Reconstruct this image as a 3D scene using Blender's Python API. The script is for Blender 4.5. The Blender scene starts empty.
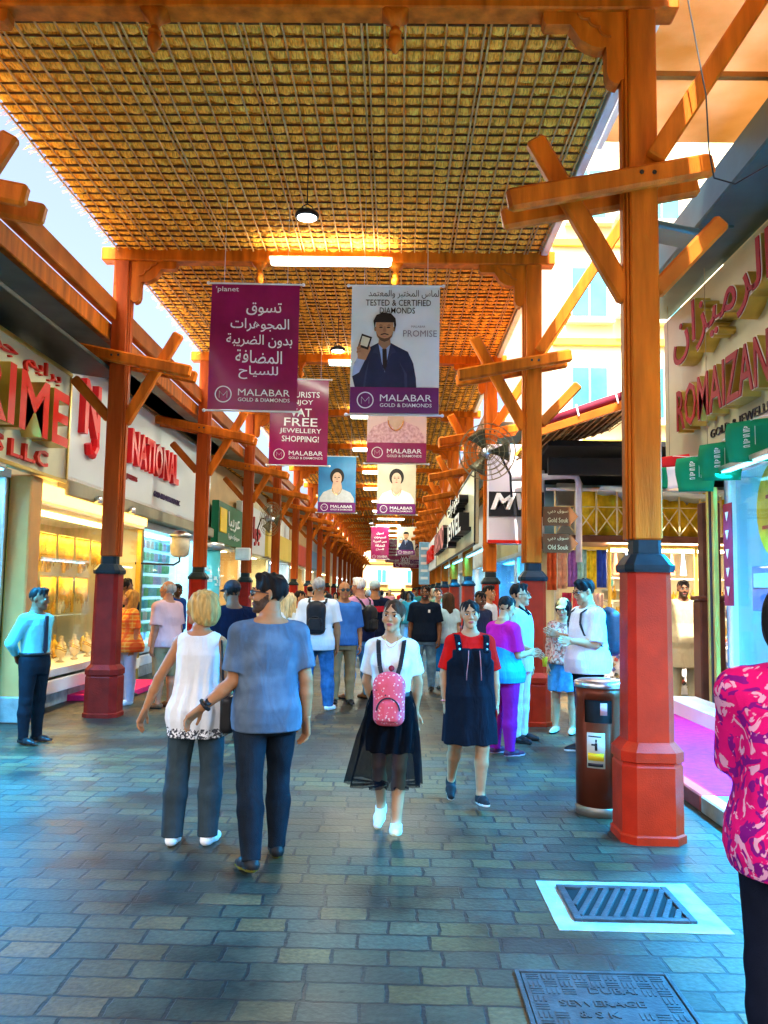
import bpy, math, random
import numpy as np
from mathutils import Vector, Matrix
R = math.radians
C = bpy.context.scene.collection
SC = bpy.context.scene
random.seed(7); RNG = np.random.default_rng(7)

# ---------------------------------------------------------------- camera
EYE = 1.65
FPX, TH, YA, RO = 842.2, 0.0938, 0.0163, -0.0170
_fx, _fy = -math.sin(YA), math.cos(YA)
_r = Vector((_fy, -_fx, 0)); _fo = Vector((_fx*math.cos(TH), _fy*math.cos(TH), math.sin(TH))); _up = _r.cross(_fo)
CR = _r*math.cos(RO) - _up*math.sin(RO)
CU = _r*math.sin(RO) + _up*math.cos(RO)
cam = bpy.data.cameras.new('camera'); camo = bpy.data.objects.new('camera', cam); C.objects.link(camo)
camo.matrix_world = Matrix(((CR.x, CU.x, -_fo.x, 0), (CR.y, CU.y, -_fo.y, 0), (CR.z, CU.z, -_fo.z, EYE), (0, 0, 0, 1)))
cam.sensor_fit = 'VERTICAL'; cam.sensor_height = 36; cam.lens = FPX/1024*36
cam.clip_start = 0.05; cam.clip_end = 2000
SC.camera = camo

def ray(px, py):
    return CR*((px-384)/FPX) + CU*((512-py)/FPX) + _fo
def AT(px, py, y):           # the point seen at a pixel, at depth y along the arcade
    d = ray(px, py); t = y/d.y
    return Vector((d.x*t, y, EYE + d.z*t))
def ATX(px, py, x):          # the point seen at a pixel on the plane x
    d = ray(px, py); t = x/d.x
    return Vector((x, d.y*t, EYE + d.z*t))
def G(px, py):               # ground point
    d = ray(px, py); t = -EYE/d.z
    return Vector((d.x*t, d.y*t, 0))

# ---------------------------------------------------------------- world, sun, exposure
SUN_EL, SUN_ROT = R(60), R(187)
w = bpy.data.worlds.new('World'); SC.world = w; w.use_nodes = True
nt = w.node_tree; bg = nt.nodes['Background']
sky = nt.nodes.new('ShaderNodeTexSky'); sky.sky_type = 'NISHITA'; sky.sun_disc = False
sky.sun_elevation = SUN_EL; sky.sun_rotation = SUN_ROT; sky.dust_density = 8; sky.air_density = .7; sky.ozone_density = .4
nt.links.new(sky.outputs[0], bg.inputs[0]); bg.inputs[1].default_value = 0.15
sl = bpy.data.lights.new('sun', 'SUN'); sl.energy = 4.5; sl.angle = R(.5); sl.color = (1, .93, .82)
so = bpy.data.objects.new('sun', sl); C.objects.link(so)
# sun stands behind the camera, a little to its left
sd = Vector((math.sin(SUN_ROT)*math.cos(SUN_EL), math.cos(SUN_ROT)*math.cos(SUN_EL), math.sin(SUN_EL)))
so.rotation_euler = (-sd).to_track_quat('-Z', 'Y').to_euler(); so.location = sd*50
vs = SC.view_settings
vs.view_transform = 'Standard'; vs.look = 'None'; vs.gamma = 1; vs.exposure = 2.12; vs.use_curve_mapping = False
SC.cycles.use_denoising = True
SC.cycles.max_bounces = 8; SC.cycles.diffuse_bounces = 4; SC.cycles.glossy_bounces = 4
SC.cycles.transparent_max_bounces = 12; SC.cycles.sample_clamp_indirect = 8
SC.cycles.caustics_reflective = False; SC.cycles.caustics_refractive = False

# ---------------------------------------------------------------- materials
MATS = {}
def nodes(m):
    m.use_nodes = True
    return m.node_tree, m.node_tree.nodes['Principled BSDF']
def mat(name, col, rough=.6, metal=0, var=.15, scale=6, bump=.0, bscale=60, stretch=None, spec=None, col2=None, coat=0):
    if name in MATS: return MATS[name]
    m = bpy.data.materials.new(name); MATS[name] = m
    t, b = nodes(m)
    b.inputs['Roughness'].default_value = rough; b.inputs['Metallic'].default_value = metal
    if spec is None: spec = .18
    if coat: b.inputs['Coat Weight'].default_value = coat; b.inputs['Coat Roughness'].default_value = .15
    if spec is not None: b.inputs['Specular IOR Level'].default_value = spec
    tc = t.nodes.new('ShaderNodeTexCoord'); src = tc.outputs['Object']
    if stretch:
        mp = t.nodes.new('ShaderNodeMapping'); mp.inputs['Scale'].default_value = stretch
        t.links.new(src, mp.inputs[0]); src = mp.outputs[0]
    n = t.nodes.new('ShaderNodeTexNoise'); n.inputs['Scale'].default_value = scale; n.inputs['Detail'].default_value = 5
    t.links.new(src, n.inputs['Vector'])
    cr = t.nodes.new('ShaderNodeValToRGB')
    c2 = col2 or [max(0, c*(1+var)) for c in col]
    cr.color_ramp.elements[0].position = .3; cr.color_ramp.elements[1].position = .7
    cr.color_ramp.elements[0].color = (*[c*(1-var) for c in col], 1)
    cr.color_ramp.elements[1].color = (*c2, 1)
    t.links.new(n.outputs['Fac'], cr.inputs[0]); t.links.new(cr.outputs[0], b.inputs['Base Color'])
    if spec is not None: b.inputs['Specular IOR Level'].default_value = spec
    if bump:
        n2 = t.nodes.new('ShaderNodeTexNoise'); n2.inputs['Scale'].default_value = bscale; n2.inputs['Detail'].default_value = 4
        t.links.new(src, n2.inputs['Vector'])
        bp = t.nodes.new('ShaderNodeBump'); bp.inputs['Strength'].default_value = bump; bp.inputs['Distance'].default_value = .01
        t.links.new(n2.outputs['Fac'], bp.inputs['Height']); t.links.new(bp.outputs[0], b.inputs['Normal'])
    return m
def emis(name, col, s):
    if name in MATS: return MATS[name]
    m = bpy.data.materials.new(name); MATS[name] = m
    t, b = nodes(m); b.inputs['Base Color'].default_value = (*col, 1)
    b.inputs['Emission Color'].default_value = (*col, 1); b.inputs['Emission Strength'].default_value = s
    return m
def glassm(name, tint=(1, 1, 1), refl=.12):
    if name in MATS: return MATS[name]
    m = bpy.data.materials.new(name); MATS[name] = m; m.use_nodes = True
    t = m.node_tree; t.nodes.clear()
    o = t.nodes.new('ShaderNodeOutputMaterial'); mx = t.nodes.new('ShaderNodeMixShader')
    tr = t.nodes.new('ShaderNodeBsdfTransparent'); gl = t.nodes.new('ShaderNodeBsdfGlossy')
    tr.inputs[0].default_value = (*tint, 1); gl.inputs['Roughness'].default_value = .02
    mx.inputs[0].default_value = refl
    t.links.new(tr.outputs[0], mx.inputs[1]); t.links.new(gl.outputs[0], mx.inputs[2]); t.links.new(mx.outputs[0], o.inputs[0])
    return m
def fab(name, col, var=.12, scale=9, bump=.25):
    if name in MATS: return MATS[name]
    m = mat(name, [c*(.62 if max(col) < .06 else .92) for c in col], .95, 0, var, scale, bump, 220, spec=.04); crease(m); return m
def crease(m):                     # soft wrinkles of worn cloth
    t = m.node_tree; b = t.nodes['Principled BSDF']; tc = t.nodes.new('ShaderNodeTexCoord'); mp = t.nodes.new('ShaderNodeMapping')
    mp.inputs['Rotation'].default_value = (.3, .5, .2); mp.inputs['Scale'].default_value = (1.5, 1.5, .6); t.links.new(tc.outputs['Object'], mp.inputs[0])
    n = t.nodes.new('ShaderNodeTexNoise'); n.inputs['Scale'].default_value = 6; n.inputs['Detail'].default_value = 2.5; n.inputs['Distortion'].default_value = .7; t.links.new(mp.outputs[0], n.inputs['Vector'])
    p = t.nodes.new('ShaderNodeBump'); p.inputs['Strength'].default_value = .5; p.inputs['Distance'].default_value = .045
    t.links.new(n.outputs['Fac'], p.inputs['Height'])
    if b.inputs['Normal'].links: t.links.new(b.inputs['Normal'].links[0].from_socket, p.inputs['Normal'])
    t.links.new(p.outputs[0], b.inputs['Normal'])

M_TIMBER = mat('orange_timber_paint', (.50, .118, .006), .5, 0, .42, 3.0, .35, 34, (3, 3, .35), spec=.12)
M_TIMBERSH = mat('shaded_timber_paint', (.35, .060, .007), .5, 0, .35, 3.0, .35, 34, (3, 3, .35), spec=.12)  # orange timber darkened and reddened: the left posts' shade put into the colour
M_TIMBER2 = mat('worn_orange_timber', (.42, .105, .008), .5, 0, .3, 3, .15, 45)
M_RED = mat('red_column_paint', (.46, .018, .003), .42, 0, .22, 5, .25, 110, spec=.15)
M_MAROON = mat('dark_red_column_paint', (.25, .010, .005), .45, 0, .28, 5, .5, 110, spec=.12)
M_COLLAR = mat('black_collar_paint', (.014, .022, .026), .45, 0, .3, 8, .1, 40, spec=.12)
M_STRAW = mat('palm_straw', (.95, .44, .05), .8, 0, .45, 9, .9, 22, (9, 1.2, 4), spec=.15)
M_STICK = mat('palm_stick', (.50, .28, .10), .75, 0, .4, 7, .4, 60)
M_ROD = mat('dark_palm_rod', (.11, .05, .014), .8, 0, .4, 7, .3, 60)
M_WHITE = mat('white_paint', (.78, .78, .76), .45, 0, .05, 3)
M_CREAM = mat('cream_panel', (.70, .58, .30), .4, 0, .08, 1.2)
M_GREYB = mat('grey_soffit_board', (.30, .27, .19), .6, 0, .25, 1.5)
M_STEEL = mat('brushed_steel', (.6, .62, .64), .28, 1, .1, 20)
M_BLACK = mat('black_metal', (.02, .02, .022), .4, 0, .2, 9)
M_GOLD = mat('gold_jewellery', (.95, .55, .09), .22, .9, .2, 30)
M_GOLDS = mat('gold_sign_side', (.62, .45, .10), .3, .75, .15, 4)
M_TUBE = emis('fluorescent_tube_glow', (.78, 1, .84), 4)
M_BULB = emis('warm_lamp_glow', (1, .72, .32), 9)
M_LED = emis('led_glow', (.9, 1, 1), 3)
M_GLASS = glassm('shop_glass', (.93, .98, .98), .10)

# ---------------------------------------------------------------- mesh building
class MB:
    def __init__(s): s.v = []; s.f = []; s.mi = []; s.cur = 0
    def add(s, vs, fs, mi=None):
        o = len(s.v); s.v += [tuple(v) for v in vs]
        for f in fs: s.f.append([i+o for i in f]); s.mi.append(s.cur if mi is None else mi)
    def box(s, c, d, rot=None, ch=0):
        x, y, z = d[0]/2, d[1]/2, d[2]/2
        if ch:
            k = min(ch, x*.9, y*.9, z*.9)
            pts = []
            for sz, inn in ((-z, k), (-z+k, 0), (z-k, 0), (z, k)):
                a, b = x-inn, y-inn
                e = k if inn == 0 else k*.5
                pts += [(-a+e, -b, sz), (a-e, -b, sz), (a, -b+e, sz), (a, b-e, sz), (a-e, b, sz), (-a+e, b, sz), (-a, b-e, sz), (-a, -b+e, sz)]
            fs = [list(range(7, -1, -1)), list(range(24, 32))]
            for l in range(3):
                for i in range(8):
                    j = (i+1) % 8; fs.append([l*8+i, l*8+j, l*8+8+j, l*8+8+i])
        else:
            pts = [(-x, -y, -z), (x, -y, -z), (x, y, -z), (-x, y, -z), (-x, -y, z), (x, -y, z), (x, y, z), (-x, y, z)]
            fs = [(3, 2, 1, 0), (4, 5, 6, 7), (0, 1, 5, 4), (1, 2, 6, 5), (2, 3, 7, 6), (3, 0, 4, 7)]
        c = Vector(c)
        s.add([c + ((rot @ Vector(p)) if rot else Vector(p)) for p in pts], fs)
    def bar(s, a, b, wy, hz, up=(0, 0, 1), ch=.006):
        a, b = Vector(a), Vector(b); d = b-a; L = d.length; X = d.normalized(); U = Vector(up)
        Y = U.cross(X).normalized(); Z = X.cross(Y)
        s.box((a+b)/2, (L, wy, hz), Matrix((X, Y, Z)).transposed(), ch)
    def tube(s, pts, r, n=8, cap=True):
        pts = [Vector(p) for p in pts]; rs = r if isinstance(r, (list, tuple)) else [r]*len(pts)
        rings = []; prev = None
        for i, p in enumerate(pts):
            d = (pts[min(i+1, len(pts)-1)] - pts[max(i-1, 0)]).normalized()
            ref = Vector((0, 0, 1)) if abs(d.z) < .9 else Vector((1, 0, 0))
            if prev is not None and abs(prev.dot(d)) < .95: ref = prev
            X = (ref - d*ref.dot(d)).normalized(); prev = X; Y = d.cross(X)
            rings += [p + (X*math.cos(2*math.pi*k/n) + Y*math.sin(2*math.pi*k/n))*rs[i] for k in range(n)]
        fs = []
        for i in range(len(pts)-1):
            for k in range(n):
                j = (k+1) % n; fs.append((i*n+k, i*n+j, (i+1)*n+j, (i+1)*n+k))
        if cap: fs += [list(range(n-1, -1, -1)), [(len(pts)-1)*n+k for k in range(n)]]
        s.add(rings, fs)
    def lathe(s, prof, c=(0, 0, 0), n=20, sq=0, rot=0, Rm=None):
        c = Vector(c); vs = []
        for (r, z) in prof:
            for k in range(n):
                a = 2*math.pi*k/n + rot; p = Vector((r*math.cos(a), r*math.sin(a), z))
                vs.append(c + (Rm @ p if Rm else p))
        fs = []
        for i in range(len(prof)-1):
            for k in range(n):
                j = (k+1) % n; fs.append((i*n+k, i*n+j, (i+1)*n+j, (i+1)*n+k))
        fs += [list(range(n-1, -1, -1)), [(len(prof)-1)*n+k for k in range(n)]]
        s.add(vs, fs)
    def oct(s, prof, c=(0, 0, 0)):          # chamfered square section: (half width, chamfer, z)
        c = Vector(c); vs = []
        for (a, k, z) in prof:
            vs += [c+Vector(p) for p in ((-a+k, -a, z), (a-k, -a, z), (a, -a+k, z), (a, a-k, z), (a-k, a, z), (-a+k, a, z), (-a, a-k, z), (-a, -a+k, z))]
        fs = []
        for i in range(len(prof)-1):
            for k in range(8):
                j = (k+1) % 8; fs.append((i*8+k, i*8+j, (i+1)*8+j, (i+1)*8+k))
        fs += [list(range(7, -1, -1)), [(len(prof)-1)*8+k for k in range(8)]]
        s.add(vs, fs)
    def prism(s, poly, o, U, V, N, t):      # polygon in the U,V plane at o, thickness t along N
        o, U, V, N = Vector(o), Vector(U), Vector(V), Vector(N); n = len(poly)
        vs = [o+U*p[0]+V*p[1] for p in poly] + [o+U*p[0]+V*p[1]+N*t for p in poly]
        s.add(vs, [list(range(n-1, -1, -1)), [n+i for i in range(n)]] + [(i, (i+1) % n, n+(i+1) % n, n+i) for i in range(n)])
    def mesh(s, name, mats, smooth=False):
        me = bpy.data.meshes.new(name); me.from_pydata(s.v, [], s.f)
        mats = mats if isinstance(mats, (list, tuple)) else [mats]
        for m in mats: me.materials.append(m)
        me.polygons.foreach_set('material_index', s.mi)
        if smooth: me.polygons.foreach_set('use_smooth', [True]*len(me.polygons))
        me.update(); return me
    def build(s, name, mats, parent=None, smooth=False, loc=None):
        return link(name, s.mesh(name, mats, smooth), parent, loc)
def link(name, me, parent=None, loc=None, rot=None):
    o = bpy.data.objects.new(name, me); C.objects.link(o)
    if parent is not None: o.parent = parent
    if loc is not None: o.location = loc
    if rot is not None: o.rotation_euler = rot
    return o
def tag(o, label, cat, group=None):
    o['label'] = label; o['category'] = cat
    if group: o['group'] = group
    return o
def thing(name, label, cat, loc=(0, 0, 0), rotz=0, group=None):
    o = bpy.data.objects.new(name, None); C.objects.link(o); o.location = loc; o.rotation_euler = (0, 0, rotz)
    o.empty_display_size = .2
    return tag(o, label, cat, group)
def structure(o, kind='structure'): o['kind'] = kind; return o
def copy_tree(o, parent=None):
    c = o.copy(); C.objects.link(c); c.parent = parent
    for ch in list(KIDS(o)): copy_tree(ch, c)
    return c
def KIDS(o): return o.children
ORD = ['first', 'second', 'third', 'fourth', 'fifth', 'sixth', 'seventh', 'eighth', 'ninth', 'tenth', 'eleventh', 'twelfth', 'thirteenth', 'fourteenth', 'fifteenth', 'sixteenth', 'seventeenth', 'eighteenth', 'nineteenth', 'twentieth']

# ---------------------------------------------------------------- writing
F_AR = {'ا': (0xFE8D, 0xFE8E), 'ب': (0xFE8F, 0xFE90, 0xFE91, 0xFE92), 'ت': (0xFE95, 0xFE96, 0xFE97, 0xFE98), 'ة': (0xFE93, 0xFE94), 'ج': (0xFE9D, 0xFE9E, 0xFE9F, 0xFEA0), 'ح': (0xFEA1, 0xFEA2, 0xFEA3, 0xFEA4), 'خ': (0xFEA5, 0xFEA6, 0xFEA7, 0xFEA8), 'د': (0xFEA9, 0xFEAA), 'ر': (0xFEAD, 0xFEAE), 'ز': (0xFEAF, 0xFEB0), 'س': (0xFEB1, 0xFEB2, 0xFEB3, 0xFEB4), 'ض': (0xFEBD, 0xFEBE, 0xFEBF, 0xFEC0), 'ع': (0xFEC9, 0xFECA, 0xFECB, 0xFECC), 'ف': (0xFED1, 0xFED2, 0xFED3, 0xFED4), 'ق': (0xFED5, 0xFED6, 0xFED7, 0xFED8), 'ل': (0xFEDD, 0xFEDE, 0xFEDF, 0xFEE0), 'م': (0xFEE1, 0xFEE2, 0xFEE3, 0xFEE4), 'ن': (0xFEE5, 0xFEE6, 0xFEE7, 0xFEE8), 'ه': (0xFEE9, 0xFEEA, 0xFEEB, 0xFEEC), 'و': (0xFEED, 0xFEEE), 'ي': (0xFEF1, 0xFEF2, 0xFEF3, 0xFEF4), 'أ': (0xFE83, 0xFE84)}
def ar(t):
    out = []
    for wd in t.split(' '):
        r = []; n = len(wd)
        for i, c in enumerate(wd):
            f = F_AR[c]; pj = i > 0 and len(F_AR[wd[i-1]]) == 4; nj = i < n-1 and len(f) == 4
            r.append(chr(f[0] if not pj and not nj else f[1] if pj and not nj else f[2] if nj and not pj else f[3]))
        out.append(''.join(reversed(r)))
    return ' '.join(reversed(out))
_DG = None
def text_verts(body, width=None, height=None, ext=0, bold=0, align='CENTER', shear=0, space=1):
    """lettering as (verts, faces), centred on 0,0 in the XY plane, scaled to a width or height"""
    cu = bpy.data.curves.new('lettering', 'FONT'); cu.body = body; cu.size = 1; cu.align_x = align
    cu.resolution_u = 2; cu.shear = shear; cu.offset = bold; cu.space_character = space
    ob = bpy.data.objects.new('lettering', cu); C.objects.link(ob)
    dg = bpy.context.evaluated_depsgraph_get(); me = ob.evaluated_get(dg).to_mesh()
    v = np.array([tuple(x.co) for x in me.vertices]); f = [list(p.vertices) for p in me.polygons]
    ob.evaluated_get(dg).to_mesh_clear(); bpy.data.objects.remove(ob); bpy.data.curves.remove(cu)
    lo, hi = v.min(0), v.max(0); v = v - (lo+hi)/2
    sx = width/(hi[0]-lo[0]) if width else None; sy = height/(hi[1]-lo[1]) if height else None
    if sx is None: sx = sy
    if sy is None: sy = sx
    v[:, 0] *= sx; v[:, 1] *= sy
    if ext:                                  # solid letters with depth along +Z
        n = len(v); from collections import Counter
        e = Counter()
        for p in f:
            for i in range(len(p)): e[(p[i], p[(i+1) % len(p)])] += 1
        top = v.copy(); top[:, 2] = ext
        side = [(a, b, b+n, a+n) for (a, b) in e if (b, a) not in e]
        f2 = [list(reversed(p)) for p in f] + [[i+n for i in p] for p in f]
        return np.vstack([v, top]), f2, side
    return v, f, []
def put_text(mb, body, o, U, V, N, mi=0, smi=None, **kw):
    v, f, side = text_verts(body, **kw)
    o, U, V, N = Vector(o), Vector(U), Vector(V), Vector(N)
    vs = [o+U*a[0]+V*a[1]+N*a[2] for a in v]
    mb.add(vs, f+side, None)
    k = len(side)
    for i in range(len(mb.mi)-len(f)-k, len(mb.mi)-k): mb.mi[i] = mi
    for i in range(len(mb.mi)-k, len(mb.mi)): mb.mi[i] = mi if smi is None else smi

# ================================================================ ground
XR, XL, D1, BAY = 1.755, -3.731, 6.004, 4.92
NB = 18
def col_y(k): return D1 + BAY*k
def paver_mat():
    m = bpy.data.materials.new('stone_pavers'); t, b = nodes(m)
    L = t.links.new; N = t.nodes.new
    tc = N('ShaderNodeTexCoord')
    wn = N('ShaderNodeTexNoise'); wn.inputs['Scale'].default_value = 1.3; L(tc.outputs['Object'], wn.inputs['Vector'])
    br = N('ShaderNodeTexBrick'); br.inputs['Scale'].default_value = 1
    br.inputs['Brick Width'].default_value = .25; br.inputs['Row Height'].default_value = .17
    br.inputs['Mortar Size'].default_value = .0095; br.inputs['Mortar Smooth'].default_value = .25; br.inputs['Bias'].default_value = 0
    br.offset = .42; br.squash = 1.35; br.squash_frequency = 3
    br.inputs['Color1'].default_value = (0, 0, 0, 1); br.inputs['Color2'].default_value = (1, 1, 1, 1); br.inputs['Mortar'].default_value = (.5, .5, .5, 1)
    jit = N('ShaderNodeVectorMath'); jit.operation = 'MULTIPLY_ADD'
    n0 = N('ShaderNodeTexNoise'); n0.inputs['Scale'].default_value = 9; n0.inputs['Detail'].default_value = 2; L(tc.outputs['Object'], n0.inputs['Vector'])
    L(n0.outputs['Color'], jit.inputs[0]); jit.inputs[1].default_value = (.03, .03, 0); L(tc.outputs['Object'], jit.inputs[2])
    L(jit.outputs[0], br.inputs['Vector'])
    ramp = N('ShaderNodeValToRGB'); e = ramp.color_ramp.elements
    e[0].position = 0; e[0].color = (0.033, 0.038, 0.032, 1); e[1].position = 1; e[1].color = (0.121, 0.087, 0.046, 1)
    for p, c in ((.25, (0.052, 0.057, 0.040, 1)), (.5, (0.055, 0.066, 0.055, 1)), (.75, (0.091, 0.066, 0.032, 1))):
        x = e.new(p); x.color = c
    L(br.outputs['Color'], ramp.inputs[0])
    # worn, dusty and stained patches
    n1 = N('ShaderNodeTexNoise'); n1.inputs['Scale'].default_value = .9; n1.inputs['Detail'].default_value = 6; n1.inputs['Roughness'].default_value = .65
    L(tc.outputs['Object'], n1.inputs['Vector'])
    r1 = N('ShaderNodeValToRGB'); r1.color_ramp.elements[0].position = .38; r1.color_ramp.elements[1].position = .64
    r1.color_ramp.elements[0].color = (.20, .27, .29, 1); r1.color_ramp.elements[1].color = (1.2, 1.06, .82, 1)
    L(n1.outputs['Fac'], r1.inputs[0])
    mu = N('ShaderNodeMix'); mu.data_type = 'RGBA'; mu.blend_type = 'MULTIPLY'; mu.inputs[0].default_value = 1
    L(ramp.outputs[0], mu.inputs[6]); L(r1.outputs[0], mu.inputs[7])
    n3 = N('ShaderNodeTexNoise'); n3.inputs['Scale'].default_value = 38; n3.inputs['Detail'].default_value = 6; L(tc.outputs['Object'], n3.inputs['Vector'])
    r3 = N('ShaderNodeValToRGB'); r3.color_ramp.elements[0].position = .3; r3.color_ramp.elements[1].position = .72
    r3.color_ramp.elements[0].color = (.6, .6, .6, 1); r3.color_ramp.elements[1].color = (1.35, 1.35, 1.35, 1); L(n3.outputs['Fac'], r3.inputs[0])
    mu2 = N('ShaderNodeMix'); mu2.data_type = 'RGBA'; mu2.blend_type = 'MULTIPLY'; mu2.inputs[0].default_value = 1
    L(mu.outputs[2], mu2.inputs[6]); L(r3.outputs[0], mu2.inputs[7])
    mo = N('ShaderNodeMix'); mo.data_type = 'RGBA'; # trodden gum spots and small stains
    vo = N('ShaderNodeTexVoronoi'); vo.inputs['Scale'].default_value = 3.4; L(n0.outputs['Color'], vo.inputs['Vector']) if False else L(tc.outputs['Object'], vo.inputs['Vector'])
    vr = N('ShaderNodeMapRange'); vr.inputs[1].default_value = .045; vr.inputs[2].default_value = .075; vr.inputs[3].default_value = .30; vr.inputs[4].default_value = 1; L(vo.outputs['Distance'], vr.inputs[0])
    mu3 = N('ShaderNodeMix'); mu3.data_type = 'RGBA'; mu3.blend_type = 'MULTIPLY'; mu3.inputs[0].default_value = 1; L(mu2.outputs[2], mu3.inputs[6]); L(vr.outputs[0], mu3.inputs[7])
    L(br.outputs['Fac'], mo.inputs[0]); L(mu3.outputs[2], mo.inputs[6]); mo.inputs[7].default_value = (.010, .011, .010, 1)
    L(mo.outputs[2], b.inputs['Base Color'])
    rr = N('ShaderNodeMapRange'); L(n1.outputs['Fac'], rr.inputs[0]); rr.inputs[1].default_value = .3; rr.inputs[2].default_value = .7; rr.inputs[3].default_value = .30; rr.inputs[4].default_value = .62; b.inputs['Specular IOR Level'].default_value = .32
    L(rr.outputs[0], b.inputs['Roughness'])
    hm = N('ShaderNodeMath'); hm.operation = 'MULTIPLY_ADD'; L(br.outputs['Fac'], hm.inputs[0]); hm.inputs[1].default_value = -1.0
    hs = N('ShaderNodeMath'); hs.operation = 'MULTIPLY'; L(n3.outputs['Fac'], hs.inputs[0]); hs.inputs[1].default_value = .35
    L(hs.outputs[0], hm.inputs[2])
    bp = N('ShaderNodeBump'); bp.inputs['Strength'].default_value = .9; bp.inputs['Distance'].default_value = .009
    L(hm.outputs[0], bp.inputs['Height']); L(bp.outputs[0], b.inputs['Normal'])
    return m
M_PAVER = paver_mat()
m = MB(); m.add([(-400, -300, 0), (400, -300, 0), (400, 900, 0), (-400, 900, 0)], [(0, 1, 2, 3)])
structure(m.build('ground', M_PAVER))

# raised walk with a pink carpet in front of the right-hand shop
M_KERB = mat('red_kerb_paint', (.22, .035, .03), .6, 0, .3, 5, .2, 60)
M_PINK = mat('pink_carpet', (.74, .022, .15), .95, 0, .12, 14, .4, 300, spec=.1)
M_KSTONE = mat('kerb_stone', (.32, .31, .27), .7, 0, .25, 7, .3, 60)
KX = 2.38
m = MB(); m.box((KX+.9, 3.0, .06), (1.7, 18.0, .12)); structure(m.build('raised_walk', mat('walk_concrete', (.4, .39, .36), .8, 0, .2, 4, .2, 50)))
m = MB()
for i in range(21): m.cur = 0 if i > 14 else 1; m.box((KX+.04, -5.2+i*.82, .066), (.12, .80, .132), None, .012)
structure(m.build('right_kerb', [M_KERB, mat('kerb_stone', (.32, .31, .27), .7, 0, .25, 7, .3, 60)]))
m = MB(); m.box((KX+.80, 9.3, .124), (1.48, 5.2, .012), None, .004)
tag(m.build('carpet', M_PINK), 'long pink carpet on the raised walk before the cream jewellery shop', 'carpet')
# left step under the showcases
LX = -4.72
m = MB()
for i in range(26): m.box((LX-.16, 2.5+i*1.5, .1), (.34, 1.485, .2), None, .01)
structure(m.build('left_kerb', M_KSTONE))
m = MB(); m.box((LX+.32, 13.35, .045), (.9, 2.2, .09), None, .01)
tag(m.build('entrance_ramp', mat('magenta_carpet', (.60, .02, .16), .9, 0, .1, 10, .3, 200)), 'magenta carpeted ramp at the shop door behind the left column', 'ramp')

# drain grate in its concrete surround
p = [G(533, 880), G(678, 882), G(738, 953), G(556, 944)]
gc = sum(p, Vector())/4
gx0, gx1, gy0, gy1 = G(557, 890).x, G(676, 890).x, G(640, 941).y, G(600, 889).y
def sheet(name, x0, x1, y0, y1, z, M, parent=None):
    m = MB(); m.box(((x0+x1)/2, (y0+y1)/2, z/2), (x1-x0, y1-y0, z), None, .002); return m.build(name, M, parent)
t = thing('drain_grate', 'slotted dark iron drain grate set in a pale concrete square', 'drain', (0, 0, 0))
M_CONC = mat('pale_concrete', (.30, .30, .27), .75, 0, .5, 5, .5, 60)
M_IRON = mat('cast_iron', (.05, .055, .06), .45, .4, .35, 14, .3, 80)
gx1 = gx0 + .62; gy0 = gy1 - .50
sheet('surround', gx0-.10, gx1+.14, gy0-.11, gy1+.10, .006, M_CONC, t)
m = MB(); z = .018
m.box((gx0+.02, (gy0+gy1)/2, z/2+.004), (.04, gy1-gy0, z), None, .003); m.box((gx1-.02, (gy0+gy1)/2, z/2+.004), (.04, gy1-gy0, z), None, .003)
m.box(((gx0+gx1)/2, gy0+.02, z/2+.004), (gx1-gx0-.08, .04, z), None, .003); m.box(((gx0+gx1)/2, gy1-.02, z/2+.004), (gx1-gx0-.08, .04, z), None, .003)
m.build('frame', M_IRON, t)
for i in range(11):                           # slanting bars
    x = gx0+.06+i*.062
    a, b = Vector((x-.09, gy0+.04, .013)), Vector((x+.09, gy1-.04, .013))
    def clip(a, b, lo, hi):
        d = b-a; t0, t1 = 0, 1
        if d.x > 0: t0 = max(t0, (lo-a.x)/d.x); t1 = min(t1, (hi-a.x)/d.x)
        return (a+d*t0, a+d*t1) if t1 > t0 else None
    q = clip(a, b, gx0+.04, gx1-.04)
    if q and (q[1]-q[0]).length > .05:
        m = MB(); m.bar(q[0], q[1], .03, .016, ch=.003); m.build('bar', M_IRON, t)
m = MB(); m.box(((gx0+gx1)/2, (gy0+gy1)/2, .0035+.004), (gx1-gx0-.09, gy1-gy0-.09, .003)); m.build('slot_shade_sheet', mat('slot_shade_black', (.006, .007, .008), .9), t)  # flat black sheet painted as the darkness between the bars
# manhole cover with cast lettering
mc = G(606, 1004); t = thing('manhole_cover', 'patterned cast iron sewerage cover with raised lettering near the grate', 'manhole cover', (mc.x, mc.y-.05, 0))
M_COVER = mat('blue_grey_iron', (.045, .06, .065), .4, .3, .35, 12, .25, 60)
m = MB(); m.box((0, 0, .004), (.62, .60, .008), None, .002); m.build('plate', M_COVER, t)
m = MB()
for (a, b) in (((-.325, 0), (.02, .64)), ((.325, 0), (.02, .64)), ((0, -.315), (.63, .02)), ((0, .315), (.63, .02))): m.box((*a, .006), (*b, .012), None, .002)
m.build('frame', M_COVER, t)
m = MB(); X, Y, Z = (1, 0, 0), (0, 1, 0), (0, 0, 1)
put_text(m, 'SEWERAGE', (-.02, .03, .008), X, Y, Z, height=.05, ext=.004, bold=.01)
put_text(m, 'DUBAI', (.05, .14, .008), X, Y, Z, height=.05, ext=.004, bold=.01)
put_text(m, '& S K', (-.05, .10-.16, .008), X, Y, Z, height=.05, ext=.004, bold=.01)
put_text(m, 'SUPPLY', (.02, -.17, .008), X, Y, Z, height=.05, ext=.004, bold=.01)
m.build('lettering', M_COVER, t)
m = MB()
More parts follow.
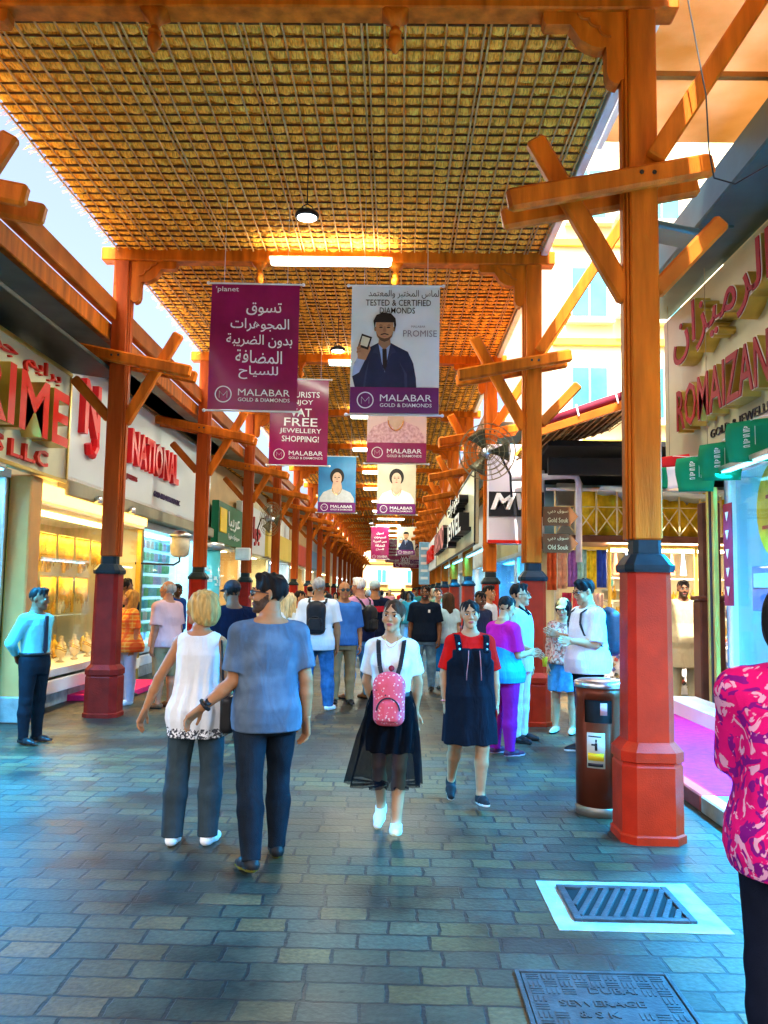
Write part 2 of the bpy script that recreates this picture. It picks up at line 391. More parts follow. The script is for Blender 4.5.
for ix in range(-4, 5):
    for iy in range(-4, 5):
        cx, cy = ix*.066, iy*.066
        if abs(cy-.03) < .04 and abs(cx) < .2 or abs(cy-.14) < .04 and abs(cx-.05) < .12 or abs(cy+.06) < .04 and abs(cx+.05) < .12 or abs(cy+.17) < .04 and abs(cx) < .16: continue
        for q in (-1, 0, 1):
            if (ix+iy) % 2: m.box((cx+q*.02, cy, .0095), (.010, .052, .003))
            else: m.box((cx, cy+q*.02, .0095), (.052, .010, .003))
m.build('raised_pattern', M_COVER, t)

# ================================================================ arcade frame
Z_NECK, Z_COL, Z_SH, Z_ARM, Z_BEAM = 2.039, 1.812, .650, 4.66, 5.995
def make_column(s, outer, base_m, label, tm):
    """s = +1 when the inside of the arcade lies towards +x"""
    t = thing('timber_column', label, 'column')
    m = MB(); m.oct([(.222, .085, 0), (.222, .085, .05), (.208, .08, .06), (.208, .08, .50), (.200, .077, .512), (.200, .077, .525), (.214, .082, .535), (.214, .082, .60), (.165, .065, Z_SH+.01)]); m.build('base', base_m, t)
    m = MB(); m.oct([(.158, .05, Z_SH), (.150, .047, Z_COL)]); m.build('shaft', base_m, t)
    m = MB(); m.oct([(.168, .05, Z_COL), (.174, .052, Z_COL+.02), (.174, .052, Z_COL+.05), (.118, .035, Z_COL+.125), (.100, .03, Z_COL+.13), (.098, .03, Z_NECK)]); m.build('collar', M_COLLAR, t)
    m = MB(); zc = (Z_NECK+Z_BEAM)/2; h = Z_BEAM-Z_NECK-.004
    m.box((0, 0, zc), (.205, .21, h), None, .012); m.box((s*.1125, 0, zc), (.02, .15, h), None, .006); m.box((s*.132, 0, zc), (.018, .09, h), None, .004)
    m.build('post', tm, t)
    sl = math.tan(R(11.0))                    # arms fall towards the inside
    for y in (-.155, .155):
        m = MB(); a = Vector((s*1.0, y, Z_ARM-1.0*sl)); b = Vector((-s*outer, y, Z_ARM+outer*sl))
        m.bar(a, b, .095, .165, ch=.025); m.build('arm', M_TIMBER, t)
    for dx in (-.045, .045):
        m = MB(); m.lathe([(.016, 0), (.016, .006), (.009, .012), (0, .013)], (dx, -.2025, Z_ARM-s*0*dx+.01), 10, Rm=Matrix.Rotation(R(90), 3, 'X')); m.build('bolt', M_BLACK, t, True)
    m = MB(); m.bar((s*.78, 0, 5.02), (s*.10, 0, 3.80), .095, .15, ch=.02); m.build('strut', M_TIMBER, t)
    m = MB(); m.bar((-s*.60, 0, 4.2+.2), (-s*.10, 0, 3.86), .095, .13, ch=.02); m.build('strut', M_TIMBER2, t)
    if s < 0:
        for y in (-.16, .16):
            m = MB(); m.bar((-s*.06, y, 4.80), (-s*1.45, y, 7.0), .09, .14, ch=.012); m.build('rafter', M_TIMBER, t)
    # carved bracket under the beam
    poly = [(0, 0), (.62, 0), (.62, -.07), (.60, -.10), (.42, -.10), (.40, -.13), (.375, -.17), (.35, -.215), (.30, -.25), (.25, -.275), (.20, -.285), (.155, -.275), (.150, -.33), (.150, -.48), (.135, -.53), (.10, -.56), (.065, -.565), (.05, -.54), (0, -.52)]
    m = MB(); m.prism([(p[0]+.1, p[1]) for p in poly][::s], (0, -.06, Z_BEAM-.002), (s, 0, 0), (0, 0, 1), (0, 1, 0), .12)
    bk = m.build('bracket', M_TIMBER, t)
    m = MB()                                   # scrolled moulding on both faces
    for y in (-.068, .068):
        pts = []
        for i in range(25):
            a = i/24; x = .36-.23*a; z = -.03-.19*(a**1.25); x += .014*math.sin(a*19); z += .012*math.cos(a*19)
            pts.append((s*(x+.1), y, Z_BEAM+z))
        m.tube(pts, .012, 6)
    m.build('carving', M_TIMBER2, bk)
    return t
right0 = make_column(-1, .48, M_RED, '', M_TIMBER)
left0 = make_column(1, 1.75, M_MAROON, '', M_TIMBERSH)
RL = {0: 'big orange timber column with red base beside the brown waste bin', 1: 'orange timber column carrying the brown arrow signs on the right'}
LL = {1: 'tall dark red timber column beside the watching security guard', 0: 'near left timber column whose arm end pokes into the frame',
      2: 'left timber column with blue collar standing behind the blonde woman'}
for k in range(NB):
    for side, proto, X, names in (('right', right0, XR, RL), ('left', left0, XL, LL)):
        o = proto if k == 0 else copy_tree(proto)
        o.location = (X, col_y(k), 0)
        o['label'] = names.get(k, '%s timber column in the %s row counting from the near end' % (ORD[k], side))
        o['group'] = 'columns along the %s side' % side
# cross beams with turned pendants
def make_beam():
    t = thing('cross_beam', '', 'beam', (0, 0, 0))
    m = MB(); W = XR-XL+.56
    m.box(((XR+XL)/2, 0, Z_BEAM+.09), (W, .2, .18), None, .012); m.build('timber', M_TIMBER, t)
    for i in (1, 2):
        x = XL + (XR-XL)*i/3
        m = MB(); m.oct([(.03, .012, -.10), (.045, .016, -.06), (.10, .02, 0)], (x, 0, Z_BEAM-.002))
        m.lathe([(.0, -.31), (.02, -.30), (.03, -.27), (.05, -.25), (.058, -.22), (.05, -.185), (.035, -.17), (.05, -.155), (.05, -.14), (.032, -.125), (.032, -.10)], (x, 0, Z_BEAM), 12)
        m.build('pendant', M_TIMBER, t, True)
    return t
beam0 = make_beam()
for k in range(NB):
    o = beam0 if k == 0 else copy_tree(beam0)
    o.location = (0, col_y(k), 0); o['group'] = 'roof cross beams'
    o['label'] = 'orange cross beam along the top edge of the view' if k == 0 else '%s orange cross beam under the thatched roof counting from the front' % ORD[k]

# thatched palm roof with its lattice of sticks
def thatch_mesh(W, L, per=.165, sub=6, seed=1, amp=.06, z=0):
    rg = np.random.default_rng(seed)
    ny, nx = int(round(L/per)), int(round(W/per)); NY, NX = ny*sub+1, nx*sub+1
    xs = np.linspace(-W/2, W/2, NX); ys = np.linspace(0, L, NY)
    X, Y = np.meshgrid(xs, ys)
    fy = (np.arange(NY) % sub)/sub; fx = (np.arange(NX) % sub)/sub
    by = np.clip(np.sin(np.pi*fy), 0, 1)**.8; bx = .18+.82*np.clip(np.sin(np.pi*fx), 0, 1)**.6
    cell = rg.uniform(.65, 1.15, (ny+1, nx+1))
    Cl = np.repeat(np.repeat(cell, sub, 0), sub, 1)[:NY, :NX]
    Z = z - amp*by[:, None]*bx[None, :]*Cl + .004*rg.standard_normal(X.shape)
    Z += (by[:, None] < .01)*.05
    Y = Y + .006*rg.standard_normal(X.shape)
    v = np.stack([X, Y, Z], -1).reshape(-1, 3)
    i = np.arange(NY-1)[:, None]*NX + np.arange(NX-1)[None, :]
    f = np.stack([i, i+NX, i+NX+1, i+1], -1).reshape(-1, 4)
    me = bpy.data.meshes.new('thatch'); me.from_pydata(v.tolist(), [], f.tolist()); me.materials.append(M_STRAW); me.update()
    return me
def lattice_mesh(W, L, per=.165, seed=2, z=0, r=.010, dbl=6):
    rg = random.Random(seed); m = MB(); nx, ny = int(round(W/per)), int(round(L/per))
    for i in range(nx+1):
        x = -W/2+i*W/nx
        for dx in ((-.022, .022) if i % dbl == 3 else (0,)):
            pts = [(x+dx+rg.uniform(-.006, .006), L*j/5, z-.055+rg.uniform(-.008, .006)) for j in range(6)]
            m.cur = 0; m.tube(pts, r*rg.uniform(.8, 1.25), 5)
    for j in range(ny+1):
        y = L*j/ny
        pts = [(-W/2+W*i/6, y+rg.uniform(-.008, .008), z-.033+rg.uniform(-.006, .006)) for i in range(7)]
        m.cur = 1; m.tube(pts, r*rg.uniform(1.0, 1.5), 5)
    return m.mesh('lattice', [M_STICK, M_ROD])
roof = thing('thatched_roof', 'flat woven palm thatch roof with a stick lattice over the whole walkway', 'roof', (0, 0, 0))
Wr = XR-XL+.12; ZC = Z_BEAM+.20
tm = [thatch_mesh(Wr, BAY, seed=s) for s in (1, 2)]; lm = [lattice_mesh(Wr, BAY, seed=s) for s in (5, 6)]
for k in range(-2, NB):
    y = col_y(k)
    pass
    link('thatch', tm[k % 2], roof, ((XR+XL)/2, y, ZC)); link('lattice', lm[k % 2], roof, ((XR+XL)/2, y, ZC))
m = MB(); y0, y1 = col_y(-2), col_y(NB)
m.box(((XR+XL)/2, (y0+y1)/2, ZC+.11), (Wr+.1, y1-y0, .05)); m.build('top_deck', M_GREYB, roof)
m = MB(); m.box((XR+.14, (y0+y1)/2, ZC+.0), (.09, y1-y0, .16), None, .01); m.build('gutter', mat('pale_gutter', (.62, .66, .66), .4, 0, .15, 3), roof)
rg = random.Random(3); m = MB()              # ragged straw ends along both edges
for i in range(1500):
    y = rg.uniform(2, 40); s = rg.choice((-1, -1, -1, 1)); x = (XL-.02 if s < 0 else XR+.03); L = rg.uniform(.05, .16)
    m.tube([(x, y, ZC-.02), (x+s*L, y+rg.uniform(-.05, .05), ZC-.03-rg.uniform(0, .08))], [.004, .002], 3, False)
m.build('straw_fringe', M_STRAW, roof)

# side canopies outside the two column rows
def side_canopy(s, X, y0, y1, label, xo, fas):
    t = thing('side_canopy', label, 'canopy', (0, 0, 0)); L = y1-y0; yc = (y0+y1)/2
    m = MB(); m.box((X-s*.10, yc, 5.30), (.12, L, .26), None, .012); m.build('eaves_board', M_TIMBER2, t)
    m = MB(); m.box((X-s*.19, yc, 5.04), (.10, L, .24), None, .012); m.build('fascia', M_TIMBER, t)
    m = MB(); a, b = X-s*.24, X-s*.86
    m.box(((a+b)/2, yc, 4.95), (abs(b-a), L, .03)); m.build('soffit_board', M_GREYB, t)
    W = abs(xo-b); n = max(1, int(round(L/BAY)))
    t1 = thatch_mesh(W, L/n, seed=9, sub=3); l1 = lattice_mesh(W, L/n, seed=8)
    for i in range(n):
        link('thatch', t1, t, ((xo+b)/2, y0+i*L/n, 4.99)); link('lattice', l1, t, ((xo+b)/2, y0+i*L/n, 4.99))
    m = MB(); m.box(((xo+b)/2, yc, 5.10), (W, L, .04)); m.build('top_deck', M_GREYB, t)
    return t
side_canopy(1, XL, 2.0, 94, 'side canopy of boards and lattice above the left row of shops', -5.35, 0)
side_canopy(-1, XR, col_y(2)+.3, 94, 'side canopy of boards and lattice above the far right shops', 3.4, 0)
# soffit sheet over the right walk
t = thing('awning_sheet', 'rough golden ceiling sheet above the right shop front', 'awning', (0, 0, 0))
M_SHEET = mat('weathered_golden_sheet', (.70, .42, .12), .7, 0, .3, 1.1, .3, 40, col2=(.80, .56, .34))
_t = M_SHEET.node_tree; _b = _t.nodes['Principled BSDF']; _tr = _t.nodes.new('ShaderNodeBsdfTranslucent'); _mx = _t.nodes.new('ShaderNodeMixShader'); _mx.inputs[0].default_value = .45
_t.links.new(_b.inputs['Base Color'].links[0].from_socket, _tr.inputs[0]); _t.links.new(_b.outputs[0], _mx.inputs[1]); _t.links.new(_tr.outputs[0], _mx.inputs[2]); _t.links.new(_mx.outputs[0], _t.nodes['Material Output'].inputs[0])
m = MB(); m.box((3.4, 4.3, 6.42), (2.7, 8.4, .05), None, .01); m.build('sheet', M_SHEET, t)
m = MB(); m.box((2.06, 4.3, 6.36), (.06, 8.4, .09)); m.build('edge_trim', M_WHITE, t)
for y in (1.5, 4.4, 7.3):
    m = MB(); m.box((3.4, y, 6.37), (2.6, .06, .05)); m.build('batten', mat('batten_brown', (.4, .16, .03), .6), t)

# ---------------------------------------------------------------- lamps under the roof
def make_tube():
    t = thing('tube_light', '', 'light')
    m = MB(); m.box((0, 0, .055), (1.62, .10, .03), None, .006); m.build('housing', M_WHITE, t)
    m = MB(); m.box((0, 0, .0), (1.58, .09, .072), None, .02); m.build('diffuser', M_TUBE, t)
    return t
tube0 = make_tube(); off = [-.95, -.75, -.85, -.7, -.9, -.8]
for k in range(1, NB):
    o = tube0 if k == 1 else copy_tree(tube0)
    o.location = (-.93 if k == 1 else off[k % 6]+.3, col_y(k)-.22, Z_BEAM-.06)
    o['group'] = 'fluorescent lights under the beams'
    o['label'] = 'lit fluorescent tube light under the %s cross beam from the front' % ORD[k]
for k in range(1, 9):
    l = bpy.data.lights.new('tube_lamp', 'AREA'); l.shape = 'RECTANGLE'; l.size = 1.5; l.size_y = .08; l.energy = 45; l.color = (.95, 1, .80)
    lo = bpy.data.objects.new('tube_lamp', l); C.objects.link(lo); lo.location = (-.93 if k == 1 else off[k % 6]+.3, col_y(k)-.22, Z_BEAM-.12)
    if k < 7:                                   # the tube shines up on the thatch too
        l = l.copy(); l.energy = 9; l.color = (1, .86, .55)
        lo = bpy.data.objects.new('tube_lamp', l); C.objects.link(lo); lo.location = (-.93 if k == 1 else off[k % 6]+.3, col_y(k)-.34, Z_BEAM-.06); lo.rotation_euler = (math.pi, 0, 0)
def make_bay(cord):
    t = thing('pendant_lamp', '', 'lamp')
    m = MB(); m.tube([(0, 0, .12), (0, 0, .12+cord)], .006, 6); m.build('cord', M_BLACK, t)
    m = MB(); m.tube([(-.06, 0, .02), (-.05, 0, .10), (0, 0, .13), (.05, 0, .10), (.06, 0, .02)], .007, 6); m.build('yoke', M_BLACK, t)
    m = MB(); m.lathe([(.05, .06), (.085, .045), (.115, .03), (.125, .0), (.12, -.015), (.10, -.018)], n=24); m.build('housing', M_BLACK, t, True)
    m = MB(); m.lathe([(.1, -.020), (.098, -.024), (.05, -.028)], n=24); m.build('lens', M_LED, t, True)
    return t
for i, (px, py, y, lb) in enumerate(((307, 216, 8.3, 'black round high bay lamp hanging from the thatch near the front'), (338, 350, 13.4, 'round hanging lamp on a long cord right of the maroon banner'), (371, 523, 44, 'tiny hanging lamp far down the walkway'))):
    q = AT(px, py, y); o = make_bay(max(.1, ZC-.1-q.z-.12)); o.location = q; o['label'] = lb; o['group'] = 'hanging lamps'

# ================================================================ bodies, hair, clothes and bags as smooth solids
def smin(a, b, k):
    if k <= 0: return np.minimum(a, b)
    h = np.maximum(k-np.abs(a-b), 0)/k
    return np.minimum(a, b)-h*h*k*.25
class Solid:
    def __init__(s): s.p = []; s.cuts = []; s.disp = None
    def _add(s, fn, lo, hi, k, op): s.p.append((fn, np.array(lo, float), np.array(hi, float), k, op)); return s
    def rc(s, a, b, ra, rb, k=.02, op='u', cap=None):
        a = np.array(a, np.float32); b = np.array(b, np.float32); ab = b-a; L2 = float(ab@ab)+1e-9; L = L2**.5
        def fn(X, Y, Z):
            px, py, pz = X-a[0], Y-a[1], Z-a[2]
            t0 = (px*ab[0]+py*ab[1]+pz*ab[2])/L2; t = np.clip(t0, 0, 1)
            d = np.sqrt((px-ab[0]*t)**2+(py-ab[1]*t)**2+(pz-ab[2]*t)**2)-(ra+(rb-ra)*t)
            if cap: d = np.maximum(d, (t0-1)*L)       # flat end (a cuff or a hem)
            return d
        m = max(ra, rb)
        return s._add(fn, np.minimum(a, b)-m, np.maximum(a, b)+m, k, op)
    def el(s, c, r, rot=None, k=.02, op='u'):
        c = np.array(c, np.float32); r = np.array(r, np.float32); M = None if rot is None else np.array(rot, np.float32)
        def fn(X, Y, Z):
            x, y, z = X-c[0], Y-c[1], Z-c[2]
            if M is not None: x, y, z = M[0, 0]*x+M[1, 0]*y+M[2, 0]*z, M[0, 1]*x+M[1, 1]*y+M[2, 1]*z, M[0, 2]*x+M[1, 2]*y+M[2, 2]*z
            k0 = np.sqrt((x/r[0])**2+(y/r[1])**2+(z/r[2])**2); k1 = np.sqrt((x/r[0]**2)**2+(y/r[1]**2)**2+(z/r[2]**2)**2)+1e-6
            return k0*(k0-1)/k1
        m = r if M is None else np.full(3, r.max())
        return s._add(fn, c-m, c+m, k, op)
    def loft(s, sec, off=0, k=.03, op='u', n=2.4):
        sec = sorted(sec); z = np.array([q[0] for q in sec]); cols = [np.array([q[i] for q in sec]) for i in range(1, 5)]
        def fn(X, Y, Z):
            zz = Z[0, 0, :] if Z.ndim == 3 else Z
            cx, cy, a, b = [np.interp(zz, z, c).astype(np.float32) for c in cols]
            a = a+off; b = b+off
            q = (np.abs((X-cx)/a)**n+np.abs((Y-cy)/b)**n)**(1/n)
            d = (q-1)*np.minimum(a, b)
            return np.maximum(d, np.maximum(z[0]-Z, Z-z[-1]))
        A = (np.abs(cols[0])+cols[2]).max()+abs(off); B = (np.abs(cols[1])+cols[3]).max()+abs(off)
        return s._add(fn, (-A, -B, z[0]), (A, B, z[-1]), k, op)
    def box(s, c, h, r=.02, k=.01, op='u'):
        c = np.array(c, np.float32); h = np.array(h, np.float32)
        def fn(X, Y, Z):
            qx, qy, qz = np.abs(X-c[0])-h[0]+r, np.abs(Y-c[1])-h[1]+r, np.abs(Z-c[2])-h[2]+r
            return np.sqrt(np.maximum(qx, 0)**2+np.maximum(qy, 0)**2+np.maximum(qz, 0)**2)+np.minimum(np.maximum(qx, np.maximum(qy, qz)), 0)-r
        return s._add(fn, c-h, c+h, k, op)
    def cut(s, fn): s.cuts.append(fn); return s
    def surf(s, h):
        U = [p for p in s.p if p[4] == 'u']
        lo = np.min([p[1] for p in U], 0)-3*h; hi = np.max([p[2] for p in U], 0)+3*h
        n = np.ceil((hi-lo)/h).astype(int)+1
        ax = [(lo[i]+h*np.arange(n[i])).astype(np.float32) for i in range(3)]
        F = np.full(n, .2, np.float32)
        for fn, a, b, k, op in s.p:
            i0 = np.clip(np.floor((a-k-3*h-lo)/h).astype(int), 0, n-1); i1 = np.clip(np.ceil((b+k+3*h-lo)/h).astype(int)+1, 1, n)
            if (i1 <= i0).any(): continue
            sl = tuple(slice(i0[i], i1[i]) for i in range(3))
            X = ax[0][sl[0]][:, None, None]; Y = ax[1][sl[1]][None, :, None]; Z = ax[2][sl[2]][None, None, :]
            d = fn(X, Y, Z)
            F[sl] = smin(F[sl], d, k) if op == 'u' else -smin(-F[sl], d, k)
        X = ax[0][:, None, None]; Y = ax[1][None, :, None]; Z = ax[2][None, None, :]
        if s.disp is not None: F = F+s.disp(X, Y, Z).astype(np.float32)
        for c in s.cuts: F = np.maximum(F, c(X, Y, Z))
        I = F < 0
        c8 = [I[dx:n[0]-1+dx, dy:n[1]-1+dy, dz:n[2]-1+dz] for dx in (0, 1) for dy in (0, 1) for dz in (0, 1)]
        al = c8[0].copy(); an = c8[0].copy()
        for q in c8[1:]: al &= q; an |= q
        act = np.nonzero(an & ~al); N = len(act[0])
        idx = np.full(n-1, -1, np.int32); idx[act] = np.arange(N)
        P = np.zeros((N, 3)); cnt = np.zeros(N)
        ci = np.stack(act, 1)
        for axis in range(3):
            o1, o2 = [q for q in range(3) if q != axis]
            for u in (0, 1):
                for v in (0, 1):
                    A = ci.copy(); A[:, o1] += u; A[:, o2] += v; B = A.copy(); B[:, axis] += 1
                    fa = F[tuple(A.T)]; fb = F[tuple(B.T)]; ok = (fa < 0) != (fb < 0)
                    t = fa[ok]/(fa[ok]-fb[ok]); q = A[ok].astype(float); q[:, axis] += t
                    P[ok] += q; cnt[ok] += 1
        P = P/np.maximum(cnt, 1)[:, None]*h+lo
        Q = []
        for axis in range(3):
            o1, o2 = (axis+1) % 3, (axis+2) % 3
            sa = [slice(None)]*3; sb = [slice(None)]*3; sa[axis] = slice(0, -1); sb[axis] = slice(1, None)
            for o in (o1, o2): sa[o] = slice(1, -1); sb[o] = slice(1, -1)
            a = I[tuple(sa)]; b = I[tuple(sb)]
            for flip, M in ((0, a & ~b), (1, ~a & b)):
                e = np.stack(np.nonzero(M), 1)
                if not len(e): continue
                e[:, o1] += 1; e[:, o2] += 1
                d1 = np.zeros(3, int); d1[o1] = 1; d2 = np.zeros(3, int); d2[o2] = 1
                q = np.stack([idx[tuple((e-d1-d2).T)], idx[tuple((e-d2).T)], idx[tuple(e.T)], idx[tuple((e-d1).T)]], 1)
                Q.append(q[:, ::-1] if flip else q)
        Q = np.concatenate(Q) if Q else np.zeros((0, 4), int)
        return P, Q
def mesh_of(parts, name, mats, smooth=True):
    vs, fs, mi, o = [], [], [], 0
    for q in parts:
        V, Fq = q[0], q[1]; vs.append(V); fs.append(Fq+o); o += len(V)
        mi.append(q[2] if len(q) > 2 and q[2] is not None else np.zeros(len(Fq), int))
    V = np.concatenate(vs); Q = np.concatenate(fs); MI = np.concatenate(mi)
    me = bpy.data.meshes.new(name); nq = len(Q)
    me.vertices.add(len(V)); me.vertices.foreach_set('co', V.astype(np.float32).ravel())
    me.loops.add(nq*4); me.loops.foreach_set('vertex_index', Q.astype(np.int32).ravel())
    me.polygons.add(nq); me.polygons.foreach_set('loop_start', np.arange(nq, dtype=np.int32)*4)
    for m in mats if isinstance(mats, (list, tuple)) else [mats]: me.materials.append(m)
    me.polygons.foreach_set('material_index', MI.astype(np.int32)); me.polygons.foreach_set('use_smooth', [smooth]*nq)
    me.update(); me.validate(); return me

def folds(seed, amp, kz=14, kx=9):
    g = np.random.default_rng(seed); W = [(g.uniform(-kx, kx), g.uniform(-kx, kx), g.uniform(-kz, kz), g.uniform(0, 6.3)) for _ in range(7)]
    def f(X, Y, Z):
        s = 0
        for a, b, c, ph in W: s = s+np.sin(a*X+b*Y+c*Z+ph+.9*np.sin(5*Z+ph*2))
        return amp*s/5.5
    return f
def vfolds(amp, n, seed=0):        # hanging folds of skirts and loose tops
    return lambda X, Y, Z: amp*np.sin(n*np.arctan2(Y, X)+seed+1.3*np.sin(3*Z))*np.ones_like(Z)

SKIN = {'fair': (.56, .29, .16), 'tan': (.46, .20, .085), 'asian': (.56, .29, .145), 'brown': (.20, .085, .04), 'dark': (.12, .06, .035), 'pinkish': (.52, .23, .13)}
def skin_m(k):
    m = mat('skin_'+k, [c*.86 for c in SKIN[k]], .55, 0, .10, 9, .08, 90, spec=.2)
    return m
M_LIP = mat('lips', (.42, .12, .10), .4, 0, .08); M_LIPR = mat('red_lips', (.44, .10, .09), .4, 0, .08)
M_EYE = mat('eye_white', (.75, .74, .72), .2, 0, .02); M_IRIS = mat('dark_iris', (.025, .014, .01), .15, 0, .1)
HAIRC = {'black': (.012, .010, .009), 'brown': (.06, .03, .015), 'blonde': (.52, .32, .10), 'grey': (.38, .36, .34), 'white': (.72, .70, .66), 'darkgrey': (.12, .11, .11), 'ginger': (.42, .20, .05), 'paleblonde': (.68, .52, .26)}
def hair_m(k): return mat('hair_'+k, HAIRC[k], .55, 0, .35, 18, .6, 60, (3, 3, .6), spec=.08)
M_SOLEW = mat('white_rubber', (.75, .75, .72), .6, 0, .06); M_SOLEB = mat('black_rubber', (.02, .02, .02), .7, 0, .1)

SEC_M = [(.78, .150, .105), (.86, .172, .120), (.94, .170, .122), (1.03, .152, .110), (1.13, .150, .106), (1.24, .166, .116), (1.33, .176, .118), (1.40, .165, .100), (1.445, .12, .075), (1.48, .062, .060), (1.50, .052, .055)]
SEC_F = [(.78, .150, .110), (.86, .168, .122), (.93, .164, .122), (1.02, .134, .102), (1.10, .122, .095), (1.20, .132, .103), (1.30, .140, .108), (1.38, .130, .090), (1.435, .10, .068), (1.47, .052, .052), (1.50, .046, .050)]

def unit(v): v = np.array(v, float); return v/np.linalg.norm(v)
class Figure:
    """a person facing -Y, drawn at 1.75 m and scaled; s=+1 is the figure's own left (+x)"""
    def __init__(f, label, loc, rotz, h, sex='m', fat=1.0, arms=None, legs=None, lean=(0, 0), head=(0, 0, 0), skin='fair', group=None, res=.010, beard=None, lips=None, name='person'):
        f.sc = h/1.75; f.res = res; f.sex = sex; f.fat = fat; f.skin = skin_m(skin); f.lean = lean
        f.root = thing(name, label, 'person', loc, R(rotz), group); f.root.scale = (f.sc,)*3
        a0 = ((.16, .06, -1), (.06, -.16, -1)); l0 = ((.03, 0, -1), (0, .02, -1), (.12, -1, 0))
        arms = arms or {}; legs = legs or {}
        f.arm = {}; f.leg = {}
        sh = .178 if sex == 'm' else .144
        sh *= (1+(fat-1)*.45)
        for s in (1, -1):
            u, w = arms.get(s, a0)[:2]; th = arms[s][2] if s in arms and len(arms[s]) > 2 else (-.2, -1, 0)
            m = np.array((s, 1, 1)); S = np.array((s*sh+lean[0], lean[1]+.005, 1.378)); E = S+unit(u)*m*.285; Wr = E+unit(w)*m*.25
            f.arm[s] = (S, E, Wr, unit(w)*m, np.array(th)*m)
            t, q, ft = legs.get(s, l0); H = np.array((s*.092*(1+(fat-1)*.5), .0, .90)); K = H+unit(t)*m*.415; A = K+unit(q)*m*.395
            f.leg[s] = [H, K, A, unit(ft)*m]
        low = min(L[2][2]-.085+min(0, L[3][2]*.19) for L in f.leg.values()); dz = -low
        f.dz = dz
        D = np.array((0, 0, dz))
        for s in (1, -1):
            f.arm[s] = tuple(q+D for q in f.arm[s][:3])+f.arm[s][3:]; f.leg[s] = [q+D for q in f.leg[s][:3]]+f.leg[s][3:]
        base = SEC_M if sex == 'm' else SEC_F
        def ln(z): return np.clip((z-.92)/.5, 0, 1.25)
        f.sec = [(z+dz, lean[0]*ln(z), lean[1]*ln(z)+(.012 if z > 1.43 else 0), a*(1+(fat-1)*(.75 if z < 1.36 else .25)), b*(1+(fat-1)*(1.5 if z < 1.3 else .5))) for z, a, b in base]
        f.N = np.array((lean[0], lean[1]+.012, 1.47+dz))
        yaw, pitch, roll = [R(q) for q in head]
        f.HR = np.array(Matrix.Rotation(yaw, 3, 'Z') @ Matrix.Rotation(roll, 3, 'Y') @ Matrix.Rotation(pitch, 3, 'X'))
        f.HC = f.N+np.array((0, -.012, .040))+f.HR@np.array((0, -.008, .112))
        f.bm = mat('beard_'+beard, [c+.012+SKIN[skin][i]*.10 for i, c in enumerate(HAIRC[beard])], .7, 0, .4, 60, .4, 200) if beard else None
        f.lips = lips or (M_LIPR if sex == 'f' else M_LIP)
    def hm(f, P): return (np.asarray(P)*1.055)@f.HR.T+f.HC
    def body(f, hands=True):
        B = Solid(); fat = f.fat
        B.loft(f.sec, k=.02)
        B.rc(f.N-np.array((0, 0, .05)), f.HC+f.HR@np.array((0, .015, -.05)), .063*min(1.08, f.fat) if f.sex == 'm' else .053*min(1.1, f.fat), .058 if f.sex == 'm' else .050, .035)
        th = 1+(fat-1)*.7
        for s in (1, -1):
            S, E, Wr, d, _ = f.arm[s]; g = (1 if f.sex == 'm' else .86)*th
            B.rc(S*np.array((.50, 1, 1))+np.array((f.lean[0]*.5, 0, .030)), S, .056*g, .053*g, .05)
            B.rc(S, E, .052*g, .040*g, .03); B.rc(E, E+(Wr-E)*.35, .040*g, .041*g, .012); B.rc(E+(Wr-E)*.35, Wr, .041*g, .026*g, .012)
            H, K, A, ft = f.leg[s]
            B.rc(H+np.array((0, 0, .02)), K, .086*th, .052*th, .03); B.rc(K, K+(A-K)*.35+np.array((0, .012, 0)), .050*th, .053*th, .02); B.rc(K+(A-K)*.35+np.array((0, .012, 0)), A, .053*th, .034, .02)
            up = unit(np.cross(np.cross(ft, A-K), ft)); up = -up if up[2] < 0 else up
            B.rc(A, A-up*.045+ft*.05, .034, .030, .02); B.rc(A-up*.05-ft*.03, A-up*.055+ft*.13, .030, .024, .02)
        if f.sex == 'f':
            for s in (1, -1): B.el((s*.068+f.lean[0]*.7, f.lean[1]*.7-.085, 1.265+f.dz), (.062, .06, .06), k=.03)
        parts = [B.surf(f.res)]
        # head with a face
        hr = max(.0042, f.res*.5) if f.res < .016 else .010
        Hd = Solid(); fw = 1 if f.sex == 'm' else .93
        Hd.el((0, .015, .030), (.074, .094, .085), k=.03).el((0, -.022, -.028), (.060*fw, .068, .082), k=.03).el((0, -.035, -.075), (.045*fw, .048, .038), k=.03)
        if hr < .009:
            Hd.rc((-.034, -.083, .022), (.034, -.083, .022), .012, .012, .015)
            for s in (1, -1):
                Hd.el((s*.031, -.098, .003), (.017, .016, .010), k=.014, op='s')
                Hd.el((s*.042, -.066, -.030), (.022, .02, .022), k=.02)
            Hd.rc((0, -.088, .010), (0, -.109, -.026), .0075, .0115, .012); Hd.rc((-.012, -.096, -.031), (.012, -.096, -.031), .0075, .0075, .008)
            Hd.el((0, -.089, -.057), (.024, .010, .0055), k=.006); Hd.el((0, -.088, -.0665), (.020, .010, .006), k=.005)
            Hd.el((0, -.076, -.098), (.022, .018, .016), k=.02)
        for s in (1, -1): Hd.el((s*.072, .012, -.004), (.011, .020, .031), k=.008)
        P, Q = Hd.surf(hr)
        mi = np.zeros(len(Q), int)
        if hr < .009:
            c = P[Q].mean(1); mi[(np.abs(c[:, 0]) < .024) & (np.abs(c[:, 2]+.0615) < .0105*(1-(np.abs(c[:, 0])/.028)**2)) & (c[:, 1] < -.086)] = 1
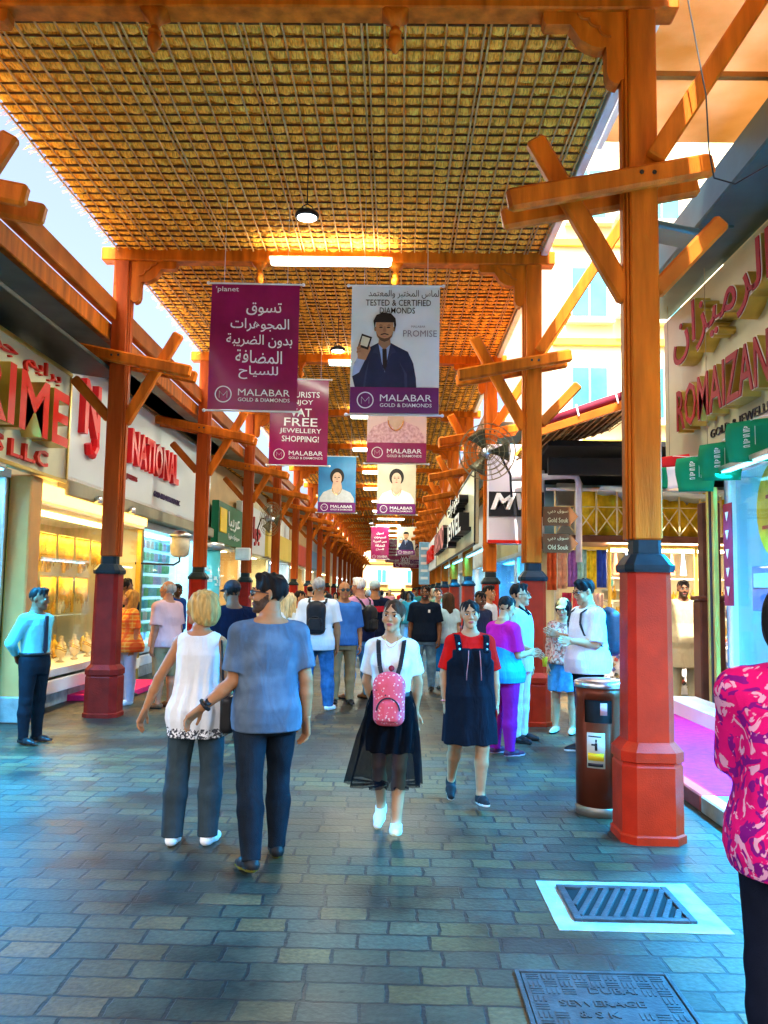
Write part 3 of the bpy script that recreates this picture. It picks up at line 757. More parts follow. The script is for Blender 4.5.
        if f.bm:
            c = P[Q].mean(1); zm = np.where(c[:, 1] > -.066, -.004-.80*np.clip(-c[:, 1], 0, .05), -.042)
            mi[(mi == 0) & (c[:, 1] < .012) & (c[:, 2] < zm) & (c[:, 2] > -.118)] = 2
        parts.append((f.hm(P), Q, mi))
        if hands:
            for s in (1, -1): parts.append(f.hand(s))
        o = link('body', mesh_of(parts, 'body', [f.skin, f.lips]+([f.bm] if f.bm else [])), f.root)
        if hr < .009: f.face_bits()
        return f
    def face_bits(f):
        for s in (1, -1):
            E = Solid(); E.el((s*.0315, -.0810, .003), (.0150, .012, .0066), k=0); P, Q = E.surf(.0028)
            c = P[Q].mean(1); mi = (((c[:, 0]-s*.0315)**2+(c[:, 2]-.003)**2) < .0080**2).astype(int)
            mi[c[:, 2] > .0070] = 1
            link('eye', mesh_of([(f.hm(P), Q, mi)], 'eye', [M_EYE, M_IRIS]), f.root)
    def brows(f, hc):
        for s in (1, -1):
            E = Solid(); E.rc((s*.014, -.0945, .025), (s*.033, -.0915, .031), .0045, .0045, .004).rc((s*.033, -.0915, .031), (s*.050, -.078, .026), .0045, .003, .004)
            P, Q = E.surf(.0035); link('eyebrow', mesh_of([(f.hm(P), Q)], 'eyebrow', hair_m(hc)), f.root)
    def hand(f, s):
        S, E, Wr, d, th = f.arm[s]
        X = unit(d); Y = th-X*(th@X); Y = unit(Y) if np.linalg.norm(Y) > .05 else unit(np.cross(X, (1, 0, 0))); Z = np.cross(X, Y)*(1 if s < 0 else -1)
        Hn = Solid(); g = .94 if f.sex == 'f' else 1.0; curl = .42
        for y in (-.030, -.011, .011, .030): Hn.rc((-.01, y*.55, 0), (.085, y, 0), .017, .0135, .012)
        fine = f.res < .0105
        for y, L in ((.031, .072), (.0105, .084), (-.0105, .078), (-.031, .060)):
            a = np.array((.085, y, 0)); b = a+np.array((math.cos(curl), y*.12, -math.sin(curl)))*L*.52; c = b+np.array((math.cos(curl*2.3), 0, -math.sin(curl*2.3)))*L*.48
            Hn.rc(a, b, .0092, .0085, .003); Hn.rc(b, c, .0085, .0068, .003)
        Hn.rc((.018, .026, -.004), (.055, .056, -.018), .0135, .0105, .012); Hn.rc((.055, .056, -.018), (.086, .060, -.034), .0105, .008, .004)
        P, Q = Hn.surf(.0042 if fine else .008)
        P = P*g; W = Wr+P[:, :1]*X+P[:, 1:2]*Y+P[:, 2:3]*Z
        return (W, Q[:, ::-1] if s > 0 else Q, None)
    # ---- clothes
    def top(f, m, sleeve=.75, hem=.84, off=.016, name='shirt', neck=.075, neckz=1.475, amp=.006, flare=0, seed=1, cutfront=0, label=None, mats=None, loose=0, shoulder=1.0, vf=None):
        T = Solid(); dz = f.dz
        sec = [(z, cx, cy, a+flare*np.clip((1.25+dz-z)/.4, 0, 1), b+loose*np.clip((1.35+dz-z)/.3, 0, 1)+flare*.8*np.clip((1.25+dz-z)/.4, 0, 1)) for z, cx, cy, a, b in f.sec if z-dz <= 1.46]
        # hang straight from the chest
        am = max(q[3] for q in sec if q[0]-dz > 1.1)
        sec = [(z, cx, cy, max(a, am*(.90 if f.sex == 'm' else .93)) if z-dz < 1.2 else a, b) for z, cx, cy, a, b in sec]
        if hem < .92: sec = [(z, cx, cy, a+.020*np.clip((1.15+dz-z)/.2, 0, 1), b+.028*np.clip((1.15+dz-z)/.2, 0, 1)) for z, cx, cy, a, b in sec]
        else: sec = [(z, cx, cy, a-.012*np.clip((1.10+dz-z)/.1, 0, 1), b-.012*np.clip((1.10+dz-z)/.1, 0, 1)) for z, cx, cy, a, b in sec]
        q0 = min(sec); sec.append((q0[0]-.4, q0[1], q0[2], max(q0[3], sorted(sec)[1][3]), max(q0[4], sorted(sec)[1][4])))
        lo = hem+dz
        T.loft(sec, off, k=.03)
        if f.sex == 'f':
            for s in (1, -1): T.el((s*.068+f.lean[0]*.7, f.lean[1]*.7-.085, 1.265+dz), (.062+off, .058+off, .06+off), k=.05)
        g = (1 if f.sex == 'm' else .88)*(1+(f.fat-1)*.6)
        for s in (1, -1):
            S, E, Wr, d, _ = f.arm[s]
            if shoulder > 0: T.rc(S*np.array((.46, 1, 1))+np.array((f.lean[0]*.54, .0, .032)), S*np.array((1 if sleeve > 0 else .86, 1, 1))+np.array((0, 0, 0 if sleeve > 0 else .008)), .057*g+off*.6, .056*g+off*.8*(1 if sleeve > 0 else .2), .04)
            if sleeve > 0:
                if sleeve <= 1: T.rc(S, S+(E-S)*sleeve, .054*g+off, (.051*g+off+.008), .03, cap=True)
                else:
                    T.rc(S, E, .055*g+off, .046*g+off, .03); T.rc(E, E+(Wr-E)*(sleeve-1), .046*g+off, .032*g+off*.9, .015, cap=True)
        T.disp = folds(seed, amp)
        if vf: T.disp = lambda X, Y, Z, a=folds(seed, amp), b=vf: a(X, Y, Z)+b(X, Y, Z)*np.clip((1.3+dz-Z)/.35, 0, 1)
        N = f.N+np.array((0, 0, neckz-1.47)); T.rc(N+np.array((0, -.01, -.015)), N+np.array((0, -.01, .2)), neck, neck+.05, .008, op='s')
        if cutfront: T.rc(N+np.array((0, -.07, -cutfront)), N+np.array((0, -.05, .06)), .012, .07, .01, op='s')
        T.cut(lambda X, Y, Z: lo-Z+0*X+0*Y)
        P, Q = T.surf(f.res); mi = mats(P[Q].mean(1)) if callable(mats) else None
        o = link(name, mesh_of([(P, Q, mi)], name, m), f.root)
        if label: o['label'] = label
        return f
    def trousers(f, m, top=1.0, length=1.0, off=.014, name='trousers', amp=.006, seed=3, wide=0, mats=None):
        T = Solid(); dz = f.dz; th = 1+(f.fat-1)*.7
        T.loft([q for q in f.sec if q[0]-dz < 1.1], off-.004, k=.03)
        T.cut(lambda X, Y, Z: Z-(top+dz)+0*X+0*Y)
        for s in (1, -1):
            H, K, A, ft = f.leg[s]
            T.rc(H+np.array((0, 0, .02)), K, .087*th+off, .058*th+off+wide*.5, .025)
            if length > .6:
                e = K+(A-K)*min(1, (length-.5)*2); r = .056*th+off+(.042+off+wide-.056*th-off)*min(1, (length-.5)*2)
                T.rc(K, K+(A-K)*.35+np.array((0, .010, 0)), .058*th+off+wide*.5, .056*th+off+wide*.6, .02); T.rc(K+(A-K)*.35+np.array((0, .010, 0)), e+unit(A-K)*.03, .056*th+off+wide*.6, r, .02, cap=True)
            else:
                pass
        if length <= .6:
            zc = .90+dz-.415*length*2+.0; T.cut(lambda X, Y, Z: zc-Z+0*X+0*Y)
        fo = folds(seed, amp, 30, 8); T.disp = fo
        P, Q = T.surf(f.res); mi = mats(P[Q].mean(1)) if callable(mats) else None
        link(name, mesh_of([(P, Q, mi)], name, m), f.root); return f
    def skirt(f, m, top=1.04, hem=.55, r0=None, flare=.05, amp=.006, n=9, name='skirt', off=.022, shift=(0, 0), thick=None):
        T = Solid(); dz = f.dz
        s2 = [(z, cx, cy, a+off, b+off) for z, cx, cy, a, b in f.sec if .85 < z-dz <= top+.05]
        z0 = min(q[0] for q in s2); base = [q for q in s2 if q[0] == z0][0]
        T.loft(s2+[(hem+dz, base[1]+shift[0], base[2]+shift[1], base[3]+flare, base[4]+flare)], 0, k=.02)
        T.disp = lambda X, Y, Z: amp*np.sin(n*np.arctan2(Y, X)+2*np.sin(4*Z))*np.clip((z0+.1-Z)/.25, .15, 1)
        T.cut(lambda X, Y, Z: Z-(top+dz)+0*X+0*Y)
        P, Q = T.surf(f.res)
        if thick == 'open':
            c = P[Q].mean(1); Q = Q[c[:, 2] > hem+dz+f.res*1.1]
        link(name, mesh_of([(P, Q)], name, m), f.root); return f
    def shoes(f, m, sole=None, name='shoe', high=0):
        for s in (1, -1):
            H, K, A, ft = f.leg[s]; ft = unit(ft); up = unit(np.cross(np.cross(ft, np.array(A)-K), ft)); up = -up if up[2] < 0 else up
            S = Solid(); base = A-up*.085
            S.rc(base+up*.04-ft*.038, base+up*.030+ft*.09, .038, .044, .02); S.rc(base+up*.030+ft*.09, base+up*.020+ft*.172, .044, .032, .02)
            S.rc(base+up*.04+ft*.0, A-up*.012*(1-high), .040, .045, .025, cap=True)
            S.cut(lambda X, Y, Z: ((base[0]-X)*up[0]+(base[1]-Y)*up[1]+(base[2]-Z)*up[2]))
            P, Q = S.surf(max(.006, f.res*.7)); d = (P[Q].mean(1)-base)@up
            o = link(name, mesh_of([(P, Q[d > .020])], name, m), f.root)
            if sole is not None: link('sole', mesh_of([(P, Q[d <= .020])], 'sole', sole), o)
        return f
    def hair(f, kind, col, name='hair'):
        hr = max(.006, f.res*.6); A = Solid(); m = hair_m(col)
        face = ((0, -.128, -.035), (.072, .074, .092))
        if kind == 'short':
            A.el((0, .016, .036), (.079, .100, .090), k=.01).el((.008, -.05, .100), (.048, .042, .026), k=.03); A.el((0, -.122, -.030), (.068, .070, .118), k=.010, op='s'); A.cut(lambda X, Y, Z: -.050-Z+(Y-.02)*-.35+0*X)
            for s in (1, -1): A.el((s*.085, -.005, -.03), (.03, .035, .05), k=.01, op='s')
        elif kind == 'crop':
            A.el((0, .017, .034), (.079, .099, .087), k=.01); A.el((0, -.128, -.02), (.075, .076, .112), k=.012, op='s'); A.cut(lambda X, Y, Z: -.045-Z+0*X+0*Y)
            for s in (1, -1): A.el((s*.085, -.005, -.03), (.03, .035, .05), k=.01, op='s')
        elif kind == 'bald':
            A.el((0, .022, .020), (.080, .097, .080), k=.01); A.el((0, -.13, .01), (.10, .12, .14), k=.012, op='s'); A.el((0, 0, .11), (.07, .09, .06), k=.01, op='s'); A.cut(lambda X, Y, Z: -.055-Z+0*X+0*Y)
            for s in (1, -1): A.el((s*.085, -.005, -.03), (.03, .035, .04), k=.01, op='s')
        elif kind in ('bun', 'tied'):
            A.el((0, .018, .034), (.080, .100, .088), k=.01); A.el((0, -.125, -.030), (.070, .074, .124), k=.012, op='s'); A.cut(lambda X, Y, Z: -.065-Z+(Y-.02)*-.5+0*X)
            A.el((0, .125, .02 if kind == 'tied' else .06), (.04, .038, .042), k=.02)
            if kind == 'tied': A.rc((0, .13, .0), (.01, .13, -.16), .035, .012, .02)
        elif kind == 'bob':
            A.el((0, .020, .025), (.098, .112, .105), k=.02).el((0, .045, -.04), (.088, .085, .085), k=.04); A.el((0, -.130, -.025), (.066, .080, .115), k=.015, op='s'); A.cut(lambda X, Y, Z: -.112-Z+0*X+0*Y)
        elif kind in ('long', 'curly'):
            A.el((0, .018, .030), (.090, .106, .096), k=.02)
            for s in (1, -1): A.rc((s*.065, .03, .0), (s*.075, .03, -.16), .045, .04, .04)
            A.rc((0, .07, .0), (0, .08, -.20), .06, .055, .04); A.el((0, -.128, -.03), (.064, .074, .118), k=.012, op='s')
        elif kind == 'cap':
            A.el((0, .018, .030), (.079, .099, .082), k=.01); A.el((0, -.12, -.03), (.08, .075, .09), k=.012, op='s'); A.cut(lambda X, Y, Z: -.05-Z+0*X+0*Y)
        am = .012 if kind == 'curly' else .0065
        g = np.random.default_rng(5); kk = [(g.uniform(-120, 120), g.uniform(-120, 120), g.uniform(-35, 35), g.uniform(0, 6)) for _ in range(6)]
        if f.res < .016: A.disp = lambda X, Y, Z: am*sum(np.sin(a*X+b*Y+c*Z+d) for a, b, c, d in kk)/3
        P, Q = A.surf(hr); link(name, mesh_of([(f.hm(P), Q)], name, m), f.root)
        if f.res < .011: f.brows('darkgrey' if col in ('grey', 'white') else 'brown' if col in ('blonde', 'paleblonde', 'ginger') else col)
        return f
    def cap(f, m, peak=True, wide=False):
        A = Solid(); A.el((0, .016, .045), (.086, .106, .088), k=.01)
        if peak: A.el((0, -.115, .042), (.062, .075, .012), k=.012)
        if wide: A.el((0, .0, .040), (.15, .16, .014), k=.02)
        A.cut(lambda X, Y, Z: .028-Z+0*X+0*Y); P, Q = A.surf(max(.006, f.res*.6))
        link('cap', mesh_of([(f.hm(P), Q)], 'cap', m), f.root); return f
    def glasses(f, dark=True):
        m = MB()
        for s in (1, -1):
            m.tube([(s*.012, -.108, .012), (s*.034, -.104, .016), (s*.058, -.088, .012)], .003, 6)
            m.tube([(s*.058, -.088, .012), (s*.078, -.04, .010), (s*.082, .01, .004)], .003, 6)
        m.tube([(-.014, -.108, .010), (.014, -.108, .010)], .0028, 6)
        v = np.array(m.v); m.v = [tuple(q) for q in f.hm(v)]
        o = m.build('sunglasses' if dark else 'glasses', M_BLACK, f.root, True)
        for s in (1, -1):
            A = Solid(); A.el((s*.034, -.094, .002), (.026, .011, .020), k=0); P, Q = A.surf(.004)
            if dark: link('lens', mesh_of([(f.hm(P), Q)], 'lens', mat('dark_lens', (.02, .05, .07), .08, 0, .1, spec=.8)), o)
            else:
                m = MB(); m.tube([(s*.034+.024*math.cos(a), -.101+.006*math.cos(a)*s*1.5+.004, .002+.017*math.sin(a)) for a in np.linspace(0, 2*math.pi, 15)], .0018, 5, False)
                m.v = [tuple(q) for q in f.hm(np.array(m.v))]; m.build('lens_rim', M_BLACK, o, True)
        return f
    def backpack(f, m, strap, front=False, size=(.145, .075, .21), z=1.22, pocket=True, low=0):
        sg = -1 if front else 1; dz = f.dz; zc = z+dz
        cx, cy = f.lean[0]*.6, f.lean[1]*.6
        yb = cy+sg*(.115*f.fat+.025+size[1])
        o = None
        A = Solid(); A.box((cx, yb, zc), size, .07, .02); A.el((cx, yb, zc+size[2]*.55), (size[0]*.86, size[1]*.9, size[2]*.6), k=.05)
        P, Q = A.surf(max(.007, f.res)); o = link('backpack', mesh_of([(P, Q)], 'backpack', m), f.root)
        if pocket:
            A = Solid(); A.box((cx, yb+sg*size[1]*.85, zc-size[2]*.38), (size[0]*.74, .035, size[2]*.44), .035, .02); P, Q = A.surf(max(.007, f.res)); link('pocket', mesh_of([(P, Q)], 'pocket', m), o)
            q = MB(); q.tube([(cx+size[0]*.72*math.cos(a), yb+sg*(size[1]*.85+.036), zc-size[2]*.36+size[2]*.52*math.sin(a)) for a in np.linspace(.05, math.pi-.05, 14)], .006, 6); q.build('zip', strap, o, True)
        ab = 1.0
        def surfy(x, z, side):          # where the shirt front (-1) or back (+1) lies at x, z
            zz = [q[0] for q in sorted(f.sec)]; g = [np.interp(z, zz, [q[i] for q in sorted(f.sec)]) for i in (1, 2, 3, 4)]
            u = min(.93, abs((x-g[0])/(g[2]+.03))); y = (g[3]+.036)*(1-u**2.4)**(1/2.4)
            if side < 0 and f.sex == 'f': y = max(y, (.085+.088)*math.exp(-((z-1.265-dz)/.09)**2)*math.exp(-((abs(x)-.068)/.08)**2))
            return g[1]+side*(y+.006)
        for s in (1, -1):
            q = MB(); a = s*(.112 if f.sex == 'm' else .098); top_ = (f.lean[0]+a, f.lean[1]+.01, 1.470+dz+(.006 if f.sex == 'm' else -.012))
            if front: pts = [(a, surfy(a, 1.40+dz, 1), 1.40+dz), (top_[0], top_[1]+.05, top_[2]-.008), top_, (a, surfy(a, 1.42+dz, -1), 1.42+dz), (a*.92, surfy(a*.92, 1.34+dz, -1), 1.34+dz), (a*.78, surfy(a*.78, 1.25+dz, -1)-.004, 1.25+dz), (cx+s*.05, yb+.0, zc+size[2]*.88)]
            else: pts = [(cx+s*.055, yb-.05, zc+size[2]*.95), (a, surfy(a, 1.42+dz, 1), 1.42+dz), (top_[0], top_[1]+.04, top_[2]-.006), (top_[0], top_[1]-.03, top_[2]-.006), (a*1.02, surfy(a*1.02, 1.40+dz, -1), 1.40+dz), (a*1.15, surfy(a*1.15, 1.30+dz, -1), 1.30+dz), (a*1.42, surfy(a*1.42, 1.18+dz, -1), 1.18+dz), (s*.19*f.fat, cy+.02, 1.10+dz), (cx+s*size[0]*.95, yb-.06, zc-size[2]*.7)]
            for i in range(len(pts)-1):
                q.bar(pts[i], pts[i+1], .034, .010, up=(0, -1, .2), ch=.003)
            q.build('strap', strap, o)
        return f
    def add(f, name, mb, m, smooth=True): mb.build(name, m, f.root, smooth); return f

# ================================================================ shops
def lamp(name, loc, energy, col, sx, sy, rot=(0, 0, 0), parent=None, spread=130):
    l = bpy.data.lights.new(name, 'AREA'); l.shape = 'RECTANGLE'; l.size = sx; l.size_y = sy; l.energy = energy; l.color = col; l.spread = R(spread)
    o = bpy.data.objects.new(name, l); C.objects.link(o); o.location = loc; o.rotation_euler = rot
    if parent: o.parent = parent
    return o
LAMPS = {}
PAL = {
 'gold': [(.80, .48, .06), (.90, .62, .14), (.55, .28, .03), (.75, .70, .55), (.5, .08, .03)],
 'cyan': [(.05, .45, .60), (.55, .80, .85), (.10, .62, .70), (.80, .85, .85), (.75, .60, .12)],
 'mixed': [(.70, .10, .08), (.10, .20, .60), (.75, .60, .08), (.75, .75, .72), (.10, .40, .20)],
 'green': [(.10, .55, .08), (.45, .62, .04), (.75, .72, .10), (.70, .75, .60), (.30, .60, .10)],
 'pastel': [(.35, .66, .60), (.60, .62, .80), (.80, .80, .76), (.30, .62, .42), (.25, .45, .75)],
 'trinket': [(.55, .12, .10), (.12, .14, .30), (.75, .70, .62), (.10, .10, .10), (.60, .42, .16)],
}
def pmats(k): return [mat('goods_%s_%s' % (k, ORD[i]), c, .35, .55 if k == 'gold' and i < 3 else 0, .2, 25) for i, c in enumerate(PAL[k])]
def goods(name, s, X, y0, y1, z0, z1, pal, parent, seed=1, dx=.25, sz=.11, fill=.85, rows=None):
    """small wares standing in rows on shelves"""
    rg = random.Random(seed); m = MB(); rows = rows or max(1, int((z1-z0)/.34)); n = max(1, int((y1-y0)/(sz*1.25)))
    for r in range(rows):
        zb = z0+(z1-z0)*r/rows
        for i in range(n):
            if rg.random() > fill: continue
            h = rg.uniform(.5, .95)*(z1-z0)/rows*.8; wd = sz*rg.uniform(.6, 1); m.cur = rg.choice((0, 0, 1, 1, 2, 3, 4))
            c = (X-s*rg.uniform(0, dx), y0+(i+.5)*(y1-y0)/n, zb+.012)
            k = rg.random()
            if k < .35: m.lathe([(wd*.35, 0), (wd*.5, h*.25), (wd*.42, h*.6), (wd*.15, h*.8), (wd*.2, h)], c, 8)
            elif k < .7: m.box((c[0], c[1], c[2]+h/2), (wd*.5, wd, h), Matrix.Rotation(rg.uniform(-.3, .3), 3, 'Z'), .008)
            else: m.lathe([(0, 0), (wd*.5, h*.2), (wd*.55, h*.45), (wd*.3, h*.75), (0, h*.85)], c, 8)
    o = m.build(name, pmats(pal), parent, False); o['kind'] = 'stuff'; return o
def shop(s, X, y0, y1, label, pal, wallc, lightc, energy, seed, ztop=2.75, base_z=.2, depth=1.5, roof_z=5.2, glass=True, panes=3, trimc=None, g='shops along the walkway'):
    """s=+1: the shop lies on the left and opens towards +x"""
    t = thing('jewellery_shop', label, 'shop', (0, 0, 0), 0, g); yc = (y0+y1)/2; L = y1-y0
    W = mat('shop_wall_'+wallc, {'cream': (.70, .62, .42), 'white': (.75, .76, .76), 'blue': (.35, .52, .62), 'tan': (.55, .34, .15), 'grey': (.4, .41, .42), 'green': (.50, .46, .05), 'brown': (.22, .10, .05)}[wallc], .5, 0, .1, 2)
    T = trimc or M_STEEL
    xb = X-s*depth
    m = MB(); m.box((xb-s*.05, yc, ztop/2), (.1, L, ztop)); m.build('back_wall', W, t)
    m = MB(); m.box(((X+xb)/2, yc, ztop+.05), (depth, L, .1)); m.build('ceiling', M_WHITE, t)
    m = MB(); m.box((X-s*.3, yc, (ztop+.1+roof_z)/2), (.5, L-.01, roof_z-ztop-.1)); m.build('upper_wall', M_CREAM if wallc == 'blue' else W, t)
    m = MB(); m.box((X-s*.02, yc, base_z+.09), (.06, L, .18), None, .01); m.box(((X+xb)/2, yc, base_z+.27), (depth-.05, L-.05, .10)); m.build('display_base', M_WHITE, t)
    for y in (y0+.06, y1-.06):
        m = MB(); m.box((X-s*.05, y, ztop/2), (.10, .12, ztop), None, .012); m.build('pilaster', T, t)
    m = MB(); m.box(((X+xb)/2, y1-.03, ztop/2), (depth, .05, ztop)); m.build('side_wall', W, t)
    if glass:
        for i in range(panes):
            a, b = y0+.13+(L-.26)*i/panes, y0+.13+(L-.26)*(i+1)/panes
            m = MB(); m.box((X-s*.03, (a+b)/2, (base_z+.2+ztop)/2), (.012, b-a-.012, ztop-base_z-.22)); m.build('window_pane', M_GLASS, t)
    for z in (base_z+.95, base_z+1.55):
        m = MB(); m.box((X-s*(depth-.28), yc, z), (.36, L-.3, .02)); m.build('shelf', mat('shelf_glass', (.7, .8, .8), .1, 0, .05), t)
    goods('goods', s, X-s*(depth-.45), y0+.2, y1-.2, base_z+.97, ztop-.15, pal, t, seed, .2, .12, .8, 2)
    goods('goods', s, X-s*.55, y0+.2, y1-.2, base_z+.33, base_z+.80, pal, t, seed+50, .25, .14, .8, 1)
    m = MB(); m.box((X-s*.5, yc, ztop-.015), (.25, L*.8, .03)); m.build('ceiling_light', emis('shop_light_%s_%d' % (pal, int(energy)), lightc, 5), t)
    if energy: lamp('shop_lamp', (X-s*.45, yc, ztop-.05), energy, lightc, .3, L*.8, (0, -R(35)*s, 0), t)
    return t
def sign(s, X, y0, y1, z0, z1, label, bm, thick=.18, name='shop_sign', frame=None, edge=None):
    t = thing(name, label, 'sign'); m = MB(); m.box((X-s*thick/2, (y0+y1)/2, (z0+z1)/2), (thick, y1-y0, z1-z0), None, .015); m.build('board', bm, t)
    if edge:
        m = MB()
        for z in (z0, z1): m.box((X+s*.004, (y0+y1)/2, z), (.03, y1-y0+.03, .05), None, .006)
        for y in (y0, y1): m.box((X+s*.004, y, (z0+z1)/2), (.03, .05, z1-z0-.06), None, .006)
        m.build('edge_frame', edge, t)
    return t
def islands(mb):
    """the connected pieces of a builder, one builder each"""
    par = list(range(len(mb.v)))
    def find(a):
        while par[a] != a: par[a] = par[par[a]]; a = par[a]
        return a
    for f in mb.f:
        r = find(f[0])
        for q in f[1:]: par[find(q)] = r
    out = {}
    for f, mi in zip(mb.f, mb.mi): out.setdefault(find(f[0]), []).append((f, mi))
    res = []
    for fs in out.values():
        n = MB(); mp = {}
        for f, mi in fs:
            g = []
            for q in f:
                if q not in mp: mp[q] = len(n.v); n.v.append(mb.v[q])
                g.append(mp[q])
            n.f.append(g); n.mi.append(mi)
        res.append(n)
    return res
def letters(t, s, X, y, z, body, mats, name='lettering', N=None, U=None, **kw):
    """raised letters, each a part of its sign; flat small print stays one part"""
    m = MB(); put_text(m, body, (X, y, z), U or (0, s, 0), (0, 0, 1), N or (s, 0, 0), 0, 1 if isinstance(mats, (list, tuple)) else None, **kw)
    for q in islands(m): q.build('letter', mats, t)
M_SIGNRED = mat('sign_red', (.62, .016, .006), .4, 0, .08, 3)
M_SIGNWHITE = mat('sign_white_face', (.62, .68, .72), .3, 0, .04, 1)
M_SIGNCREAM = mat('sign_cream_face', (.60, .56, .36), .35, 0, .12, 1.1)
M_SIGNRED2 = mat('bright_red_letter', (.80, .015, .02), .3, 0, .05, 3)
M_SIGNBLK = mat('sign_black', (.015, .015, .018), .35, 0, .1, 3)
M_LTW = mat('letter_white', (.85, .85, .85), .4, 0, .02, 3)
M_DGREEN = mat('sign_green', (.008, .13, .055), .4, 0, .1, 3)
M_YEL = mat('sign_yellow', (.85, .55, .02), .4, 0, .05, 3)

# ---- left side
shop(1, -4.72, 6.2, 10.12, 'green lit jewellery shop at the left edge behind the guard', 'green', 'green', (.10, .50, 1), 70, 11, ztop=2.95)
t = thing('shop_pillar', 'tan timber clad pillar between the green shop and the gold showcase', 'pillar')
m = MB(); m.box((-4.66, 10.33, 1.5), (.36, .34, 3.0), None, .02); m.build('shaft', mat('tan_cladding', (.66, .32, .10), .4, 0, .15, 2), t)
m = MB(); m.box((-4.66, 10.33, .16), (.40, .38, .32), None, .02); m.build('plinth', M_KSTONE, t)
shop(1, -4.62, 10.6, 15.3, 'gold showcase shop with lit necklaces behind the left red column', 'gold', 'cream', (1, .58, .14), 42, 12, ztop=2.7, trimc=M_GOLDS)
t = bpy.data.objects['jewellery_shop.001']
m = MB(); m.box((-4.60, 12.95, 2.86), (.07, 4.6, .22), None, .01); m.build('lit_header', emis('lit_header_glow', (1, .55, .10), 1.4), t)
m = MB(); m.box((-5.1, 10.62, 1.55), (.9, .012, 2.2)); m.build('end_pane', M_GLASS, t)
# necklace busts and hanging gold chains in the gold window
def make_bust():
    b = thing('necklace_bust', 'white bust wearing a gold necklace in the lit showcase', 'necklace bust', group='necklace busts in the gold showcase')
    m = MB(); m.lathe([(.05, 0), (.06, .01), (.02, .03), (.02, .06), (.07, .10), (.085, .16), (.07, .22), (.03, .26), (.028, .32), (.03, .33)], n=12); m.build('bust', mat('bust_velvet', (.75, .6, .4), .8, 0, .05), b, True)
    for r_, z in ((.082, .20), (.074, .23)):
        m = MB(); m.tube([(r_*math.cos(a), r_*math.sin(a)*.9, z-.05*max(0, math.cos(a))) for a in np.linspace(0, 2*math.pi, 17)], .009, 6, False); m.build('necklace', M_GOLD, b, True)
    return b
b0 = make_bust()
for i in range(16):
    o = b0 if i == 0 else copy_tree(b0)
    o.location = (-4.95-.32*(i % 2), 10.9+.27*i, .53+.0*(i % 2))
m = MB()
def make_chains():
    b = thing('chain_rack', 'rack of long hanging gold chains in the lit showcase', 'jewellery', group='racks of hanging gold chains')
    rg = random.Random(4)
    m = MB(); m.bar((0, -.3, 0), (0, .3, 0), .02, .02); m.build('rail', M_GOLDS, b)
    for i in range(12):
        y = -.28+i*.05; L = rg.uniform(.38, .55)
        m = MB(); m.tube([(0, y-.014, 0), (.01, y-.012, -L*.8), (.012, y, -L), (.01, y+.012, -L*.8), (0, y+.014, 0)], .006, 5); m.build('chain', M_GOLD, b, True)
    return b
c0 = make_chains()
for i in range(12):
    o = c0 if i == 0 else copy_tree(c0); o.location = (-5.2-.25*(i//6), 11.05+.7*(i % 6), 2.42-.62*(i//6))
# second window with a wall of small boxes, and a curved cyan pane
shop(1, -4.72, 15.4, 19.6, 'cool white showcase with a wall of small coloured boxes under the white sign', 'pastel', 'white', (.35, .75, 1), 90, 13, ztop=2.75)
t = thing('box_wall', 'grid of small pastel boxes stacked in the cool white window', 'display')
rg = random.Random(8)
cols = [mat('card_'+n, c, .5, 0, .1, 12) for n, c in (('mint', (.30, .66, .55)), ('lilac', (.50, .50, .78)), ('white', (.8, .82, .82)), ('green', (.16, .55, .28)), ('aqua', (.15, .55, .68)))]
for iy in range(9):
    for iz in range(8):
        m = MB(); m.cur = 0; m.box((-5.0, 15.75+iy*.30, .85+iz*.235), (.12, .25, .17), None, .012); m.build('box', rg.choice(cols), t)
t = thing('display_pillar', 'curved cyan lit glass pillar beside the pastel box wall', 'pillar')
m = MB(); m.lathe([(.52, .2), (.52, 2.55)], (-4.75, 20.1, 0), 32); m.build('glass_drum', mat('cyan_drum', (.10, .55, .62), .15, 0, .1, 3), t, True)
m = MB(); m.lathe([(.56, 2.55), (.60, 2.6), (.60, 2.72), (.56, 2.74)], (-4.75, 20.1, 0), 32); m.build('steel_cap', M_STEEL, t, True)
m = MB(); rg = random.Random(5)
for i in range(70):
    a = rg.uniform(-1.9, 1.2); z = rg.uniform(.5, 2.2); r = .525
    m.box((-4.75+r*math.cos(a), 20.1+r*math.sin(a), z), (.012, rg.uniform(.05, .16), rg.uniform(.03, .10)), Matrix.Rotation(a, 3, 'Z'))
m.build('etched_pattern', mat('etched_white', (.7, .85, .85), .5), t)['kind'] = 'stuff'
shop(1, -4.72, 20.8, 25.6, 'gold and scarf shop under the green sign on the left', 'mixed', 'tan', (1, .75, .35), 60, 14)
LS = [(25.8, 31.0, 'gold', 'cream', (1, .75, .35), 'sixth'), (31.2, 37.0, 'pastel', 'white', (.8, .95, 1), 'seventh'), (37.2, 44, 'gold', 'tan', (1, .75, .35), 'eighth'), (44.2, 52, 'mixed', 'grey', (1, .85, .6), 'ninth'), (52.2, 62, 'gold', 'cream', (1, .75, .35), 'tenth'), (62.2, 95, 'cyan', 'white', (.8, .95, 1), 'eleventh')]
for i, (a, b, pal, wc, lc, o_) in enumerate(LS):
    shop(1, -4.72, a, b, '%s shop front on the left side counting from the near edge' % o_, pal, wc, lc, 60 if i < 3 else 0, 20+i)
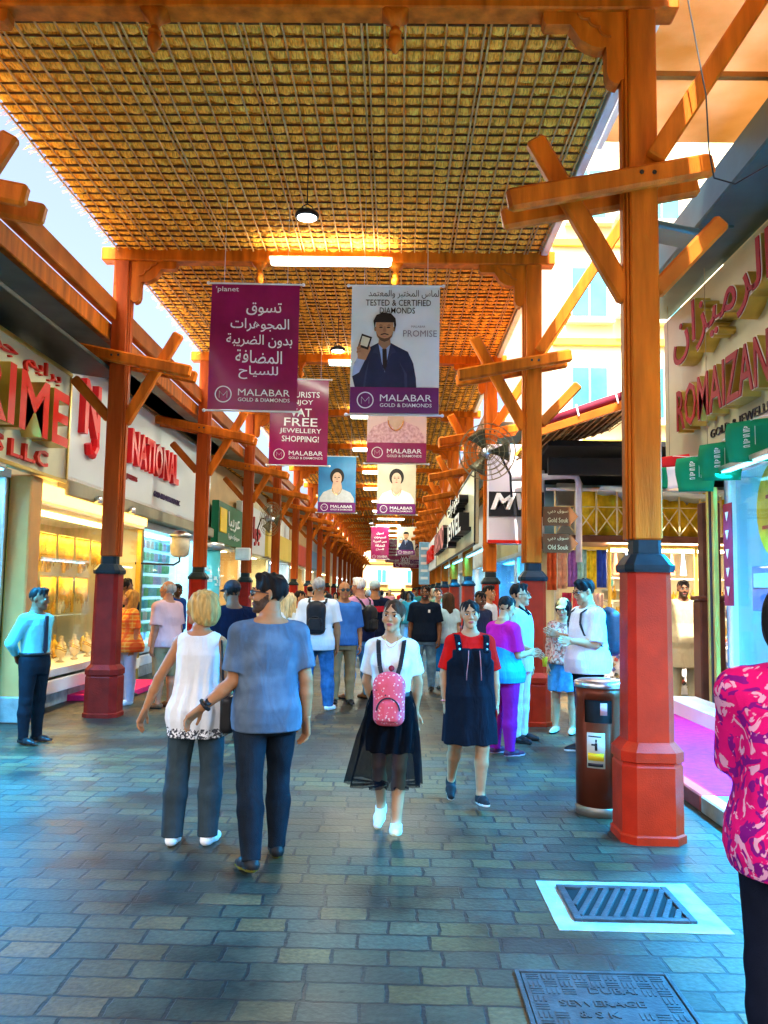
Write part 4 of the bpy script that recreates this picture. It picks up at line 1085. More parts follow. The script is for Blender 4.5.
# left signs
t = sign(1, -4.40, 6.6, 11.0, 3.02, 4.46, 'cream sign with thick red and gold block letters at the left edge', M_SIGNCREAM, edge=M_GOLDS)
letters(t, 1, -4.40, 8.95, 3.70, 'PRIME', [M_SIGNRED, M_GOLDS], height=.66, width=2.9, ext=.24, bold=.02)
letters(t, 1, -4.40, 9.50, 4.27, ar('برايم جمز'), M_SIGNRED, 'arabic_lettering', height=.24, ext=.04, width=2.2)
letters(t, 1, -4.40, 9.1, 3.20, 'GEMS L.L.C', M_SIGNRED, 'small_lettering', height=.20, ext=.05, bold=.02, width=2.4)
t = thing('sign_canopy', 'dark flat canopy over the cream sign with red block letters', 'canopy')
m = MB(); m.box((-4.3, 8.9, 4.60), (.9, 5.2, .05), Matrix.Rotation(R(8), 3, 'Y'), .008); m.build('sheet', mat('dark_canopy', (.03, .035, .03), .5), t)
t = sign(1, -4.62, 11.4, 20.4, 3.15, 4.9, 'tall white sign with bright red letters behind the left red column', M_SIGNWHITE, .3, edge=M_STEEL)
letters(t, 1, -4.62, 15.65, 4.05, 'NATIONAL', [M_SIGNRED2, M_SIGNRED2], width=3.1, height=.62, ext=.09, bold=.03)
m = MB(); X = -4.62                      # the hooked initial
put_text(m, 'N', (X, 12.2, 4.25), (0, 1, 0), (0, 0, 1), (1, 0, 0), height=.80, width=.62, ext=.10, bold=.03)
m.tube([(X+.05, 12.45, 3.95), (X+.05, 12.47, 3.72), (X+.05, 12.36, 3.60), (X+.05, 12.22, 3.62), (X+.05, 12.17, 3.74)], [.06, .07, .07, .065, .06], 8)
m.build('initial', M_SIGNRED2, t)
letters(t, 1, -4.62, 14.4, 3.52, 'JEWELLERS', mat('sign_dark_red', (.3, .02, .03), .4), 'small_lettering', height=.11, ext=.02)
letters(t, 1, -4.62, 16.7, 3.42, 'GOLD AND DIAMONDS LLC', mat('sign_navy', (.05, .03, .12), .4), 'small_lettering', width=1.9, height=.11, ext=.02)
t = thing('sign_top_box', 'white boxed top edge projecting over the tall white sign', 'sign top')
m = MB(); m.box((-4.42, 16.3, 5.0), (.5, 8.3, .13), None, .01); m.build('box', M_SIGNWHITE, t)
m = MB(); m.box((-4.66, 16.0, 3.0), (.3, 9.2, .22), None, .02); t2 = thing('light_pelmet', 'grey pelmet with small spotlights under the tall white sign', 'pelmet'); m.build('pelmet', M_GREYB, t2)
for y in (12.4, 13.2, 14.0):
    m = MB(); m.lathe([(.03, .06), (.05, .04), (.06, -.04), (.05, -.05)], (-4.45, y, 2.93), 12); m.build('spotlight', M_STEEL, t2, True)
t = sign(1, -4.45, 19.3-.2+1.7, 24.0, 2.78, 3.85, 'dark green sign with yellow square and white arabic writing', M_DGREEN)
m = MB(); m.box((-4.44, 21.35, 3.38), (.03, .8, .62), None, .01); m.build('yellow_square', M_YEL, t)
letters(t, 1, -4.44, 22.75, 3.42, ar('عربيا'), M_LTW, 'arabic_lettering', width=1.6, height=.5, ext=.02)
letters(t, 1, -4.44, 22.75, 3.02, ar('مجوهرات عربيا'), M_LTW, 'small_lettering', width=1.5, height=.16, ext=.02)
t = sign(1, -4.5, 24.2, 28.6, 2.75, 4.2, 'white sign with one big red arabic flourish on the left', M_SIGNWHITE)
letters(t, 1, -4.5, 26.2, 3.45, ar('جواهر'), mat('flourish_red', (.45, .03, .04), .4), 'arabic_lettering', width=2.6, height=.9, ext=.04, bold=.02)
for i, (a, b, c, tx, tc, lb) in enumerate(((29, 36, (.75, .55, .1), 'GOLD', M_SIGNRED, 'plain golden yellow shop sign farther down the left'), (36.5, 43, (.6, .05, .03), 'SOUK', M_LTW, 'plain red shop sign far down the left'), (43.5, 52, (.05, .2, .4), 'PEARLS', M_LTW, 'plain blue shop sign far down the left'))):
    t = sign(1, -4.45, a, b, 2.78, 3.7, lb, mat('far_sign_'+ORD[i], c, .4, 0, .1, 1))

# ---- right side: the cream jewellery shop
SX = 3.95
t = shop(-1, SX, 1.0, 10.2, 'cream jewellery shop front with cyan lit glass on the right edge', 'cyan', 'blue', (.06, .50, 1), 80, 31, ztop=3.1, base_z=.30, roof_z=6.38, panes=5, trimc=M_WHITE)
m = MB(); m.box((SX-.10, 6.3, .20), (.42, 10.6, .22), None, .015); m.build('white_step', M_WHITE, t)
t = thing('poster', 'round yellow poster inside the cyan shop window', 'poster'); m = MB()
m.lathe([(.55, 0), (.55, .01)], n=32, Rm=Matrix.Rotation(R(-90), 3, 'Y'), c=(SX+.10, 8.95, 2.6)); m.build('disc', mat('poster_yellow', (.9, .65, .03), .5), t)
m = MB(); m.bar((SX+.085, 8.55, 2.42), (SX+.085, 9.35, 2.42), .006, .04); m.bar((SX+.085, 8.65, 2.75), (SX+.085, 9.25, 2.75), .006, .04); m.build('print', M_SIGNRED, t)
t = thing('poster', 'tall dark red poster with pale shapes at the shop corner', 'poster'); m = MB()
m.box((SX-.06, 9.95, 2.15), (.01, .26, 1.2)); m.build('sheet', mat('poster_dark_red', (.30, .02, .05), .5, 0, .3, 6), t)
m = MB()
for i, z in enumerate((2.6, 2.38, 2.16, 1.94, 1.72)): m.prism([(-.05, .05), (.05, .05), (0, -.06)], (SX-.07, 9.95, z), (0, 1, 0), (0, 0, 1), (-1, 0, 0), .004)
m.build('print', mat('poster_pale', (.8, .6, .5), .5), t)
t = thing('poster', 'blue and white price poster in the cyan shop window', 'poster'); m = MB()
m.box((SX+.09, 9.35, 1.75), (.01, .6, .5)); m.build('sheet', mat('poster_blue', (.10, .18, .42), .5, 0, .2, 5), t)
m = MB(); m.box((SX+.082, 9.35, 1.84), (.006, .5, .16)); m.build('print', mat('poster_aqua', (.35, .7, .7), .5), t)
t = thing('door_pillar', 'dark brown timber pillar with a capital at the shop corner', 'pillar')
M_BROWN = mat('brown_timber', (.10, .035, .02), .4, 0, .3, 4)
m = MB(); m.box((SX+.36, 11.75, .85), (.34, .30, 1.5), None, .02); m.build('lower_post', M_BROWN, t)
m = MB(); m.box((SX+.36, 11.75, 1.63), (.40, .36, .07), None, .015); m.build('capital', M_BROWN, t)
m = MB(); m.box((SX+.38, 11.75, 2.3), (.24, .22, 1.3), None, .015); m.build('upper_post', M_BROWN, t)
m = MB(); m.box((SX+.36, 11.75, .11), (.4, .4, .2), None, .015); m.build('plinth', M_WHITE, t)
for dy, M in ((.10, M_GOLDS), (.0, M_BLACK), (-.10, M_GOLDS)):
    m = MB(); m.box((SX-.10, 10.34+dy*.9, 1.68), (.06, .07, 2.6), None, .01); m.build('door_trim', M, t)
# its sign
t = sign(-1, SX-.06, 3.0, 12.2, 3.17, 5.66, 'long cream sign with red and gold letters on the right', M_SIGNCREAM, .2)
M_RIM = mat('letter_white_rim', (.8, .78, .7), .4)
def rimmed(body, y, z, wd, ht, nm):
    m = MB(); put_text(m, body, (SX-.06, y, z), (0, -1, 0), (0, 0, 1), (-1, 0, 0), 0, 1, width=wd, height=ht, ext=.20, bold=.014); ls = [q.build('letter', [M_RIM, M_GOLDS], t) for q in islands(m)]
    m = MB(); put_text(m, body, (SX-.262, y, z), (0, -1, 0), (0, 0, 1), (-1, 0, 0), 0, None, width=wd*.985, height=ht*.96, ext=.012, bold=.004); [None for _ in ()]
    for o, q in zip(ls, islands(m)): q.build('letter_face', mat('letter_dark_red', (.30, .008, .012), .55, 0, .06, 3), o)
rimmed('ROMAIZAN', 9.67, 4.08, 2.82, .57, 'lettering')
rimmed(ar('الرميزان'), 9.67, 5.03, 3.0, .72, 'arabic_lettering')
letters(t, -1, SX-.065, 9.15, 3.64, 'GOLD & JEWELLERY L.L.C', M_SIGNBLK, 'small_lettering', width=2.5, height=.138, ext=.015)
m = MB()
for y in (4.6, 6.4, 8.2, 10, 11.4): m.box((SX-.2605, y, 4.42), (.004, .012, 2.44))
m.build('panel_joint', mat('joint_dark', (.25, .22, .14), .6), t)
t = thing('shop_canopy', 'dark teal canopy edge above the cream sign', 'canopy')
M_TEAL = mat('dark_teal_metal', (.07, .13, .125), .4, .3, .2, 2)
m = MB(); m.box((SX-.34, 6.8, 5.92), (.72, 10.8, .40), None, .02); m.build('fascia', M_TEAL, t)
t = thing('floodlight', 'dark flat floodlight arm over the cream sign at the right edge', 'floodlight')
m = MB(); m.bar((SX-.3, 9.0, 5.72), (SX-1.1, 9.0, 5.6), .05, .05); m.build('arm', M_TEAL, t)
m = MB(); m.box((SX-1.05, 8.9, 5.58), (.6, .4, .08), Matrix.Rotation(R(12), 3, 'Y'), .02); m.build('head', M_TEAL, t)
# added strip lamps under the shop edges, put in to turn the pavement blue
def strip(s, X, y0, y1, z, e, col, label):
    t = thing('added_strip_light', label, 'light'); m = MB(); m.box((X, (y0+y1)/2, z), (.10, y1-y0, .06), None, .01); m.build('housing', M_STEEL, t)
    m = MB(); m.box((X, (y0+y1)/2, z-.04), (.06, y1-y0-.05, .02)); m.build('diffuser', emis('added_strip_glow', (.15, .7, 1), 1.6), t)
    lamp('added_strip_lamp', (X+s*.02, (y0+y1)/2, z-.07), e, col, .12, y1-y0, (0, -R(24)*s, 0), t, 120)
strip(-1, SX-.30, 2.2, 10.0, 3.08, 500, (.004, .34, .85), 'long added cool strip light under the cream sign on the right')
strip(1, -4.40, 6.4, 9.2, 2.96, 170, (.004, .34, .85), 'added cool strip light under the cream block letter sign at left')
strip(-1, 1.72, 16.6, 30, 2.55, 170, (.01, .42, .95), 'added cool strip light under the dark lettered sign at right')
# bunting of flags
t = thing('bunting_string', 'string carrying small flags along the foot of the cream sign', 'string')
def by_(y): return 3.44+.08*math.cos((y-11.4)*2.2)-.02*(11.4-y)
m = MB(); m.tube([(SX-.34, y, by_(y)) for y in np.linspace(11.6, 3.0, 40)], .006, 5); m.build('string', M_WHITE, t)
M_FG = mat('flag_green', (.0, .22, .095), .7, 0, .1, 3); M_FR = mat('flag_red', (.65, .02, .02), .7, 0, .06, 3); M_FW = mat('flag_white', (.8, .8, .8), .7, 0, .04, 3); M_FB = mat('flag_black', (.02, .02, .02), .7, 0, .1, 3)
def flag(y, kind, label, z=None):
    t = thing('small_flag', label, 'flag', (SX-.34, y, by_(y)), R(40), 'small flags on the bunting'); W, H = .50, .43
    def cloth(u0, u1, v0, v1, M, nm, off=0):
        m = MB(); n = 6; vs, fs = [], []
        for j in range(n+1):
            for i in range(n+1):
                u, v = u0+(u1-u0)*i/n, v0+(v1-v0)*j/n
                vs.append((-.02*math.sin(5*v+3*u)-off, -(u-.5)*W*(1+.05*math.sin(4*v)), -v*H-.04*v*(u-.5)))
        for j in range(n):
            for i in range(n): k = j*(n+1)+i; fs.append((k, k+1, k+n+2, k+n+1))
        m.add(vs, fs); o = m.build(nm, M, t, True); md = o.modifiers.new('thickness', 'SOLIDIFY'); md.thickness = .003
    if kind == 'uae':
        cloth(0, 1, 0, .33, M_FR, 'red_band'); cloth(0, .34, .33, 1, M_FG, 'green_band'); cloth(.34, .67, .33, 1, M_FW, 'white_band'); cloth(.67, 1, .33, 1, M_FB, 'black_band')
    else:
        cloth(0, 1, 0, 1, M_FG, 'cloth')
        m = MB(); put_text(m, ar('لا اله الا الله'), (-.034, .02, -.17), (0, 0, -1), (0, -1, 0), (-1, 0, 0), width=.22, height=.07, ext=.003, bold=.01)
        m.bar((-.034, -.07, -.07), (-.034, -.07, -.26), .003, .008, up=(1, 0, 0), ch=.001); m.build('emblem', M_FW, t)
flag(11.05, 'uae', 'small flag of red green white and black on the bunting')
for y, lb in ((10.2, 'green flag next to the four coloured one'), (9.4, 'green flag second from the four coloured one'), (8.6, 'green flag partly cut by the right edge')): flag(y, 'k', 'small %s' % lb)

# ---- right side: the alley with the scarf stall and its balcony
AY = 14.8
t = thing('stall_building', 'low two storey building with a balcony at the end of the alley', 'building')
M_BLUEW = mat('pale_blue_wall', (.28, .46, .56), .6, 0, .2, 1.2)
m = MB(); m.box((6.2, AY+2.4, 1.3), (7.2, .1, 2.6)); m.build('back_wall', mat('stall_wall', (.62, .55, .42), .7, 0, .1, 2), t)
m = MB(); m.box((6.2, AY+2.0, 3.3), (7.2, .1, 1.35)); m.build('upper_wall', M_BLUEW, t)
m = MB(); m.box((6.2, AY+1.1, 2.62), (7.2, 2.5, .12), None, .01); m.build('balcony_floor', M_BROWN, t)
m = MB(); m.box((6.2, AY+.6, 4.02), (7.4, 2.9, .10), Matrix.Rotation(R(-6), 3, 'X'), .01); m.build('black_roof', mat('black_roofing', (.012, .013, .014), .6, 0, .2, 3), t)
m = MB(); m.box((6.2, AY-.80, 3.78), (7.4, .06, .30), None, .01); m.build('roof_fascia', mat('black_roofing', (.012, .013, .014)), t)
for i in range(14):
    x = 2.75+i*.36
    m = MB(); m.bar((x, AY-.1, 2.68), (x, AY-.1, 3.46), .03, .03, up=(0, 1, 0)); m.build('baluster', M_CREAM, t)
    m = MB(); m.bar((x+.02, AY-.1, 2.72), (x+.34, AY-.1, 3.16), .018, .022, up=(0, 1, 0)); m.bar((x+.34, AY-.1, 2.72), (x+.02, AY-.1, 3.16), .018, .022, up=(0, 1, 0)); m.bar((x, AY-.1, 3.18), (x+.36, AY-.1, 3.18), .018, .022, up=(0, 1, 0)); m.build('lattice_panel', M_CREAM, t)
m = MB(); m.bar((2.6, AY-.1, 3.48), (8, AY-.1, 3.48), .06, .05); m.build('handrail', M_WHITE, t)
M_DRAPE = mat('yellow_drape', (.72, .46, .015), .8, 0, .3, 6, .3, 40)
t = thing('drape', 'long yellow cloth hung behind the balcony railing', 'cloth'); m = MB(); vs, fs = [], []
for i in range(61):
    x = 3.15+i*.07; y = AY+.08+.05*math.sin(i*1.1)+.02*math.sin(i*2.7)
    h = .55+.30*abs(math.sin(i*.21+.4))
    vs += [(x, y, 2.70), (x, y+.02, 2.70+h)]
fs = [(2*i, 2*i+2, 2*i+3, 2*i+1) for i in range(60)]; m.add(vs, fs); o = m.build('cloth', M_DRAPE, t, True); o.modifiers.new('thickness', 'SOLIDIFY').thickness = .02
t = thing('tarpaulin', 'pale blue tarpaulin slung under the black roof', 'tarpaulin'); m = MB(); vs, fs = [], []
for i in range(21):
    for j in range(5): vs.append((3.5+i*.16, AY-.35+j*.25, 3.52-.10*math.sin(math.pi*i/20)-.05*j+.02*math.sin(i)))
fs = [(i*5+j, (i+1)*5+j, (i+1)*5+j+1, i*5+j+1) for i in range(20) for j in range(4)]; m.add(vs, fs); o = m.build('sheet', mat('tarp_blue', (.55, .72, .78), .5, 0, .1, 2), t, True); o.modifiers.new('thickness', 'SOLIDIFY').thickness = .01
t = thing('drain_pipe', 'white bent rain pipe beside the balcony', 'pipe')
m = MB(); m.tube([(1.95, AY-.4, 3.62), (2.95, AY-.4, 3.68), (3.06, AY-.4, 3.66), (3.10, AY-.4, 3.56), (3.10, AY-.4, 2.2)], .055, 10); m.build('pipe', mat('pipe_lilac_white', (.62, .58, .66), .4), t, True)
# scarves
SC_ = [(2.72, (.50, .08, .02)), (2.90, (.62, .30, .18)), (3.08, (.30, .12, .42)), (3.24, (.30, .55, .50)), (3.40, (.75, .55, .02)), (3.58, (.03, .08, .45))]
def scarf(x, z0, z1, col, i, label):
    t = thing('hanging_scarf', label, 'scarf', (x, AY+.02, 0), 0, 'scarves hanging in the alley stall'); m = MB(); vs, fs = [], []
    for k in range(11):
        for j in range(7): vs.append(((k-5)*.0165, .03*math.sin(k*1.3+i)+.01*math.sin(j*2), z0+(z1-z0)*j/6))
    fs = [(k*7+j, (k+1)*7+j, (k+1)*7+j+1, k*7+j+1) for k in range(10) for j in range(6)]; m.add(vs, fs)
    o = m.build('cloth', mat('scarf_'+label.split()[0]+ORD[i], col, .85, 0, .35, 9, .2, 90), t, True); o.modifiers.new('thickness', 'SOLIDIFY').thickness = .008
for i, (x, c) in enumerate(SC_): scarf(x, 1.72+.03*(i % 3), 2.42+.04*(i % 2), c, i, '%s scarf hanging in the upper row of the stall' % ('rust', 'salmon', 'purple', 'turquoise', 'golden', 'blue')[i])
for i, (x, c, n) in enumerate(((2.98, (.35, .02, .06), 'crimson'), (3.16, (.62, .06, .06), 'scarlet'), (3.34, (.55, .40, .12), 'sandy'), (3.52, (.60, .42, .38), 'rosy'))): scarf(x, .95, 1.68, c, i, '%s scarf hanging in the lower row of the stall' % n)
t = thing('market_stall', 'yellow metal frame round the lit gold shelves of the alley stall', 'stall')
M_YFR = mat('yellow_frame', (.75, .52, .10), .4, .3, .1)
for a, b in (((3.70, AY-.05, 0), (3.70, AY-.05, 2.52)), ((3.70, AY-.05, 2.50), (7.5, AY-.05, 2.50)), ((2.6, AY-.05, 2.46), (3.7, AY-.05, 2.46)), ((5.2, AY-.05, 0), (5.2, AY-.05, 2.5))):
    m = MB(); m.bar(a, b, .05, .05, up=(0, 1, 0)); m.build('frame_bar', M_YFR, t)
for z in (.95, 1.25, 1.55, 1.95):
    m = MB(); m.box((5.4, AY+.35, z), (3.3, .5, .025)); m.build('shelf', M_WHITE, t)
rg = random.Random(9); m = MB()
for z in (.96, 1.26, 1.56):
    for i in range(40):
        m.cur = rg.choice((0, 0, 1, 1, 3, 4)); h = rg.uniform(.12, .25); x = 3.82+i*.08
        m.lathe([(.02, 0), (.04, h*.3), (.035, h*.6), (.012, h*.8), (.016, h)], (x, AY+.2+rg.uniform(0, .2), z+.012), 7)
m.build('gold_goods', pmats('gold'), t)['kind'] = 'stuff'
m = MB()
for i in range(7): m.cur = i % 5; m.tube([(3.9+i*.2, AY+.3, 2.4), (3.9+i*.2, AY+.3, 2.02)], [.02, .06], 8)
m.build('hanging_goods', pmats('mixed'), t)['kind'] = 'stuff'
m = MB(); m.box((5.4, AY+.35, 2.45), (3.2, .3, .03)); m.build('stall_light', emis('stall_light_glow', (1, .85, .5), 14), t)
lamp('stall_lamp', (5.2, AY+.1, 2.40), 70, (1, .72, .32), 3, .3)
t = thing('ware_table', 'long table crowded with small trinkets before the stall', 'table')
m = MB(); m.box((4.9, AY-.15, .78), (4.6, .7, .04), None, .01); m.build('table_top', M_WHITE, t)
m = MB(); m.box((4.9, AY-.47, .40), (4.6, .03, .76)); m.build('front_board', mat('table_front', (.7, .68, .66), .6, 0, .3, 9), t)
rg = random.Random(19); m = MB()
for i in range(420):
    m.cur = rg.randrange(5); x = 2.65+rg.random()*4.5; y = AY-.45+rg.random()*.6
    m.box((x, y, .83+rg.uniform(0, .05)), (rg.uniform(.03, .08), rg.uniform(.03, .08), rg.uniform(.03, .10)), Matrix.Rotation(rg.random(), 3, 'Z'), .006)
for i in range(360):
    m.cur = rg.randrange(5); x = 2.65+rg.random()*4.5; m.box((x, AY-.495, rg.uniform(.1, .74)), (.06, .02, .06), Matrix.Rotation(rg.random(), 3, 'Y'), .006)
m.build('trinkets', pmats('trinket'), t)['kind'] = 'stuff'
for x in (2.75, 7.0):
    m = MB(); m.box((x, AY-.15, .38), (.05, .6, .76)); m.build('leg', M_BROWN, t)
# slanting lattice awning with a rolled maroon blind
t = thing('lattice_awning', 'slanting awning with lattice underside and orange edge behind the second right column', 'awning')
a0, a1 = AT(540, 432, 12.6), AT(652, 396, 12.6)
m = MB(); m.bar(a0, a1, .12, .14, up=(0, 1, 0)); m.build('edge_beam', M_TIMBER2, t)
W = (a1-a0).length; ang = math.atan2(a1.z-a0.z, a1.x-a0.x)
o = link('lattice', lattice_mesh(W, 2.6, .16), t, ((a0+a1)/2+Vector((0, .05, .02))), (0, -ang, 0)); o2 = link('thatch', thatch_mesh(W, 2.6, .16, 3), t, ((a0+a1)/2+Vector((0, .05, .06))), (0, -ang, 0))
t = thing('rolled_blind', 'rolled maroon blind tied along the slanting awning edge', 'blind')
u = Vector((-math.sin(ang), 0, math.cos(ang)))*.14
m = MB(); m.tube([a0+u*1.1+Vector((.1, 0, 0)), a1+u*1.1], .062, 12); m.build('roll', mat('maroon_canvas', (.16, .012, .03), .7, 0, .2, 5), t, True)
for k in (.35, .7):
    q = a0.lerp(a1, k)+u; m = MB(); m.tube([q+Vector((0, .08, -.06)), q+Vector((0, 0, .09)), q+Vector((0, -.08, 0)), q+Vector((.02, -.09, -.1))], .014, 5); m.build('tie', M_FW, t)
# arrow signs on the second right column
for z, lb in ((0, 'upper brown arrow sign on the second right column'), (1, 'lower brown arrow sign on the second right column')):
    t = thing('arrow_sign', lb, 'sign'); q = AT(543, 530+z*27-14, 10.75); W, H = .34, .245
    m = MB(); m.prism([(0, -H/2), (W, -H/2), (W+.11, 0), (W, H/2), (0, H/2)], (q.x, q.y, q.z), (1, 0, 0), (0, 0, 1), (0, 1, 0), .02); m.build('board', mat('brown_sign', (.13, .05, .015), .5, 0, .1), t)
    for j, tx in enumerate((ar('سوق الذهب') if 0 else ar('سوق دبي'), 'Gold Souk' if z == 0 else 'Old Souk')):
        m = MB(); put_text(m, tx, (q.x+.19, q.y-.003, q.z+(.055 if j == 0 else -.05)), (1, 0, 0), (0, 0, 1), (0, -1, 0), height=.06, width=.26, ext=.002); m.build('lettering', mat('sign_gold_ink', (.75, .6, .3), .5), t)
# ---- corner sign box and the dark sign down the right side
t = thing('corner_sign', 'lilac white box sign with slanted letters facing down the walk', 'sign')
m = MB(); m.box((2.20, 15.9, 3.50), (1.06, .6, 1.85), None, .02); m.build('board', mat('lilac_white', (.62, .60, .66), .35, 0, .08, 1), t)
m = MB(); m.box((2.20, 15.585, 3.30), (1.02, .02, .46)); m.build('black_band', M_SIGNBLK, t)
letters(t, 1, 2.17, 15.57, 3.30, 'MVJ', M_LTW, N=(0, -1, 0), U=(1, 0, 0), height=.40, width=.90, ext=.03, bold=.03, shear=.3)
m = MB(); m.box((2.20, 15.58, 2.60), (1.06, .03, .06)); m.build('red_trim', M_SIGNRED, t)
t = sign(-1, 1.50, 16.3, 32.0, 2.60, 4.10, 'long dark lettered sign running down the right side', M_SIGNCREAM, .08, edge=M_SIGNBLK)
letters(t, -1, 1.50, 19.4, 3.05, 'JEWEL', [M_LTW, M_SIGNBLK], width=4.6, height=.55, ext=.22, bold=.03)
letters(t, -1, 1.50, 19.8, 3.68, ar('مجوهرات'), [M_LTW, M_SIGNBLK], 'arabic_lettering', width=4.0, height=.46, ext=.2, bold=.02)
letters(t, -1, 1.50, 27.5, 3.3, 'DIAMOND', [mat('letter_rose', (.7, .25, .25), .4), M_SIGNBLK], 'rose_lettering', width=6, height=.7, ext=.16, bold=.03)
t = sign(-1, 1.50, 32.6, 44, 2.60, 3.9, 'white and red lettered sign far down the right side', M_SIGNWHITE, .08)
letters(t, -1, 1.50, 38, 3.25, 'GOLD HOUSE', M_SIGNRED, width=8, height=.6, ext=.1, bold=.03)
t = thing('vertical_sign', 'narrow upright blue and white sign far down the right side', 'sign'); m = MB(); q = AT(430, 562, 40); m.box((1.3, 40, 3.0), (.5, .1, 2.0), None, .02); m.build('board', mat('sky_blue_sign', (.25, .5, .7), .4), t)
m = MB()
for z in (2.3, 2.65, 3.0, 3.35, 3.7): m.box((1.3, 39.94, z), (.34, .02, .12))
m.build('print', M_LTW, t)
RS = [(16.6, 22.0, 'cyan', 'white', 'first'), (22.2, 28, 'cyan', 'blue', 'second'), (28.2, 35, 'pastel', 'white', 'third'), (35.2, 43, 'cyan', 'grey', 'fourth'), (43.2, 53, 'gold', 'cream', 'fifth'), (53.2, 64, 'cyan', 'white', 'sixth'), (64.2, 95, 'gold', 'tan', 'seventh')]
for i, (a, b, pal, wc, o_) in enumerate(RS):
    shop(-1, 3.1, a, b, '%s shop front past the alley on the right side' % o_, pal, wc, (.04, .45, 1), 90 if i < 3 else 0, 40+i, ztop=2.6, roof_z=5.0)

# ---- buildings behind
def block(label, x0, x1, y0, y1, H, wm, nx, nz, face, z0=5.4, glassc=(.05, .30, .38), sill=True):
    t = thing('apartment_building', label, 'building'); m = MB(); m.box(((x0+x1)/2, (y0+y1)/2, H/2), (x1-x0, y1-y0, H)); m.build('walls', wm, t)
    g = mat('blue_window_glass', glassc, .1, 0, .2, 2, spec=.8)
    for iz in range(nz):
        z = z0+iz*3.1
        for i in range(nx):
            if face == 'y':
                x = x0+(x1-x0)*(i+.5)/nx; w_ = 1.15; fr = MB(); fr.box((x, y0-.03, z), (w_, .10, 1.7), None, .01); f = fr.build('window', M_WHITE, t)
                for q in (-1, 1): p = MB(); p.box((x+q*w_*.235, y0-.09, z), (w_*.43, .02, 1.5)); p.build('pane', g, f)
                s_ = MB(); s_.box((x, y0-.12, z-.95), (w_+.3, .3, .1), None, .01); s_.build('sill', wm, f)
                if i % 2 == 0: a_ = MB(); a_.box((x+1.15, y0-.32, z-.55), (.85, .45, .6), None, .03); a_.build('air_conditioner', M_WHITE, t)
            else:
                s = 1 if face == '+x' else -1; X = x1 if s > 0 else x0; y = y0+(y1-y0)*(i+.5)/nx; w_ = 1.4
                fr = MB(); fr.box((X+s*.03, y, z), (.10, w_, 1.6), None, .01); f = fr.build('window', M_WHITE, t)
                p = MB(); p.box((X+s*.09, y, z), (.02, w_*.86, 1.4)); p.build('pane', g, f)
        if face == 'y':
            b = MB(); b.box(((x0+x1)/2, y0-.06, z-1.55), (x1-x0, .14, .22), None, .01); b.build('floor_band', mat('ochre_band', (.72, .45, .06), .7, 0, .1, 2), t)
    return t
block('tall pale yellow building with blue windows beyond the alley', 4.6, 13.5, 25, 36, 19, mat('pale_yellow_render', (.86, .78, .52), .8, 0, .1, .8), 4, 4, 'y', 4.6)
block('pale blue white building beyond the left shop roofs', -22, -13, 30, 62, 13, mat('blue_white_render', (.62, .68, .72), .8, 0, .1, .8), 12, 2, '+x', 6.6)
block('sandy building behind the cream jewellery shop', 5.0, 14, -6, 10.2, 12, mat('sandy_render', (.66, .50, .30), .8, 0, .15, .8), 5, 2, '-x', 7)
block('sandy building closing the far end of the walk', -14, 14, 99, 107, 9, mat('sand_end_render', (.62, .45, .22), .8, 0, .12, .6), 8, 2, 'y', 3.4)

# ---- fittings on the columns
def fan(loc, aim, label, s=1, Rr=.36):
    t = thing('wall_fan', label, 'fan', loc, 0, 'fans fixed to the columns'); A = Vector(aim).to_track_quat('Z', 'Y').to_matrix()
    for nm, zoff in (('front_cage', .05), ('rear_cage', -.07)):
        m = MB()
        for r_ in (1, .82, .64, .46, .28): m.tube([A @ Vector((Rr*r_*math.cos(a), Rr*r_*math.sin(a), zoff*(1.25-r_*.9)*1.2)) for a in np.linspace(0, 2*math.pi, 29)], .005, 5, False)
        for k in range(18):
            a = k*math.pi/9; m.tube([A @ Vector((Rr*.12*math.cos(a), Rr*.12*math.sin(a), zoff*1.3)), A @ Vector((Rr*math.cos(a), Rr*math.sin(a), zoff*.35))], .003, 4, False)
        m.build(nm, mat('fan_bronze', (.22, .17, .08), .4, .6, .2), t)
    m = MB(); m.lathe([(0, -.16), (.07, -.15), (.085, -.05), (.06, .02), (.05, .075), (0, .085)], n=14, Rm=A); m.build('motor', M_STEEL, t, True)
    for k in range(3):
        a = k*2.094; m = MB(); P = []
        for u in np.linspace(0, 1, 6):
            for v in (-1, 1):
                rr = .05+.26*u*Rr/.36; aa = a+v*(.30+.15*u); P.append(A @ Vector((rr*math.cos(aa), rr*math.sin(aa), v*.025)))
        m.add(P, [(2*i, 2*i+1, 2*i+3, 2*i+2) for i in range(5)]); o = m.build('blade', mat('fan_blade', (.10, .085, .05), .4, .3), t, True); o.modifiers.new('thickness', 'SOLIDIFY').thickness = .006
    m = MB(); b = A @ Vector((0, 0, -.14)); e = Vector((s*.34, .20, -.55)); m.tube([b, b+Vector((s*.14, .05, .0)), b.lerp(e, .6)+Vector((s*.10, 0, .06)), e], .016, 8); m.build('arm', M_BLACK, t, True)
    return t
fan(AT(487, 452, 10.6), (-.30, -1, -.12), 'round caged fan on the second right column', 1, .36)
fan(AT(271, 519, 20.6), (.9, -.45, -.1), 'caged fan turned sideways on a left column', -1, .42)
fan(AT(447, 549, 30.3), (-.3, -1, -.1), 'pale caged fan far down the right side', 1, .42)
t = thing('wall_lantern', 'glass wall lantern with a steel cap beside the white sign', 'lantern', tuple(AT(180, 545, 15.2)))
m = MB(); m.lathe([(.10, -.22), (.16, -.18), (.18, 0), (.16, .14), (.12, .18)], n=16); m.build('globe', mat('lantern_glass', (.62, .58, .45), .2, 0, .2, 8), t, True)
